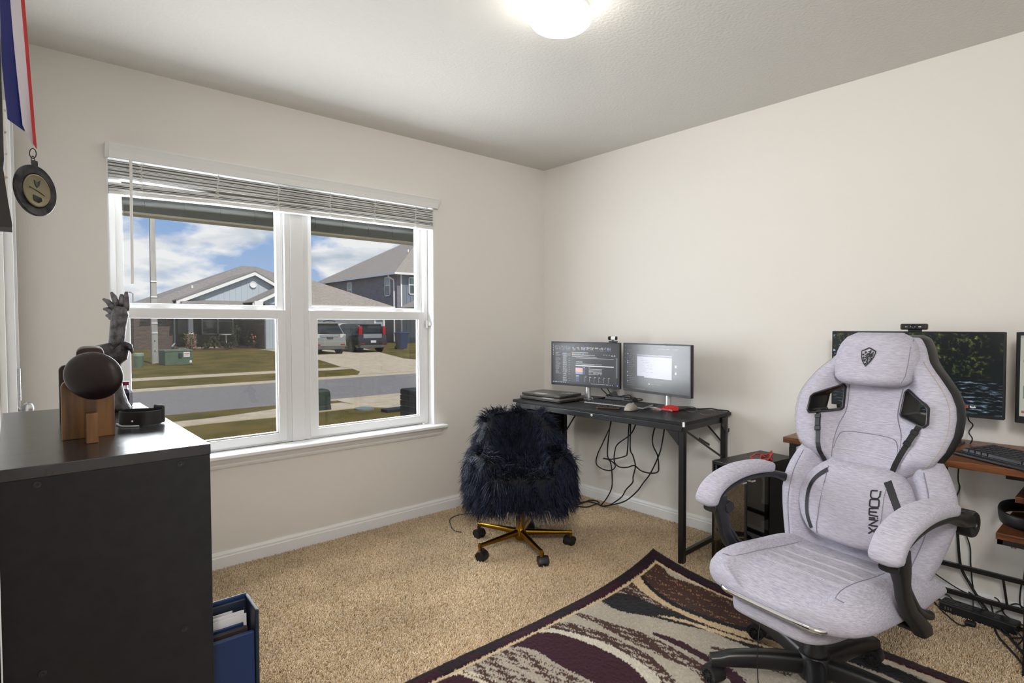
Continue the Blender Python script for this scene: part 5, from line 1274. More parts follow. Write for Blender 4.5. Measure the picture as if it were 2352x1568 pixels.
# black mechanical keyboard on the brown desk
k2 = empty('keyboard', (2.74, .505, .75), R(-124), label='black mechanical keyboard on the brown desk under the creek monitor', cat='keyboard')
kid(MB().loft([[(0, 0, .002), (.445, 0, .002), (.445, .15, .002), (0, .15, .002)], [(0, -.0, .014), (.445, -.0, .014), (.445, .15, .026), (0, .15, .026)]]).build('case', M_pl, bevel=.003), k2)
wr = MB().box((0, -.028, .002), (.445, .004, .012)); kid(wr.build('wrist_rest', M_pl, bevel=.003), k2)
kk = MB(); keys(kk, 17, 6, .435, .145, .015, .027, gap=.004, h=.009)
kc = tag(kid(kk.build('keycaps', mat('black_keycap', (.022, .022, .028), .45)), k2), kind='stuff'); kc.location = (.2225, .075, 0)
for i in range(2): kid(MB().cyl((.13 + i * .02, .142, .026), (.13 + i * .02, .142, .034), .008, 14).build('dial', M_pl, auto=40), k2)

# band-shaped headset on the low shelf
hb = empty('headset_band', (2.90, .31, .50), label='black hoop-shaped headset band resting on the low brown shelf', cat='headset')
rows = []
for i in range(49):
    a = 2 * math.pi * i / 48; k = .92
    cx, cy = .16 * sup(math.cos(a), .9), .105 * sup(math.sin(a), .9)
    rows.append([(cx * s_, cy * s_, z) for s_, z in ((.93, .004), (.90, .028), (.93, .048), (.98, .05), (1.0, .044), (.985, .02), (.95, .002))])
put(MB().loft(rows, caps=False, M=Matrix.Translation((2.885, .300, .5005)) @ Matrix.Rotation(R(4), 4, 'Z')).build('band', mat('soft_black', (.014, .014, .014), .5), smooth=True), hb)
put(MB().box((2.735, .285, .505), (2.75, .325, .545)).build('slider', M_black, bevel=.004), hb)

# computer tower with glass sides
tw = empty('computer_tower', (2.66, 1.31, 0), R(-8), label='black computer tower with glass sides on the carpet between the desks', cat='computer')
w_, d_, h_ = .40, .185, .56
M_tg = glass_mat('smoked_glass', (.42, .41, .40), .22)
fr = MB()
for x, y in ((0, 0), (w_, 0), (0, d_), (w_, d_)): kid(MB().box((x - .005, y - .005, .02), (x + .005, y + .005, h_ - .015)).build('frame_post', M_blackm), tw)

kid(MB().box((-.006, -.006, h_ - .018), (w_ + .006, d_ + .006, h_)).build('top_panel', M_blackm, bevel=.002), tw)
kid(MB().box((-.006, -.006, .012), (w_ + .006, d_ + .006, .04)).build('bottom_panel', M_blackm, bevel=.002), tw)
kid(MB().box((-.004, .005, .04), (-.001, d_ - .005, h_ - .018)).build('front_glass', M_tg), tw)
kid(MB().box((.005, -.004, .04), (.19, -.001, h_ - .018)).build('side_glass', M_tg), tw)
kid(MB().box((.19, -.005, .04), (w_ - .005, .0, h_ - .018)).build('rear_side_panel', M_blackm), tw)
kid(MB().box((.02, d_ - .012, .04), (w_ - .005, d_ - .004, h_ - .018)).build('motherboard_tray', mat('tray_grey', srgb(78, 76, 74), .5)), tw)
gp = MB(); gp.box((.06, .02, .26), (.32, d_ - .02, .30)); gp.box((.10, .04, .36), (.20, d_ - .02, .46)); gp.box((.04, .015, .045), (.38, d_ - .02, .14))
kid(gp.build('components', M_pl, bevel=.003), tw)
for x, z in ((.04, .40), (.04, .28)):
    kid(MB().lathe([(.045, 0), (.055, 0), (.055, .018), (.045, .018)], 24, Matrix.Translation((.012, .09, z)) @ Matrix.Rotation(R(90), 4, 'Y')).build('fan_ring', M_pl, auto=40), tw)
for x, y in ((.03, .03), (w_ - .03, .03), (.03, d_ - .03), (w_ - .03, d_ - .03)): kid(MB().cyl((x, y, 0), (x, y, .014), .012, 12).build('foot', M_black), tw)
rc = []
for i in range(30):
    a = i * .55
    rc.append((2.85 + .09 * math.cos(a) + .004 * i, 1.345 + .035 * math.sin(a * 1.1) - .0010 * i, .563 + .004 * (i % 3) + .012 * max(0, math.sin(a * .7))))
cab('cable', rc, .0035, 'tangle of red cable lying on top of the black computer tower', M_red, k=4)

# cables and power strip under the brown desk
ps = empty('power_strip', (3.03, .49, 0), R(-96), label='black power strip on the carpet below the brown desk', cat='power strip')
kid(MB().box((-.12, -.035, .008), (.14, .035, .050)).build('strip_body', M_pl, bevel=.006), ps)
for i in range(5):
    kid(MB().box((-.10 + i * .045, -.014, .050), (-.072 + i * .045, .014, .0512)).build('socket', M_black), ps)
for i in range(3): kid(MB().box((-.098 + i * .01, -.0358, .022), (-.094 + i * .01, -.0348, .034)).build('port', M_steel), ps)
G2 = 'loose cables under the brown desk'
UND = [
 ('thick black power cord falling from the brown desk past the wall outlet to the carpet', .0055, [(3.08, .61, .72), (3.08, .605, .551), (3.08, .575, .481), (3.08, .571, .434), (3.08, .565, .33), (3.08, .552, .2), (3.08, .516, .126), (3.07, .469, .058), (2.999, .403, .02), (2.822, .313, .018), (2.70, .25, .018)]),
 ('thin black cord twisted round the thick one below the brown desk', .0028, [(3.085, .562, .72), (3.085, .569, .587), (3.088, .563, .541), (3.085, .572, .501), (3.09, .574, .452), (3.085, .558, .389), (3.08, .524, .304), (3.08, .518, .211), (3.085, .504, .102), (3.085, .458, .081), (3.085, .44, .03)]),
 ('thin black cord meandering down from the gaming chair to a small plug on the carpet', .0028, [(3.085, .60, .42), (3.08, .619, .325), (3.085, .631, .283), (3.08, .625, .196), (3.085, .659, .136), (3.08, .658, .077), (3.06, .641, .02), (2.933, .554, .018), (2.902, .512, .018), (2.941, .491, .018)]),
 ('black lead arching along the baseboard into the power strip', .003, [(3.09, .95, .03), (3.09, .80, .055), (3.08, .695, .05), (3.08, .607, .06), (3.075, .575, .045), (3.05, .545, .052)]),
 ('thick black lead lying along the baseboard to the end of the power strip', .0045, [(3.10, .98, .018), (3.10, .80, .022), (3.085, .65, .03), (3.06, .60, .025), (3.05, .56, .03)]),
 ('straight thin black cord slanting to the lower rear bar', .0028, [(3.088, .70, .18), (3.085, .656, .143), (3.075, .553, .098), (3.07, .472, .085)]),
 ('black cord hanging at the right end between the two rear bars', .003, [(3.085, .335, .45), (3.085, .347, .221), (3.085, .355, .182), (3.085, .358, .109), (3.085, .344, .078), (3.085, .32, .03)]),
 ('black lead running forward over the carpet from the power strip', .004, [(3.03, .40, .045), (2.99, .42, .02), (2.91, .400, .018), (2.821, .352, .018), (2.74, .31, .018), (2.64, .27, .018)]),
 ('short black cord dropping over the lower rear bar at the right', .003, [(3.065, .436, .110), (3.062, .42, .10), (3.07, .401, .047), (3.06, .344, .030), (3.05, .30, .02)]),
 ('black cord rising in a small arch right of the power strip', .003, [(3.06, .43, .05), (3.07, .415, .06), (3.07, .374, .103), (3.07, .345, .096), (3.07, .31, .03)]),
 ('black cord lying flat at the right edge by the power strip', .0035, [(2.98, .43, .018), (3.008, .418, .02), (3.03, .368, .02), (3.03, .33, .02), (3.0, .28, .02)]),
 ('black cord looped in a ring on the carpet right of the power strip', .003, [(2.95, .37, .018), (2.99, .39, .02), (3.02, .36, .03), (2.99, .32, .04), (2.94, .33, .03), (2.93, .365, .02), (2.97, .40, .018), (3.02, .41, .02)]),
 ('thin black cord crossing in front of the looped one', .0025, [(2.88, .34, .016), (2.93, .33, .03), (2.97, .36, .04), (3.01, .33, .03), (3.04, .30, .02)]),
 ('thin black cord from the power strip up over the lower bar', .0025, [(3.04, .50, .052), (3.05, .505, .085), (3.058, .520, .105), (3.062, .50, .09), (3.05, .47, .055)]),
]
for lab, r, pts in UND: cab('cable', pts, r, lab)
tag(MB().box((2.925, .474, .012), (2.955, .51, .030)).build('plug', M_pl, bevel=.005), 'small black plug lying on the carpet near the power strip', 'plug')
cab('cable', [(3.0, .526, .875), (2.995, .520, .85), (3.005, .508, .83), (3.0, .520, .80), (2.998, .508, .775), (3.0, .515, .752)], .0026, 'short black cord hanging from the creek monitor to the brown desktop')
# ------------------------------------------------------------------ rug
RX1, RY1 = 2.452, 1.695
RX0, RY0 = 0.55, -0.62
def rug_z(x, y):
    dx, dy = RX1 - x, RY1 - y
    z = .0195
    d = dx * .72 + dy * .70
    if d < .42: z += .085 * (1 - d / .42) ** 2.1 * (1 if d > 0 else 1)
    e = min(dx, dy) 
    z += .006 * math.exp(-(dy / .05) ** 2) * (.5 + .5 * math.sin(x * 7)) + .012 * math.exp(-(dx / .10) ** 2) * math.exp(-((y - 1.25) / .35) ** 2)
    return z
SW = [
('greige2', [(1.0, 1.66), (1.3, 1.64), (1.44, 1.60), (1.50, 1.4), (1.5, 1.1), (1.45, .5), (.9, .5), (.9, 1.66)]),
('cream2', [(1.074, 1.643), (1.174, 1.63), (1.211, 1.59), (1.244, 1.447), (1.22, 1.2), (1.19, 1.2), (1.198, 1.456), (1.179, 1.584), (1.128, 1.63), (1.075, 1.609)]),
('maroon', [(1.0, 1.64), (1.153, 1.619), (1.179, 1.584), (1.198, 1.456), (1.18, 1.2), (1.0, 1.2)]),
('speck', [(1.186, 1.619), (1.275, 1.619), (1.315, 1.597), (1.33, 1.497), (1.333, 1.346), (1.29, 1.1), (1.226, 1.1), (1.226, 1.379), (1.211, 1.521)]),
('speck', [(1.291, 1.623), (1.393, 1.619), (1.438, 1.566), (1.451, 1.426), (1.473, 1.266), (1.43, 1.0), (1.372, 1.0), (1.372, 1.312), (1.360, 1.468), (1.335, 1.575)]),
('maroon', [(1.415, 1.627), (1.495, 1.627), (1.576, 1.625), (1.627, 1.557), (1.666, 1.393), (1.663, 1.249), (1.621, 1.134), (1.567, 1.026), (1.50, .8), (1.40, .8), (1.457, 1.124), (1.485, 1.255), (1.471, 1.408), (1.473, 1.528), (1.447, 1.592)]),
('white', [(1.571, 1.629), (1.613, 1.628), (1.652, 1.58), (1.705, 1.426), (1.71, 1.284), (1.691, 1.164), (1.653, 1.095), (1.589, 1.007), (1.50, .8), (1.46, .8), (1.563, 1.03), (1.621, 1.134), (1.663, 1.249), (1.666, 1.393), (1.627, 1.557)]),
('brownsp', [(1.606, 1.629), (1.665, 1.636), (1.702, 1.62), (1.756, 1.469), (1.767, 1.328), (1.761, 1.213), (1.697, 1.076), (1.614, .984), (1.54, .8), (1.50, .8), (1.589, 1.007), (1.658, 1.111), (1.691, 1.164), (1.71, 1.284), (1.705, 1.426), (1.65, 1.579)]),
('brownsp', [(1.783, 1.635), (1.809, 1.614), (1.857, 1.434), (1.882, 1.304), (1.87, 1.161), (1.856, 1.053), (1.796, .968), (1.68, .7), (1.62, .7), (1.761, .999), (1.803, 1.07), (1.798, 1.179), (1.789, 1.308), (1.792, 1.499)]),
('maroon', [(1.901, 1.325), (1.93, 1.266), (1.938, 1.19), (1.93, 1.121), (1.927, 1.039), (1.894, .937), (1.869, .903), (1.78, .75), (1.74, .76), (1.83, .937), (1.876, 1.012), (1.891, 1.11), (1.898, 1.211)]),
('brownsp', [(2.00, 1.1), (2.06, 1.0), (2.07, .85), (2.02, .85), (2.01, 1.0), (1.98, 1.1)]),
('black', [(1.963, 1.643), (2.017, 1.652), (2.066, 1.639), (2.11, 1.56), (2.107, 1.422), (2.13, 1.331), (2.164, 1.216), (2.137, 1.07), (2.149, .974), (2.16, .8), (2.12, .6), (2.08, .6), (2.115, .8), (2.115, .957), (2.096, 1.008), (2.091, 1.097), (2.089, 1.173), (2.048, 1.272), (2.011, 1.394), (1.952, 1.507), (1.95, 1.589)]),
('cream', [(2.038, 1.382), (2.078, 1.327), (2.103, 1.236), (2.127, 1.116), (2.16, .978), (2.18, .8), (2.165, .8), (2.142, .969), (2.111, 1.057), (2.092, 1.162), (2.076, 1.254)]),
('brownsp', [(2.061, 1.643), (2.148, 1.659), (2.235, 1.662), (2.179, 1.569), (2.149, 1.458), (2.135, 1.326), (2.137, 1.2), (2.137, 1.07), (2.16, .978), (2.135, 1.057), (2.124, 1.18), (2.119, 1.324), (2.107, 1.422), (2.11, 1.56)]),
('maroon', [(2.132, 1.399), (2.138, 1.256), (2.143, 1.125), (2.171, .983), (2.20, .8), (2.18, .8), (2.158, .977), (2.132, 1.087), (2.11, 1.24)]),
('cream', [(2.232, 1.665), (2.311, 1.678), (2.236, 1.58), (2.168, 1.423), (2.16, 1.27), (2.178, 1.143), (2.199, 1.052), (2.24, .8), (2.20, .8), (2.153, 1.041), (2.134, 1.133), (2.123, 1.261), (2.133, 1.408), (2.164, 1.541)]),
('black', [(2.311, 1.678), (2.359, 1.682), (2.276, 1.608), (2.198, 1.443), (2.189, 1.287), (2.204, 1.157), (2.236, 1.057), (2.27, .8), (2.235, .8), (2.196, 1.05), (2.176, 1.142), (2.158, 1.268), (2.165, 1.421), (2.233, 1.578)]),
('browndk', [(2.359, 1.682), (2.50, 1.70), (2.41, 1.557), (2.42, 1.399), (2.42, 1.251), (2.42, 1.086), (2.36, .85), (2.27, .8), (2.236, 1.057), (2.204, 1.157), (2.189, 1.287), (2.198, 1.443), (2.276, 1.608)]),
('white', [(2.40, .72), (2.42, .55), (2.40, .3), (2.33, .3), (2.36, .56), (2.33, .72)]),
('black', [(2.34, .78), (2.36, .6), (2.31, .4), (2.25, .4), (2.28, .6), (2.28, .78)]),
]
def inside(poly, X, Y):
    r = np.zeros(X.shape, bool); n = len(poly)
    for i in range(n):
        x0, y0 = poly[i]; x1, y1 = poly[(i + 1) % n]
        if y0 == y1: continue
        c = ((y0 > Y) != (y1 > Y)) & (X < (x1 - x0) * (Y - y0) / (y1 - y0) + x0)
        r ^= c
    return r
def curve_poly(pts): 
    P = [Vector((x, y, 0)) for x, y in pts]; n = len(P); out = []
    for i in range(n):
        p0, p1, p2, p3 = P[i - 1], P[i], P[(i + 1) % n], P[(i + 2) % n]
        for j in range(4):
            t = j / 4; q = 0.5 * ((2 * p1) + (p2 - p0) * t + (2 * p0 - 5 * p1 + 4 * p2 - p3) * t * t + (3 * p1 - p0 - 3 * p2 + p3) * t ** 3)
            out.append((q.x, q.y))
    return out
def build_rug():
    st = .0052
    xs = np.arange(RX0, RX1 + 1e-6, st); ys = np.arange(RY0, RY1 + 1e-6, st)
    xs[-1] = RX1; ys[-1] = RY1
    X, Y = np.meshgrid(xs, ys); ny, nx = X.shape
    Z = np.vectorize(rug_z)(X, Y)
    g = np.random.default_rng(11)
    k = (CAMZ - .02) / (CAMZ - Z); PX, PY_ = X * k, Y * k                        # pattern coordinates on the curled corner
    jx = PX + g.normal(0, .0022, X.shape); jy = PY_ + g.normal(0, .0022, X.shape)
    colr = {'greige': srgb(164, 155, 140), 'greige2': srgb(160, 150, 136), 'maroon': srgb(50, 17, 30), 'black': srgb(27, 25, 27), 'brown': srgb(66, 43, 36), 'cream': srgb(196, 172, 136), 'cream2': srgb(196, 184, 162), 'white': srgb(192, 184, 168)}
    col = np.zeros((ny, nx, 3)); col[:] = colr['greige']
    # long fine streaks for the mottling, following the sweep of the bands
    ns = np.array([[0.0]]); 
    s1 = np.sin(jx * 190 + 3 * np.sin(jy * 4) + jy * 60) + np.sin(jx * 93 - jy * 25 + 1.3) + g.normal(0, .9, X.shape)
    soft = np.sin(PX * 23 + PY_ * 5) * .5 + np.sin(PX * 9 - PY_ * 14 + 2) * .5
    col *= (1 + .09 * soft + g.normal(0, .05, X.shape))[..., None]
    # out of the picture the sweep goes on
    far = (jx < 1.0) | (jy < .42)
    bands = np.sin((jx * 3.1 + .9 * np.sin(jy * 2.4)) * 4)
    col[far & (bands > .55)] = colr['maroon']; col[far & (bands < -.5)] = colr['brown']; col[far & (bands > -.08) & (bands < .1)] = colr['black']
    for nm, pts in SW:
        m = inside(curve_poly(pts), jx, jy)
        if nm in colr: col[m] = np.array(colr[nm]) * (1 + g.normal(0, .08, (int(m.sum()), 1)))
        elif nm == 'speck': q = m & (s1 > .15); col[q] = colr['brown']
        elif nm == 'brownsp': col[m & (s1 > -1.15)] = colr['brown']
        elif nm == 'browndk': col[m] = colr['brown']; col[m & (s1 > 1.9)] = srgb(150, 112, 80)
    dx = RX1 - X; dy = RY1 - Y; e = np.minimum(np.minimum(dx, dy), np.minimum(X - RX0, Y - RY0)) + g.normal(0, .0012, X.shape)
    mott = np.sin(X * 31) * np.sin(Y * 27 + 1) + np.sin(X * 12 + Y * 9) + g.normal(0, .5, X.shape)
    ln = (e < .066); col[ln] = colr['cream']
    bd_ = e < .053; col[bd_] = colr['maroon'] ; col[bd_ & (mott < -.1)] = srgb(34, 22, 28); col[e < .012] = colr['black']
    col *= (1 + g.normal(0, .07, X.shape))[..., None]; col = np.clip(col, .002, 1)
    carve = np.where((e > .050) & (e < .056), -.003, 0) + np.where((e > .063) & (e < .069), -.003, 0)
    Zt = Z + g.normal(0, .0008, X.shape) + carve
    top = np.stack([X, Y, Zt], -1).reshape(-1, 3)
    idx = np.arange(nx * ny).reshape(ny, nx)
    F = np.stack([idx[:-1, :-1], idx[:-1, 1:], idx[1:, 1:], idx[1:, :-1]], -1).reshape(-1, 4)
    # rim and underside
    rim = np.concatenate([idx[0, :], idx[1:, -1], idx[-1, -2::-1], idx[-2:0:-1, 0]])
    low = top[rim].copy(); low[:, 2] -= .0085; o = len(top); m = len(rim)
    V = np.concatenate([top, low]); a = np.arange(m); b = (a + 1) % m
    S_ = np.stack([rim[a], o + a, o + b, rim[b]], -1)
    allF = np.concatenate([F, S_])
    me = bpy.data.meshes.new('area_rug')
    me.vertices.add(len(V)); me.vertices.foreach_set('co', V.astype(np.float32).ravel())
    me.loops.add(allF.size); me.loops.foreach_set('vertex_index', allF.ravel().astype(np.int32))
    me.polygons.add(len(allF)); me.polygons.foreach_set('loop_start', (np.arange(len(allF)) * 4).astype(np.int32))
    me.update(); me.validate()
    cv = np.concatenate([col.reshape(-1, 3), np.tile(np.array(colr['black']), (m, 1))]); cv = np.concatenate([cv, np.ones((len(cv), 1))], 1)
    ca = me.color_attributes.new('yarn', 'FLOAT_COLOR', 'POINT'); ca.data.foreach_set('color', cv.astype(np.float32).ravel())
    mt = bpy.data.materials.new('rug_yarn'); mt.use_nodes = True; nt = mt.node_tree; N = nt.nodes.new; L = nt.links.new
    b_ = nt.nodes['Principled BSDF']; b_.inputs['Roughness'].default_value = .95; b_.inputs['Specular IOR Level'].default_value = .08
    b_.inputs['Sheen Weight'].default_value = .08
    vc = N('ShaderNodeVertexColor'); vc.layer_name = 'yarn'; L(vc.outputs[0], b_.inputs['Base Color'])
    tc = N('ShaderNodeTexCoord'); n = N('ShaderNodeTexNoise'); L(tc.outputs['Object'], n.inputs['Vector']); n.inputs['Scale'].default_value = 420; n.inputs['Detail'].default_value = 2
    bp = N('ShaderNodeBump'); bp.inputs['Strength'].default_value = .5; bp.inputs['Distance'].default_value = .004; L(n.outputs['Fac'], bp.inputs['Height']); L(bp.outputs[0], b_.inputs['Normal'])
    me.materials.append(mt)
    o_ = bpy.data.objects.new('area_rug', me); C.objects.link(o_)
    tag(o_, 'rug with maroon, brown, black and cream swooshes, its far corner curled up', 'rug')
build_rug()

# ------------------------------------------------------------------ carpet pile
def carpet():
    g = np.random.default_rng(5); S = .30; n = 74
    gx, gy = np.meshgrid((np.arange(n) + .5) / n * S - S / 2, (np.arange(n) + .5) / n * S - S / 2)
    px = gx.ravel() + g.uniform(-.0028, .0028, n * n); py = gy.ravel() + g.uniform(-.0028, .0028, n * n); m = n * n
    cl = np.array([mnoise.noise_vector(Vector((a * 55, b * 55, 0)))[:] for a, b in zip(px, py)])
    az = np.arctan2(cl[:, 1], cl[:, 0]) + g.normal(0, .9, m); tilt = g.uniform(.15, 1.05, m); ln = g.uniform(.011, .0165, m); r = g.uniform(.0016, .0023, m)
    d = np.stack([np.cos(az) * np.sin(tilt), np.sin(az) * np.sin(tilt), np.cos(tilt)], -1)
    p0 = np.stack([px, py, np.full(m, -.001)], -1); p1 = p0 + (np.array([0, 0, 1.]) * .55 + d * .45) * ln[:, None] * .6; p2 = p1 + d * ln[:, None] * .5
    K = 4; V = np.zeros((m, 3 * K, 3))
    for i, (p, sc) in enumerate(((p0, .9), (p1, 1.1), (p2, .75))):
        for j in range(K):
            a = 2 * math.pi * j / K + i * .5
            V[:, i * K + j] = p + np.stack([np.cos(a) * r * sc, np.sin(a) * r * sc, np.zeros(m)], -1)
    fs = []
    for i in range(2):
        for j in range(K): fs.append((i * K + j, i * K + (j + 1) % K, (i + 1) * K + (j + 1) % K, (i + 1) * K + j))
    fs.append((2 * K, 2 * K + 1, 2 * K + 2, 2 * K + 3)); fs = np.array(fs)
    F = (fs[None] + (np.arange(m) * 3 * K)[:, None, None]).reshape(-1, 4)
    me = bpy.data.meshes.new('tuft_patch'); V = V.reshape(-1, 3)
    me.vertices.add(len(V)); me.vertices.foreach_set('co', V.astype(np.float32).ravel())
    me.loops.add(F.size); me.loops.foreach_set('vertex_index', F.ravel().astype(np.int32))
    me.polygons.add(len(F)); me.polygons.foreach_set('loop_start', (np.arange(len(F)) * 4).astype(np.int32)); me.polygons.foreach_set('use_smooth', np.ones(len(F), bool))
    me.update(); me.validate()
    ct = np.array([srgb(204, 182, 150), srgb(190, 166, 132), srgb(214, 196, 170), srgb(168, 144, 112), srgb(198, 180, 158)])
    cc = ct[g.integers(0, len(ct), m)] * g.uniform(1.06, 1.30, (m, 1)); cc = np.minimum(cc, .92); cc = np.repeat(np.concatenate([cc, np.ones((m, 1))], 1), 3 * K, axis=0)
    ca = me.color_attributes.new('yarn', 'FLOAT_COLOR', 'POINT'); ca.data.foreach_set('color', cc.astype(np.float32).ravel())
    mt = bpy.data.materials.new('carpet_yarn'); mt.use_nodes = True; nt = mt.node_tree; N = nt.nodes.new; L = nt.links.new
    b_ = nt.nodes['Principled BSDF']; b_.inputs['Roughness'].default_value = .95; b_.inputs['Specular IOR Level'].default_value = .05
    vc = N('ShaderNodeVertexColor'); vc.layer_name = 'yarn'
    ge = N('ShaderNodeNewGeometry'); no = N('ShaderNodeTexNoise'); L(ge.outputs['Position'], no.inputs['Vector']); no.inputs['Scale'].default_value = 2.6; no.inputs['Detail'].default_value = 3
    mr = N('ShaderNodeMapRange'); L(no.outputs['Fac'], mr.inputs['Value']); mr.inputs['From Min'].default_value = .35; mr.inputs['From Max'].default_value = .65; mr.inputs['To Min'].default_value = .84; mr.inputs['To Max'].default_value = 1.06
    mx = N('ShaderNodeMixRGB'); mx.blend_type = 'MULTIPLY'; mx.inputs[0].default_value = 1; L(vc.outputs[0], mx.inputs[1]); L(mr.outputs[0], mx.inputs[2]); L(mx.outputs[0], b_.inputs['Base Color'])
    me.materials.append(mt)
    patch = bpy.data.objects.new('tuft_patch', me)
    pts = [(x, y, 0) for x in np.arange(0.0 + .12, XB, S) for y in np.arange(-.60, YA, S)]
    pm = bpy.data.meshes.new('carpet_pile'); pm.from_pydata([tuple(map(float, p)) for p in pts], [], [])
    o = bpy.data.objects.new('carpet_pile', pm); C.objects.link(o)
    ng = bpy.data.node_groups.new('pile', 'GeometryNodeTree')
    ng.interface.new_socket('Geometry', in_out='INPUT', socket_type='NodeSocketGeometry'); ng.interface.new_socket('Geometry', in_out='OUTPUT', socket_type='NodeSocketGeometry')
    N = ng.nodes.new; L = ng.links.new
    gi = N('NodeGroupInput'); go = N('NodeGroupOutput'); oi = N('GeometryNodeObjectInfo'); oi.inputs['Object'].default_value = patch; oi.inputs['As Instance'].default_value = True
    ip = N('GeometryNodeInstanceOnPoints'); rv = N('FunctionNodeRandomValue'); rv.data_type = 'INT'
    rv.inputs[4].default_value = 0; rv.inputs[5].default_value = 3
    mu = N('ShaderNodeMath'); mu.operation = 'MULTIPLY'; mu.inputs[1].default_value = math.pi / 2; L(rv.outputs[2], mu.inputs[0])
    cx = N('ShaderNodeCombineXYZ'); L(mu.outputs[0], cx.inputs['Z'])
    L(gi.outputs[0], ip.inputs['Points']); L(oi.outputs['Geometry'], ip.inputs['Instance']); L(cx.outputs[0], ip.inputs['Rotation']); L(ip.outputs[0], go.inputs[0])
    md = o.modifiers.new('pile', 'NODES'); md.node_group = ng
    tag(o, 'beige frieze carpet pile covering the whole floor', 'carpet', kind='stuff')
carpet()
# ------------------------------------------------------------------ outside: own porch, street, houses, cars
GZ = -0.40
def gz(x, y): return GZ + .30 * min(1, max(0, (y - 21.4) / 16.6))
M_grass = mat('lawn_grass', srgb(118, 103, 52), .95, col2=srgb(86, 80, 36), nscale=.9, detail=9, lo=.40, hi=.62, bump=.8, bscale=30, bdist=.05, spec=.1)
M_conc = mat('pale_concrete', srgb(204, 190, 166), .9, col2=srgb(184, 170, 146), nscale=4, detail=8, spec=.15)
M_asph = mat('asphalt', srgb(146, 142, 140), .9, col2=srgb(124, 121, 120), nscale=30, detail=8, spec=.15)
def flatpoly(name, pts, m, dz, thick=.08, z=None):
    """ground piece: a slab with its own thickness following the ground"""
    zz = [(gz(x, y) if z is None else z) + dz for x, y in pts]; n = len(pts)
    v = [(x, y, q) for (x, y), q in zip(pts, zz)] + [(x, y, q - thick) for (x, y), q in zip(pts, zz)]
    f = [tuple(range(n)), tuple(range(2 * n - 1, n - 1, -1))] + [(i, n + i, n + (i + 1) % n, (i + 1) % n) for i in range(n)]
    return MB().add(v, f).build(name, m)
lw = MB(); rows = []
for y, z in ((3.4, GZ), (21.4, GZ), (38, GZ + .3), (160, GZ + .3)): rows.append([(-120, y, z), (160, y, z), (160, y, z - .3), (-120, y, z - .3)])
struct(lw.loft(rows).build('lawn', M_grass))
struct(flatpoly('street', [(-80, 12.13), (120, 12.13), (120, 16.86), (-80, 16.86)], M_asph, .006))
struct(flatpoly('kerb', [(-80, 16.86), (120, 16.86), (120, 17.55), (-80, 17.55)], M_conc, .02))
struct(flatpoly('sidewalk', [(-80, 20.3), (120, 20.3), (120, 21.35), (-80, 21.35)], M_conc, .012))
nsw = [(-40, 10.5)] + [(x, 10.55 + .05 * math.sin(x * 3)) for x in np.linspace(0, 5, 9)] + [(5.4, 10.6), (5.3, 11.5), (4.6, 11.45), (3.9, 11.5), (3.2, 11.28), (2.6, 11.15), (0, 11.1), (-40, 11.1)]
struct(flatpoly('sidewalk', nsw, M_conc, .014))
struct(flatpoly('driveway', [(5.0, 12.14), (5.35, 11.9), (5.35, 10.6), (5.9, 9.7), (6.6, 8.6), (6.6, 3.6), (13, 3.6), (13, 12.14)], M_conc, .016))
dv = [(8.6, 17.5), (9.3, 18.7), (9.75, 20.3), (9.85, 21.5), (10.45, 24.5), (11.0, 28.0), (11.2, 35.5), (17.3, 35.5), (15.6, 29.0), (14.2, 24.0), (14.6, 21.5), (16.5, 18.7), (18.0, 17.5)]
struct(flatpoly('driveway', dv, M_conc, .020))

# own porch: beam, ceiling and the low brick pier
M_beam = mat('porch_vinyl_shaded', srgb(96, 98, 86), .6); M_beam2 = mat('porch_vinyl_lit', srgb(196, 184, 158), .55)  # shade coloured into the beam vinyl, ground bounce into its paler underside
struct(MB().box((-6, 3.32, 2.62), (9, 6.3, 2.74)).build('porch_roof', M_beam))
bm_ = MB(); bm_.box((-6, 5.80, 2.225), (9, 5.93, 2.62))
for i in range(38): bm_.box((-3 + i * .30, 5.792, 2.26), (-2.985 + i * .30, 5.80, 2.62))
bo_ = struct(bm_.build('porch_beam', M_beam))
struct(MB().box((-6, 5.79, 2.207), (9, 5.94, 2.225)).build('porch_trim', M_beam2))
pier = empty('brick_pier', (3.93, 6.2, GZ), label='low dark brick pier just outside the right window pane', cat='pier')
M_bk = [mat('pier_brick_%s' % n, c, .85, col2=tuple(q * .7 for q in c), nscale=14) for n, c in (('dark', srgb(70, 60, 58)), ('brown', srgb(80, 66, 62)), ('grey', srgb(60, 55, 56)))]
put(MB().box((3.74, 6.01, GZ), (4.12, 6.39, .448)).build('mortar_core', mat('mortar', srgb(112, 106, 102), .95)), pier)
bmesh_cache = []
for i in range(3):
    bmesh_cache.append(MB().box((-.096, -.045, -.0305), (.096, .045, .0305)).build('brick', M_bk[i], bevel=.003, seg=1).data)
for o_ in [o for o in C.objects if o.name.startswith('brick') and o.type == 'MESH' and o.parent is None]: bpy.data.objects.remove(o_)
c = 0
z = GZ + .034
while z < .44:
    for side in range(4):
        for k in range(2):
            o_ = bpy.data.objects.new('brick', bmesh_cache[random.randrange(3)]); C.objects.link(o_)
            a = side * math.pi / 2
            lx_ = (-.105 if k == 0 else .095) + (.0 if c % 2 else .010); ly_ = -.155
            if c % 2: lx_ = -lx_
            o_.location = (3.93 + lx_ * math.cos(a) - ly_ * math.sin(a) + random.uniform(-.002, .002), 6.2 + lx_ * math.sin(a) + ly_ * math.cos(a), z); o_.rotation_euler = (0, 0, a)
            put(o_, pier)
    z += .0705; c += 1

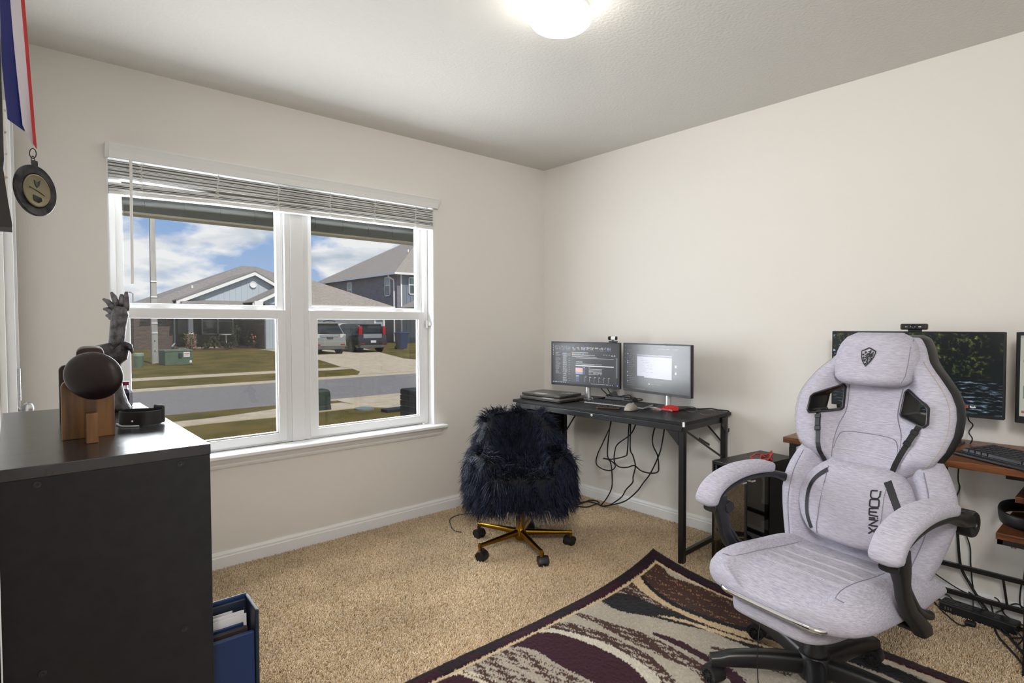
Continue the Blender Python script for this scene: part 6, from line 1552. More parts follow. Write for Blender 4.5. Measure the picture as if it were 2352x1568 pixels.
# pedestals, boxes and the pole
M_grn = mat('utility_green', srgb(92, 112, 92), .6, col2=srgb(80, 100, 82), nscale=6); M_dg = mat('dark_green_box', srgb(40, 56, 48), .55)
up = empty('utility_pedestal', (4.5, 10.8, GZ), label='dark green rounded utility box on the grass by the near sidewalk', cat='utility box')
rows = [[(4.5 + sx * .185 * k, 10.8 + sy * .13 * k, GZ + z_) for sx, sy in ((-1, -1), (1, -1), (1, 1), (-1, 1))] for z_, k in ((0, 1), (.30, 1), (.37, .96), (.405, .84), (.42, .55))]
put(MB().loft(rows).build('cover', M_dg, bevel=.02, seg=3), up)
put(MB().box((4.31, 10.665, GZ), (4.69, 10.935, GZ + .10)).build('base', M_dg, bevel=.01), up); put(MB().box((4.44, 10.66, GZ + .13), (4.56, 10.672, GZ + .15)).build('latch', M_dg), up)
tag(MB().box((5.32, 9.62, GZ), (5.80, 9.86, GZ + .06)).build('meter_lid', mat('dark_lid', srgb(34, 36, 38), .6), bevel=.01), 'flat dark meter lid on the near grass left of the brick pier', 'lid')
tag(MB().lathe([(0, 0), (.19, 0), (.19, .03), (0, .035)], 20, Matrix.Translation((5.22, 10.33, GZ))).build('valve_cover', mat('grey_cover', srgb(120, 132, 132), .7), auto=40), 'round grey valve cover by the near sidewalk', 'cover')
pc = empty('pedestal_cylinder', (3.68, 25.7, gz(0, 25.7)), label='short pale green cylinder pedestal on the far lawn', cat='utility box')
put(MB().lathe([(0, 0), (.165, 0), (.165, .44), (0, .44)], 20, Matrix.Translation((3.68, 25.7, gz(0, 25.7)))).build('drum', M_grn, auto=40), pc)
put(MB().lathe([(0, .44), (.175, .44), (.175, .53), (.15, .55), (0, .56)], 20, Matrix.Translation((3.68, 25.7, gz(0, 25.7)))).build('cap', mat('pale_green_cap', srgb(140, 160, 142), .5), auto=40), pc)
zt = gz(0, 26.3)
tf = empty('transformer_box', (5.05, 26.4, zt), label='large grey-green transformer box with stickers on the far lawn', cat='utility box')
MT = Matrix.Translation((5.05, 26.4, zt)) @ Matrix.Rotation(R(6), 4, 'Z')
put(MB().loft([[(x * k, y * k, z_) for x, y in ((-.50, -.4), (.50, -.4), (.50, .4), (-.50, .4))] for z_, k in ((0, 1), (.50, 1), (.56, .97))], M=MT).build('cabinet', M_grn, bevel=.015), tf)
put(MB().loft([[(x * k, y * k, z_) for x, y in ((-.52, -.42), (.52, -.42), (.52, .42), (-.52, .42))] for z_, k in ((.545, 1), (.60, .98), (.62, .9))], M=MT).build('lid', M_grn, bevel=.01), tf)
put(MB().box((-.03, -.44, .30), (.11, -.40, .47), MT).build('lock', M_dg), tf)
sg = put(MB().box((.17, -.406, .32), (.40, -.40, .52), MT).build('warning_sticker', M_trim), tf)
q = MB().box((.19, -.409, .44), (.38, -.405, .47), MT); q.box((.19, -.409, .38), (.36, -.405, .40), MT); q = q.build('sticker_print', mat('orange_print', srgb(190, 96, 70), .6)); q.parent = sg
put(MB().box((.39, -.406, .08), (.47, -.40, .17), MT).build('label_sticker', M_trim), tf)
lpz = gz(0, 27.2)
lpole = empty('light_pole', (4.47, 27.3, lpz), label='tall square grey light pole on the far lawn', cat='pole')
M_pole = mat('grey_pole', srgb(176, 172, 166), .7, col2=srgb(158, 154, 150), nscale=6, stretch=(1, 1, .2))
put(MB().loft([[(4.47 + sx * hw, 27.3 + sy * hw, z_) for sx, sy in ((-1, -1), (1, -1), (1, 1), (-1, 1))] for z_, hw in ((lpz, .115), (9.5, .075))]).build('shaft', M_pole, bevel=.012), lpole)
for z_ in (1.35, 2.42, 3.05, .95): put(MB().box((4.47 - .107, 27.17, z_), (4.47 + .107, 27.19, z_ + .05)).build('band', M_trim), lpole)
for z_ in (.2, .62): put(MB().box((4.45, 27.17, z_), (4.48, 27.188, z_ + .06)).build('tag_plate', M_dg), lpole)

# ---- house across the street
def brickmat(name, c1, c2, mo, scale=1.0):
    m = bpy.data.materials.new(name); m.use_nodes = True; nt = m.node_tree; N = nt.nodes.new; L = nt.links.new; b = nt.nodes['Principled BSDF']; b.inputs['Roughness'].default_value = .9
    tc = N('ShaderNodeTexCoord'); sep = N('ShaderNodeSeparateXYZ'); L(tc.outputs['Object'], sep.inputs[0])
    ad = N('ShaderNodeMath'); L(sep.outputs['X'], ad.inputs[0]); L(sep.outputs['Y'], ad.inputs[1])
    cb = N('ShaderNodeCombineXYZ'); L(ad.outputs[0], cb.inputs['X']); L(sep.outputs['Z'], cb.inputs['Y'])
    bt = N('ShaderNodeTexBrick'); L(cb.outputs[0], bt.inputs['Vector']); bt.inputs['Color1'].default_value = (*c1, 1); bt.inputs['Color2'].default_value = (*c2, 1); bt.inputs['Mortar'].default_value = (*mo, 1)
    bt.inputs['Scale'].default_value = scale; bt.inputs['Brick Width'].default_value = .21; bt.inputs['Row Height'].default_value = .075; bt.inputs['Mortar Size'].default_value = .008
    L(bt.outputs['Color'], b.inputs['Base Color']); return m
M_brk = brickmat('house_brick', srgb(96, 78, 72), srgb(74, 62, 60), srgb(128, 116, 108)); M_brl = brickmat('pillar_brick', srgb(150, 106, 88), srgb(110, 84, 76), srgb(190, 176, 160)); M_brg = brickmat('grey_brick', srgb(122, 116, 128), srgb(98, 94, 106), srgb(140, 136, 142))
M_roof = mat('roof_shingle', srgb(140, 134, 128), .9, col2=srgb(114, 109, 106), nscale=7, stretch=(1, 1, 6), detail=8); M_roof2 = mat('roof_shingle_tan', srgb(150, 143, 134), .9, col2=srgb(126, 119, 112), nscale=7, stretch=(1, 1, 6), detail=8)
M_side = mat('pale_siding', srgb(176, 186, 194), .6); M_sideb = mat('blue_grey_siding', srgb(112, 122, 134), .6); M_wht = mat('house_white', srgb(228, 228, 226), .5); M_wglass = mat('house_glass', srgb(58, 66, 70), .1, spec=.7); M_shut = mat('dark_shutter', srgb(38, 40, 46), .6)
H1 = empty('house', (12, 38, -.1), label='single-storey house with pale gables and brown hip roof across the street', cat='house')
def hp(o): return put(o, H1)
hb_ = -.12
hp(MB().box((5.25, 38.0, hb_), (7.35, 50, 2.5)).build('brick_wall', M_brk), H1) if False else hp(MB().box((5.25, 38.0, hb_), (7.35, 50, 2.5)).build('brick_wall', M_brk))
hp(MB().box((7.35, 40.6, hb_), (12.9, 41, 2.6)).build('porch_wall', M_brk))
hp(MB().box((7.36, 39.5, hb_), (7.5, 40.6, 2.6)).build('side_wall', M_brk))
hp(MB().box((7.35, 37.5, hb_ - .1), (12.9, 40.6, hb_ + .1)).build('porch_slab', M_conc))
hp(MB().box((7.2, 37.35, 2.30), (12.9, 37.6, 2.62)).build('porch_header', M_wht))
hp(MB().box((7.35, 37.6, 2.55), (12.9, 41.0, 2.62)).build('porch_soffit', M_wht))
# siding panels and window on the porch wall
for x0, x1 in ((7.9, 9.05), (11.35, 12.0)): hp(MB().box((x0, 40.55, .75), (x1, 40.6, 2.4)).build('siding_panel', mat('porch_siding', srgb(150, 156, 166), .6)))
def win(parent, x0, x1, z0, z1, y, cols=2, axis='y', sgn=-1, fw=.07):
    """white framed window on a wall facing -y (axis y) or -x (axis x)"""
    def bx(a0, a1, z0_, z1_, d0, d1):
        return MB().box((a0, y + d0, z0_), (a1, y + d1, z1_)) if axis == 'y' else MB().box((y + d0, a0, z0_), (y + d1, a1, z1_))
    f = MB()
    for a0, a1, b0, b1 in [(x0, x0 + fw, z0, z1), (x1 - fw, x1, z0, z1), (x0, x1, z0, z0 + fw), (x0, x1, z1 - fw, z1)]:
        f.v, f.f = f.v, f.f; t = bx(a0, a1, b0, b1, -.06, .02); f.add(t.v, t.f)
    w_ = (x1 - x0) / cols
    for k in range(1, cols):
        t = bx(x0 + k * w_ - fw * .7, x0 + k * w_ + fw * .7, z0, z1, -.06, .02); f.add(t.v, t.f)
    zm = z0 + (z1 - z0) * .56
    t = bx(x0, x1, zm - .03, zm + .03, -.05, .02); f.add(t.v, t.f)
    fo_ = put(f.build('window', M_wht), parent)
    for k in range(cols):
        for a, b, m in ((z0 + fw, zm - .03, M_wglass), (zm + .03, z1 - fw, mat('house_blind', srgb(150, 170, 172), .4) if cols == 1 else M_wglass)):
            t = bx(x0 + k * w_ + fw * .8, x0 + (k + 1) * w_ - fw * .8, a, b, -.02, .0); p_ = t.build('pane', m); p_.parent = fo_
    return fo_
win(H1, 9.25, 11.15, .70, 2.25, 40.58, 2)
for x0, x1 in ((8.72, 9.2), (11.2, 11.6)): hp(MB().box((x0, 40.5, .70), (x1, 40.55, 2.25)).build('shutter', M_shut))
for x in (7.98,): 
    hp(MB().box((x - .24, 37.3, hb_), (x + .24, 37.75, .72)).build('brick_pillar', M_brl)); hp(MB().box((x - .27, 37.27, .72), (x + .27, 37.78, .78)).build('pillar_cap', M_brl)); hp(MB().box((x - .12, 37.42, .78), (x + .12, 37.64, 2.30)).build('porch_post', M_wht))
hp(MB().box((12.0, 37.25, hb_), (12.4, 37.7, 2.30)).build('brick_pillar', M_brl))
hp(MB().box((12.45, 36.0, hb_), (12.65, 41, 2.6)).build('garage_side_wall', M_brk))
hp(MB().tube([(7.22, 37.9, 2.45), (7.22, 37.9, .25), (7.05, 37.8, .05)], .05, 8).build('downspout', mat('downspout_blue', srgb(150, 168, 180), .5)))
# main hip roof
rf = MB(); e_ = .0
rf.add([(5.6, 37.2, 2.46), (20.3, 37.2, 2.50), (20.3, 50.5, 2.46), (5.6, 50.5, 2.46), (12.6, 43.6, 5.55), (13.6, 43.6, 5.55)], [(0, 1, 5, 4), (1, 2, 5), (2, 3, 4, 5), (3, 0, 4), (0, 3, 2, 1)])
hp(rf.build('hip_roof', M_roof)); 
hp(MB().box((5.58, 37.17, 2.34), (20.32, 37.21, 2.47)).build('fascia', M_wht))
# porch gable
def gable(name, x0, x1, xp, z0, zp, y0, y1, over, parent, mside, rw=.2):
    g_ = MB().prism([(x0, z0), (x1, z0), (xp, zp)], .12, Matrix(((1, 0, 0, 0), (0, 0, -1, y0 + .12), (0, 1, 0, 0), (0, 0, 0, 1))))
    sl = (zp - z0) / (xp - x0)
    n = int((x1 - x0) / .32)
    for i in range(1, n):
        x = x0 + i * (x1 - x0) / n; top = z0 + (zp - z0) * (1 - abs(x - xp) / ((xp - x0) if x < xp else (x1 - xp)))
        g_.box((x - .02, y0 - .02, z0), (x + .02, y0 + .01, top))
    o1 = put(g_.build(name + '_siding' if False else 'gable_siding', mside), parent)
    rk = MB()
    for a, b in (((x0 - over, z0 - over * sl), (xp, zp)), ((x1 + over, z0 - over * (zp - z0) / (x1 - xp)), (xp, zp))):
        rk.bar((a[0], y0 - .22, a[1] + .10), (b[0], y0 - .22, b[1] + .10), .08, rw, up=(0, 1, 0)) if False else rk.loft([[(p[0], yy, p[1] + dz) for yy, dz in ((y0 - .28, -.04), (y0 - .22, -.04), (y0 - .22, .18), (y0 - .28, .18))] for p in (a, b)])
    put(rk.build('rake_board', M_wht), parent)
    rr = MB()
    for a, b in (((x0 - over, z0 - over * sl), (xp, zp)), ((x1 + over, z0 - over * (zp - z0) / (x1 - xp)), (xp, zp))):
        rr.loft([[(p[0], yy, p[1] + dz) for yy, dz in ((y0 - .30, .18), (y1, .18), (y1, .24), (y0 - .30, .24))] for p in (a, b)])
    put(rr.build('gable_roof', M_roof), parent)
gable('porch', 7.35, 14.6, 11.35, 2.62, 4.38, 36.9, 43.0, .25, H1, M_side)
hp(MB().loft([[(x, 36.2, 2.46), (x, 37.2, 2.80), (x, 37.2, 2.86), (x, 36.2, 2.52)] for x in (7.3, 12.4)]).build('skirt_roof', M_roof))
hp(MB().lathe([(0, 0), (.20, 0), (.20, .05), (.16, .05), (.15, .03), (0, .03)], 24, Matrix.Translation((11.3, 36.87, 3.78)) @ Matrix.Rotation(R(90), 4, 'X')).build('round_vent', M_wht, auto=40))
# garage with the second gable
gable('garage', 10.85, 13.95, 13.9, 2.55, 4.10, 34.8, 42.0, .30, H1, M_side)
hp(MB().box((10.62, 34.45, 2.40), (11.1, 34.9, 2.68)).build('eave_return', M_wht))
gw = MB(); gw.box((11.35, 34.85, hb_), (13.45, 35.0, 2.6)); gw.box((18.35, 34.85, hb_), (19.1, 35.0, 2.6)); gw.box((13.45, 34.85, 2.2), (18.35, 35.0, 2.6))
for i in range(12): gw.box((11.4 + i * .17, 34.83, hb_), (11.42 + i * .17, 34.85, 2.6))
hp(gw.build('garage_wall', M_side))
hp(MB().box((11.3, 35, hb_), (11.36, 41, 2.6)).build('garage_side', M_brk)); hp(MB().box((19.04, 35, hb_), (19.1, 50, 2.6)).build('garage_side', M_brk))
gd = hp(MB().box((13.45, 34.92, -.08), (18.35, 34.97, 2.2)).build('garage_door', M_wht))
for r_ in range(4):
    for k in range(8):
        pnl = MB().box((13.55 + k * .605, 34.895, -.02 + r_ * .56), (13.55 + k * .605 + .53, 34.925, .44 + r_ * .56)).build('door_panel', M_wht, bevel=.012, seg=1); pnl.parent = gd
fr_ = MB(); fr_.box((13.30, 34.80, -.1), (13.46, 34.86, 2.35)); fr_.box((18.34, 34.80, -.1), (18.50, 34.86, 2.35)); fr_.box((13.30, 34.80, 2.2), (18.5, 34.86, 2.35))
hp(fr_.build('door_trim', M_wht))
hp(MB().box((18.72, 34.75, 1.75), (18.9, 34.85, 2.1)).build('wall_lantern', M_black)); hp(MB().box((19.0, 34.74, -.1), (19.12, 34.86, 2.6)).build('corner_trim', M_wht))
gr = MB(); gr.add([(13.3, 34.2, 2.50), (19.6, 34.2, 2.50), (19.6, 46, 2.5), (13.3, 34.6, 4.20), (13.3, 46, 4.2), (19.6, 34.2, 2.42), (13.3, 34.2, 2.42), (14.0, 35.4, 4.22)], [(0, 1, 7), (0, 7, 3), (1, 2, 7), (2, 4, 7), (4, 3, 7), (6, 5, 1, 0)])
hp(gr.build('garage_hip_roof', M_roof2)); hp(MB().box((13.3, 34.17, 2.36), (19.6, 34.21, 2.51)).build('fascia', M_wht))
# house number
DG = {'4': [[(.6, 0), (.6, 1), (0, .35), (.85, .35)]], '7': [[(0, 1), (.8, 1), (.3, 0)]]}
nb_ = MB()
for i, chh in enumerate('477'):
    for sg_ in DG[chh]:
        for a, b in zip(sg_, sg_[1:]): nb_.bar((12.16 + i * .24 + a[0] * .11, 34.82, 2.34 + a[1] * .17), (12.16 + i * .24 + b[0] * .11, 34.82, 2.34 + b[1] * .17), .022, .03)
hp(nb_.build('house_number', M_black))
for x, y, z_ in ((8.55, 39.6, 3.55), (7.7, 39.0, 3.1), (14.5, 38.4, 4.1)):
    hp(MB().cyl((x, y, z_ - .2), (x, y, z_ + .22), .06, 10).build('vent_pipe', M_wht))
# beds and shrubs in front of the porch
struct(MB().loft([[(7.9, y, z_) for y, z_ in ((36.1, -.14), (37.3, -.13), (37.3, -.06), (36.1, -.08))], [(12.5, y, z_) for y, z_ in ((36.1, -.14), (37.3, -.13), (37.3, -.06), (36.1, -.08))]]).build('mulch_bed', mat('mulch', srgb(112, 78, 62), .95, col2=srgb(76, 54, 46), nscale=20)))
M_lf = [mat('leaf_%s' % n, c, .7, col2=tuple(q * .6 for q in c), nscale=9) for n, c in (('green', srgb(72, 88, 44)), ('olive', srgb(92, 96, 56)), ('deep', srgb(52, 66, 38)))]
def shrub(name, x, y, z0, w, h, m, label, n=130, fl=None, parent_cat='shrub'):
    g = random.Random(int(x * 100)); r = empty(name, (x, y, z0), label=label, cat=parent_cat)
    st = MB()
    for i in range(5):
        a = g.uniform(0, 6.28); st.tube([(0, 0, 0), (math.cos(a) * w * .2, math.sin(a) * w * .2, h * .5), (math.cos(a) * w * .36, math.sin(a) * w * .36, h * .9)], [.02, .014, .008], 5)
    kid(st.build('stems', mat('stem_brown', srgb(70, 58, 42), .9)), r)
    lv = MB()
    for i in range(n):
        a = g.uniform(0, 6.28); u = g.random() ** .5; zz = h * (.12 + .88 * g.random()); rad = w * .5 * u * math.sin(min(1, .25 + zz / h) * 2.4) ** .6
        c_ = Vector((rad * math.cos(a), rad * math.sin(a), zz)); d = Vector((g.gauss(0, 1), g.gauss(0, 1), g.gauss(.4, .7))).normalized(); s_ = Vector((g.gauss(0, 1), g.gauss(0, 1), g.gauss(0, .6))).cross(d).normalized(); L_ = g.uniform(.09, .17)
        o_ = len(lv.v); up_ = s_.cross(d) * L_ * .12
        lv.v += [tuple(c_), tuple(c_ + d * L_ * .5 + s_ * L_ * .24 + up_), tuple(c_ + d * L_), tuple(c_ + d * L_ * .5 - s_ * L_ * .24 + up_)]; lv.f.append((o_, o_ + 1, o_ + 2, o_ + 3))
    tag(kid(lv.build('foliage', m), r), kind='stuff')
    if fl:
        fm = MB()
        for i in range(fl[1]): 
            a = g.uniform(0, 6.28); fm.sphere((w * .4 * math.cos(a) * g.random(), w * .4 * math.sin(a) - .1, h * g.uniform(.45, 1)), .05, 6, 4)
        tag(kid(fm.build('blossoms', mat(fl[0], fl[2], .6)), r), kind='stuff')
    return r
shrub('shrub', 7.75, 36.8, -.1, .9, .95, M_lf[1], 'olive twiggy shrub beside the short brick pillar of the porch')
shrub('shrub', 9.05, 36.7, -.1, .8, .75, M_lf[1], 'low olive shrub below the left end of the porch window')
shrub('shrub', 10.35, 36.9, -.1, .7, 1.35, M_lf[0], 'tall green shrub below the right half of the porch window')
shrub('rose_bush', 10.98, 36.3, -.1, .6, .95, M_lf[0], 'green bush with orange blossoms in the porch bed', fl=('orange_bloom', 9, srgb(226, 128, 88)), parent_cat='bush')
shrub('shrub', 11.55, 36.75, -.1, .5, .65, M_lf[2], 'small dark green shrub right of the orange-flowered bush')
shrub('rose_bush', 11.85, 36.4, -.1, .7, 1.15, M_lf[1], 'bush with pale yellow blossoms by the tall brick pillar', fl=('pale_bloom', 8, srgb(232, 216, 160)), parent_cat='bush')
shrub('shrub', 12.5, 35.9, -.1, .7, .45, M_lf[0], 'low bright green clump at the right end of the porch bed')
shrub('shrub', 8.5, 36.25, -.1, .5, .32, M_lf[0], 'tiny green tuft at the front edge of the bed under the window')
shrub('shrub', 9.65, 36.2, -.1, .5, .34, M_lf[2], 'second tiny tuft along the front edge of the porch bed')
tb_ = empty('porch_table', (9.75, 37.0, -.05), label='small pale round table in front of the porch window', cat='table')
put(MB().lathe([(0, 0), (.30, 0), (.30, .03), (0, .03)], 16, Matrix.Translation((9.75, 37.0, .72))).build('table_top', M_wht, auto=40), tb_); put(MB().cyl((9.75, 37, -.05), (9.75, 37, .72), .03, 8).build('table_leg', M_wht), tb_)

# fence beside the house
fe = empty('wooden_fence', (4.6, 41, -.1), label='weathered wooden gate and fence left of the brick house wall', cat='fence')
M_fw = mat('weathered_wood', srgb(140, 128, 112), .9, col2=srgb(106, 98, 88), nscale=4, stretch=(6, 6, .5))
for i in range(14):
    x = 3.1 + i * .145
    o_ = put(MB().box((x, 41.0, -.1), (x + .135, 41.03, 1.72 + .015 * (i % 3))).build('slat', M_fw), fe)
for z_ in (.35, 1.35): put(MB().box((3.1, 41.03, z_), (5.14, 41.08, z_ + .09)).build('fence_rail', M_fw), fe)
put(MB().box((4.72, 40.93, -.1), (4.86, 41.07, 1.85)).build('post', M_fw), fe)
for z_ in (.45, 1.25): put(MB().box((4.3, 40.97, z_), (4.75, 41.0, z_ + .05)).build('strap_hinge', M_black), fe)

# ---- two-storey house to the right
H2 = empty('house', (22.4, 38.7, 0), label='two-storey grey brick house with a tan hip roof behind the driveway', cat='house')
def h2(o): return put(o, H2)
h2(MB().box((22.4, 38.75, -.1), (34, 53.0, 5.25)).build('brick_wall', M_brg))
fs = MB().box((22.75, 38.68, -.1), (34, 38.75, 5.25))
for i in range(30): fs.box((22.8 + i * .36, 38.655, -.1), (22.83 + i * .36, 38.68, 5.25))
h2(fs.build('siding_wall', M_sideb)); h2(MB().box((22.66, 38.64, -.1), (22.78, 38.76, 5.25)).build('corner_trim', M_wht))
r2 = MB(); r2.add([(21.9, 38.2, 5.25), (34.5, 38.2, 5.25), (34.5, 53.6, 5.25), (21.9, 53.6, 5.25), (28.0, 44.6, 8.95), (28.0, 47.2, 8.95)], [(0, 1, 4), (1, 2, 5, 4), (2, 3, 5), (3, 0, 4, 5), (0, 3, 2, 1)])
h2(r2.build('hip_roof', M_roof2))
h2(MB().box((21.84, 38.2, 5.12), (21.92, 53.6, 5.28)).build('gutter', M_wht)); h2(MB().box((21.86, 38.12, 5.12), (34.5, 38.22, 5.28)).build('gutter', M_wht))
h2(MB().tube([(21.95, 39.3, 5.12), (22.0, 39.3, 4.98), (22.32, 39.15, 4.78), (22.33, 39.1, 4.6), (22.33, 39.1, 0)], .065, 8).build('downspout', M_wht)); h2(MB().tube([(21.95, 53.2, 5.12), (22.0, 53.2, 4.98), (22.33, 52.8, 4.85), (22.33, 52.8, 0)], .06, 8).build('downspout', M_wht))
win(H2, 46.4, 47.3, 3.55, 5.0, 22.40, 1, 'x'); win(H2, 39.75, 40.6, 3.55, 5.05, 22.40, 1, 'x'); win(H2, 23.35, 24.05, 3.65, 5.0, 38.68, 1)
lr = MB(); lr.add([(22.5, 37.0, 2.55), (30, 37.0, 2.55), (30, 38.7, 3.35), (22.9, 38.7, 3.35), (22.5, 37.0, 2.45), (30, 37.0, 2.45)], [(0, 1, 2, 3), (4, 5, 1, 0)]); 
lr2 = MB(); lr2.loft([[(22.5, 36.2, 2.5), (22.5, 38.7, 2.5), (22.5, 38.7, 2.6), (22.5, 36.2, 2.6)], [(25.6, 36.2, 3.9), (25.6, 38.7, 3.9), (25.6, 38.7, 4.0), (25.6, 36.2, 4.0)]])
h2(lr2.build('porch_roof', M_roof2)); h2(MB().loft([[(22.5, 36.15, 2.42), (22.5, 36.2, 2.42), (22.5, 36.2, 2.6), (22.5, 36.15, 2.6)], [(25.6, 36.15, 3.82), (25.6, 36.2, 3.82), (25.6, 36.2, 4.0), (25.6, 36.15, 4.0)]]).build('rake_board', M_wht))
h2(MB().cyl((25.6, 42.4, 7.0), (25.6, 42.4, 7.7), .07, 10).build('vent_pipe', M_wht))
h2(MB().box((19.3, 41.0, -.1), (22.4, 41.1, 1.75)).build('side_fence', M_sideb))

# ---- cars
M_tyre = mat('tyre_rubber', (.012, .012, .012), .8); M_rim = mat('alloy_rim', srgb(150, 152, 154), .3, metal=.8); M_cg = mat('car_glass', (.010, .012, .014), .06, spec=.8)
def car(label, x, y, paint, L_, W, Hh, boxy, rz=0.0, lights=None, plate=(.2, .2, .3)):
    zg = gz(x, y) + .022
    r = empty('car', (x, y, zg), R(rz), label, 'car')
    hw = W / 2
    def sec(yy, zb, zbelt, w, wt):
        return [(-w * .90, yy, zb), (-w, yy, zb + .16), (-w, yy, zbelt - .16), (-w * wt, yy, zbelt), (w * wt, yy, zbelt), (w, yy, zbelt - .16), (w, yy, zb + .16), (w * .90, yy, zb)]
    belt = 1.06 if not boxy else 1.08
    st = [(0.0, .42, belt - .30, hw * .86, .92), (.03, .30, belt - .04, hw * .95, .93), (.22, .24, belt, hw, .92), (1.3, .20, belt - .01, hw, .92), (2.6, .20, belt - .05, hw, .92), (3.35, .20, belt - .08, hw * .99, .92), (3.55, .22, belt - .12, hw * .98, .90), (L_ - .35, .26, belt - .26, hw * .93, .88), (L_ - .06, .32, belt - .36, hw * .84, .86), (L_, .38, belt - .44, hw * .76, .86)]
    body = kid(MB().loft([sec(*q) for q in st]).build('body', paint, bevel=.05, seg=3, auto=40), r)
    rake = .55 if not boxy else .22
    def gs(yy, z0, z1, w0, w1): return [(-w0, yy, z0), (-w1, yy, z1), (w1, yy, z1), (w0, yy, z0)]
    # glasshouse: front, roof and rear slope
    top = [(.10, belt - .02), (.12 + rake * .8, Hh - .10), (.25 + rake, Hh - .03), (1.6, Hh), (2.4, Hh - .03), (2.62, Hh - .09), (3.5, belt - .08)]
    rows = []
    for yy, z in top: k = (z - belt + .1) / (Hh - belt + .1); rows.append([(-hw * .93, yy, belt - .12), (-hw * (.92 - .16 * k), yy, z), (hw * (.92 - .16 * k), yy, z), (hw * .93, yy, belt - .12)])
    kid(MB().loft(rows).build('cabin', paint, bevel=.03, seg=2, auto=45), r)
    # glass set proud of the cabin
    def side_glass(s):
        g_ = MB(); zt = Hh - .13; zb = belt + .03
        def xx(z): k = (z - belt + .1) / (Hh - belt + .1); return s * (hw * (.92 - .16 * k) + .012)
        spans = [(.30 + rake * .55, 1.05), (1.12, 2.0), (2.07, 2.95)]
        for i, (a, b) in enumerate(spans):
            at = a + (.28 if i == 0 and not boxy else .10 if i == 0 else 0); bt = b - (.45 if i == 2 else 0)
            q = MB().add([(xx(zb), a, zb), (xx(zb), b, zb), (xx(zt), bt, zt), (xx(zt), at, zt), (xx(zb) - s * .03, a, zb), (xx(zb) - s * .03, b, zb), (xx(zt) - s * .03, bt, zt), (xx(zt) - s * .03, at, zt)], [(0, 1, 2, 3), (4, 7, 6, 5), (0, 4, 5, 1), (1, 5, 6, 2), (2, 6, 7, 3), (3, 7, 4, 0)])
            kid(q.build('side_window', M_cg), r)
    side_glass(-1); side_glass(1)
    a = Vector((0, .10, belt + .03)); b = Vector((0, .10 + rake * .78, Hh - .12)); n_ = Vector((0, -(b.z - a.z), b.y - a.y)).normalized() * .018
    w0, w1 = hw * .80, hw * .70
    q = MB().loft([[(-w, p.y + d.y, p.z + d.z), (w, p.y + d.y, p.z + d.z)] for p, w, d in ((a, w0, n_ * 0), (a, w0, n_), (b, w1, n_), (b, w1, n_ * 0))], closed_ring=False) 
    kid(q.build('rear_window', M_cg), r)
    a = Vector((0, 3.46, belt + .0)); b = Vector((0, 2.68, Hh - .11)); n_ = Vector((0, (a.z - b.z) * -1, (b.y - a.y) * 1)); n_ = Vector((0, .6, .8)) * .02
    q = MB().loft([[(-w, p.y + d.y, p.z + d.z), (w, p.y + d.y, p.z + d.z)] for p, w, d in ((a, w0, n_ * 0), (a, w0, n_), (b, w1, n_), (b, w1, n_ * 0))], closed_ring=False)
    kid(q.build('windscreen', M_cg), r)
    kid(MB().box((-hw * .72, .06 + rake * .6, Hh - .10), (hw * .72, .30 + rake, Hh - .03)).build('spoiler', paint, bevel=.02), r)
    bp = MB().box((-hw * .94, -.07, .42), (hw * .94, .12, .68)); kid(bp.build('rear_bumper', paint, bevel=.04, seg=3), r)
    kid(MB().box((-hw * .85, -.05, .26), (hw * .85, .10, .42)).build('lower_bumper', mat('bumper_grey', srgb(90, 90, 92), .6), bevel=.02), r)
    pz = .80 if not boxy else .54
    kid(MB().box((-.16, -.085 if boxy else -.035, pz), (.16, -.06 if boxy else .02, pz + .13)).build('number_plate', mat('plate_%d' % boxy, plate, .5), bevel=.004), r)
    if boxy:
        kid(MB().box((-hw * .62, -.012, .80), (hw * .62, .05, 1.02)).build('tailgate_panel', mat('car_silver', srgb(168, 170, 174), .3, metal=.5), bevel=.01), r)
    else:
        kid(MB().box((-hw * .5, -.02, .93), (hw * .5, .04, .97)).build('chrome_strip', M_chrome), r)
    for s in (-1, 1):
        if boxy: q = MB().loft([[(s * hw * a_, yy, z) for a_, yy in ((.70, -.005), (.90, .02), (.92, .16), (.72, .16))] for z in (.98, 1.46)])
        else: q = MB().loft([[(s * hw * a_, yy, z) for a_, yy in ((.60, .0), (.95, .04), (.985, .30), (.65, .2))] for z in (.86, 1.05)])
        kid(q.build('tail_light', lights, bevel=.015), r)
        kid(MB().box((s * hw * .72 - .12, -.085, .47), (s * hw * .72 + .12, -.05, .53)).build('reflector', mat('red_reflector', srgb(150, 26, 24), .3)), r)
        kid(MB().loft([[(s * (hw + .02), yy, z) for yy, z in ((2.75, 1.02), (2.85, 1.02), (2.85, 1.18), (2.75, 1.18))], [(s * (hw + .20), yy, z) for yy, z in ((2.75, 1.04), (2.83, 1.04), (2.83, 1.18), (2.75, 1.18))]]).build('wing_mirror', paint, bevel=.02), r)
        if not boxy: kid(MB().tube(smoothpath([(s * hw * .66, .75, Hh - .03), (s * hw * .66, .95, Hh + .05), (s * hw * .66, 2.0, Hh + .06), (s * hw * .66, 2.35, Hh - .02)], 4), .022, 8).build('roof_rail', M_black), r)
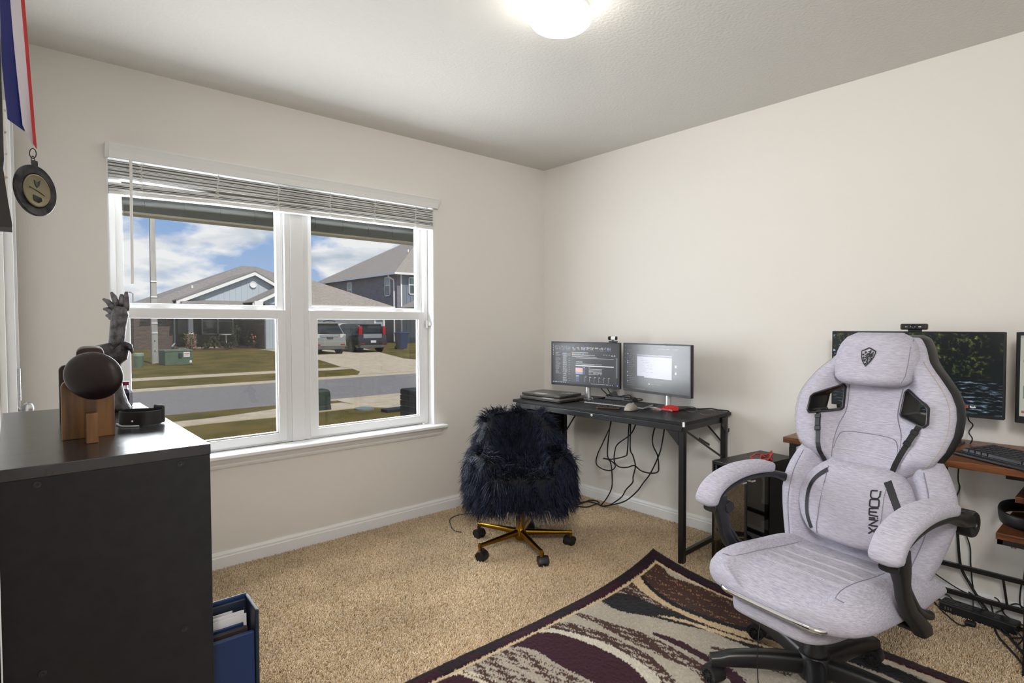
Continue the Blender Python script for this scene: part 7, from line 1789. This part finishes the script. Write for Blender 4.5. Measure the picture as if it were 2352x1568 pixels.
        for yy in (.82, .82 + L_ * .575):
            wh = kid(MB().lathe([(0, -.11), (.20, -.11), (.335, -.10), (.345, -.07), (.345, .07), (.335, .10), (.22, .11), (0, .10)], 28, Matrix.Translation((s * (hw - .10), yy, .345)) @ Matrix.Rotation(R(90 * s), 4, 'Y')).build('wheel', M_tyre, auto=35), r)
            sp = MB().lathe([(.195, .105), (.225, .118), (.215, .10)], 28, Matrix.Translation((s * (hw - .10), yy, .345)) @ Matrix.Rotation(R(90 * s), 4, 'Y'))
            for k in range(7):
                t = 2 * math.pi * k / 7; xo = s * (hw + .008)
                sp.bar((xo, yy, .345), (xo, yy + .205 * math.cos(t), .345 + .205 * math.sin(t)), .05, .02, up=(1, 0, 0))
            q = sp.build('rim', M_rim); q.parent = wh
            kid(MB().lathe([(.36, .0), (.40, 0), (.40, .13), (.36, .13)], 24, Matrix.Translation((s * (hw - .118), yy, .36)) @ Matrix.Rotation(R(90 * s), 4, 'Y')).build('wheel_arch', M_black, auto=35), r)
    return r
P_sil = mat('silver_paint', srgb(168, 166, 160), .28, metal=.55, coat=.5); P_dk = mat('dark_grey_paint', srgb(64, 64, 72), .25, metal=.4, coat=.6)
car('silver family car parked tail-out at the left of the driveway', 12.55, 28.6, P_sil, 4.7, 1.86, 1.70, 0, 0, mat('clear_lamp', srgb(206, 204, 198), .15, spec=.7), srgb(60, 72, 74))
car('dark grey boxy car with red tail lights parked at the right of the driveway', 15.15, 28.9, P_dk, 4.15, 1.80, 1.62, 1, 0, mat('red_lamp', srgb(168, 22, 26), .2), srgb(214, 216, 220))
bn = empty('rubbish_bin', (18.2, 31.0, gz(0, 31.0)), label='dark blue wheeled bin behind the dark grey car', cat='bin')
zb_ = gz(0, 31.0)
put(MB().loft([[(18.2 + sx * k, 31 + sy * k * 1.1, zb_ + z_) for sx, sy in ((-1, -1), (1, -1), (1, 1), (-1, 1))] for z_, k in ((.06, .24), (.98, .31))]).build('bin_body', mat('bin_blue', srgb(24, 44, 92), .5), bevel=.02), bn)
put(MB().loft([[(18.2 + sx * k, 31 + sy * k * 1.1, zb_ + z_) for sx, sy in ((-1, -1), (1, -1), (1, 1), (-1, 1))] for z_, k in ((.98, .33), (1.04, .33), (1.09, .22))]).build('bin_lid', mat('bin_blue', srgb(24, 44, 92), .5), bevel=.02), bn)
for s in (-1, 1): put(MB().cyl((18.2 + s * .22, 31.3, zb_ + .1), (18.2 + s * .27, 31.3, zb_ + .1), .1, 14).build('bin_wheel', M_black), bn)

# ---- horizon
shrub('distant_tree', 10.6, 92, -.1, 3.6, 4.6, M_lf[2], 'small dark tree on the horizon left of the light pole', n=500, parent_cat='tree')
sl_ = empty('street_light', (11.7, 85, -.1), label='thin street light on the horizon left of the light pole', cat='street light')
put(MB().tube([(11.7, 85, -.1), (11.7, 85, 5.3), (11.5, 85, 5.5), (10.9, 85, 5.5)], .08, 8).build('mast', M_pole), sl_); put(MB().box((10.5, 84.9, 5.42), (11.0, 85.1, 5.55)).build('lamp_head', M_wht), sl_)
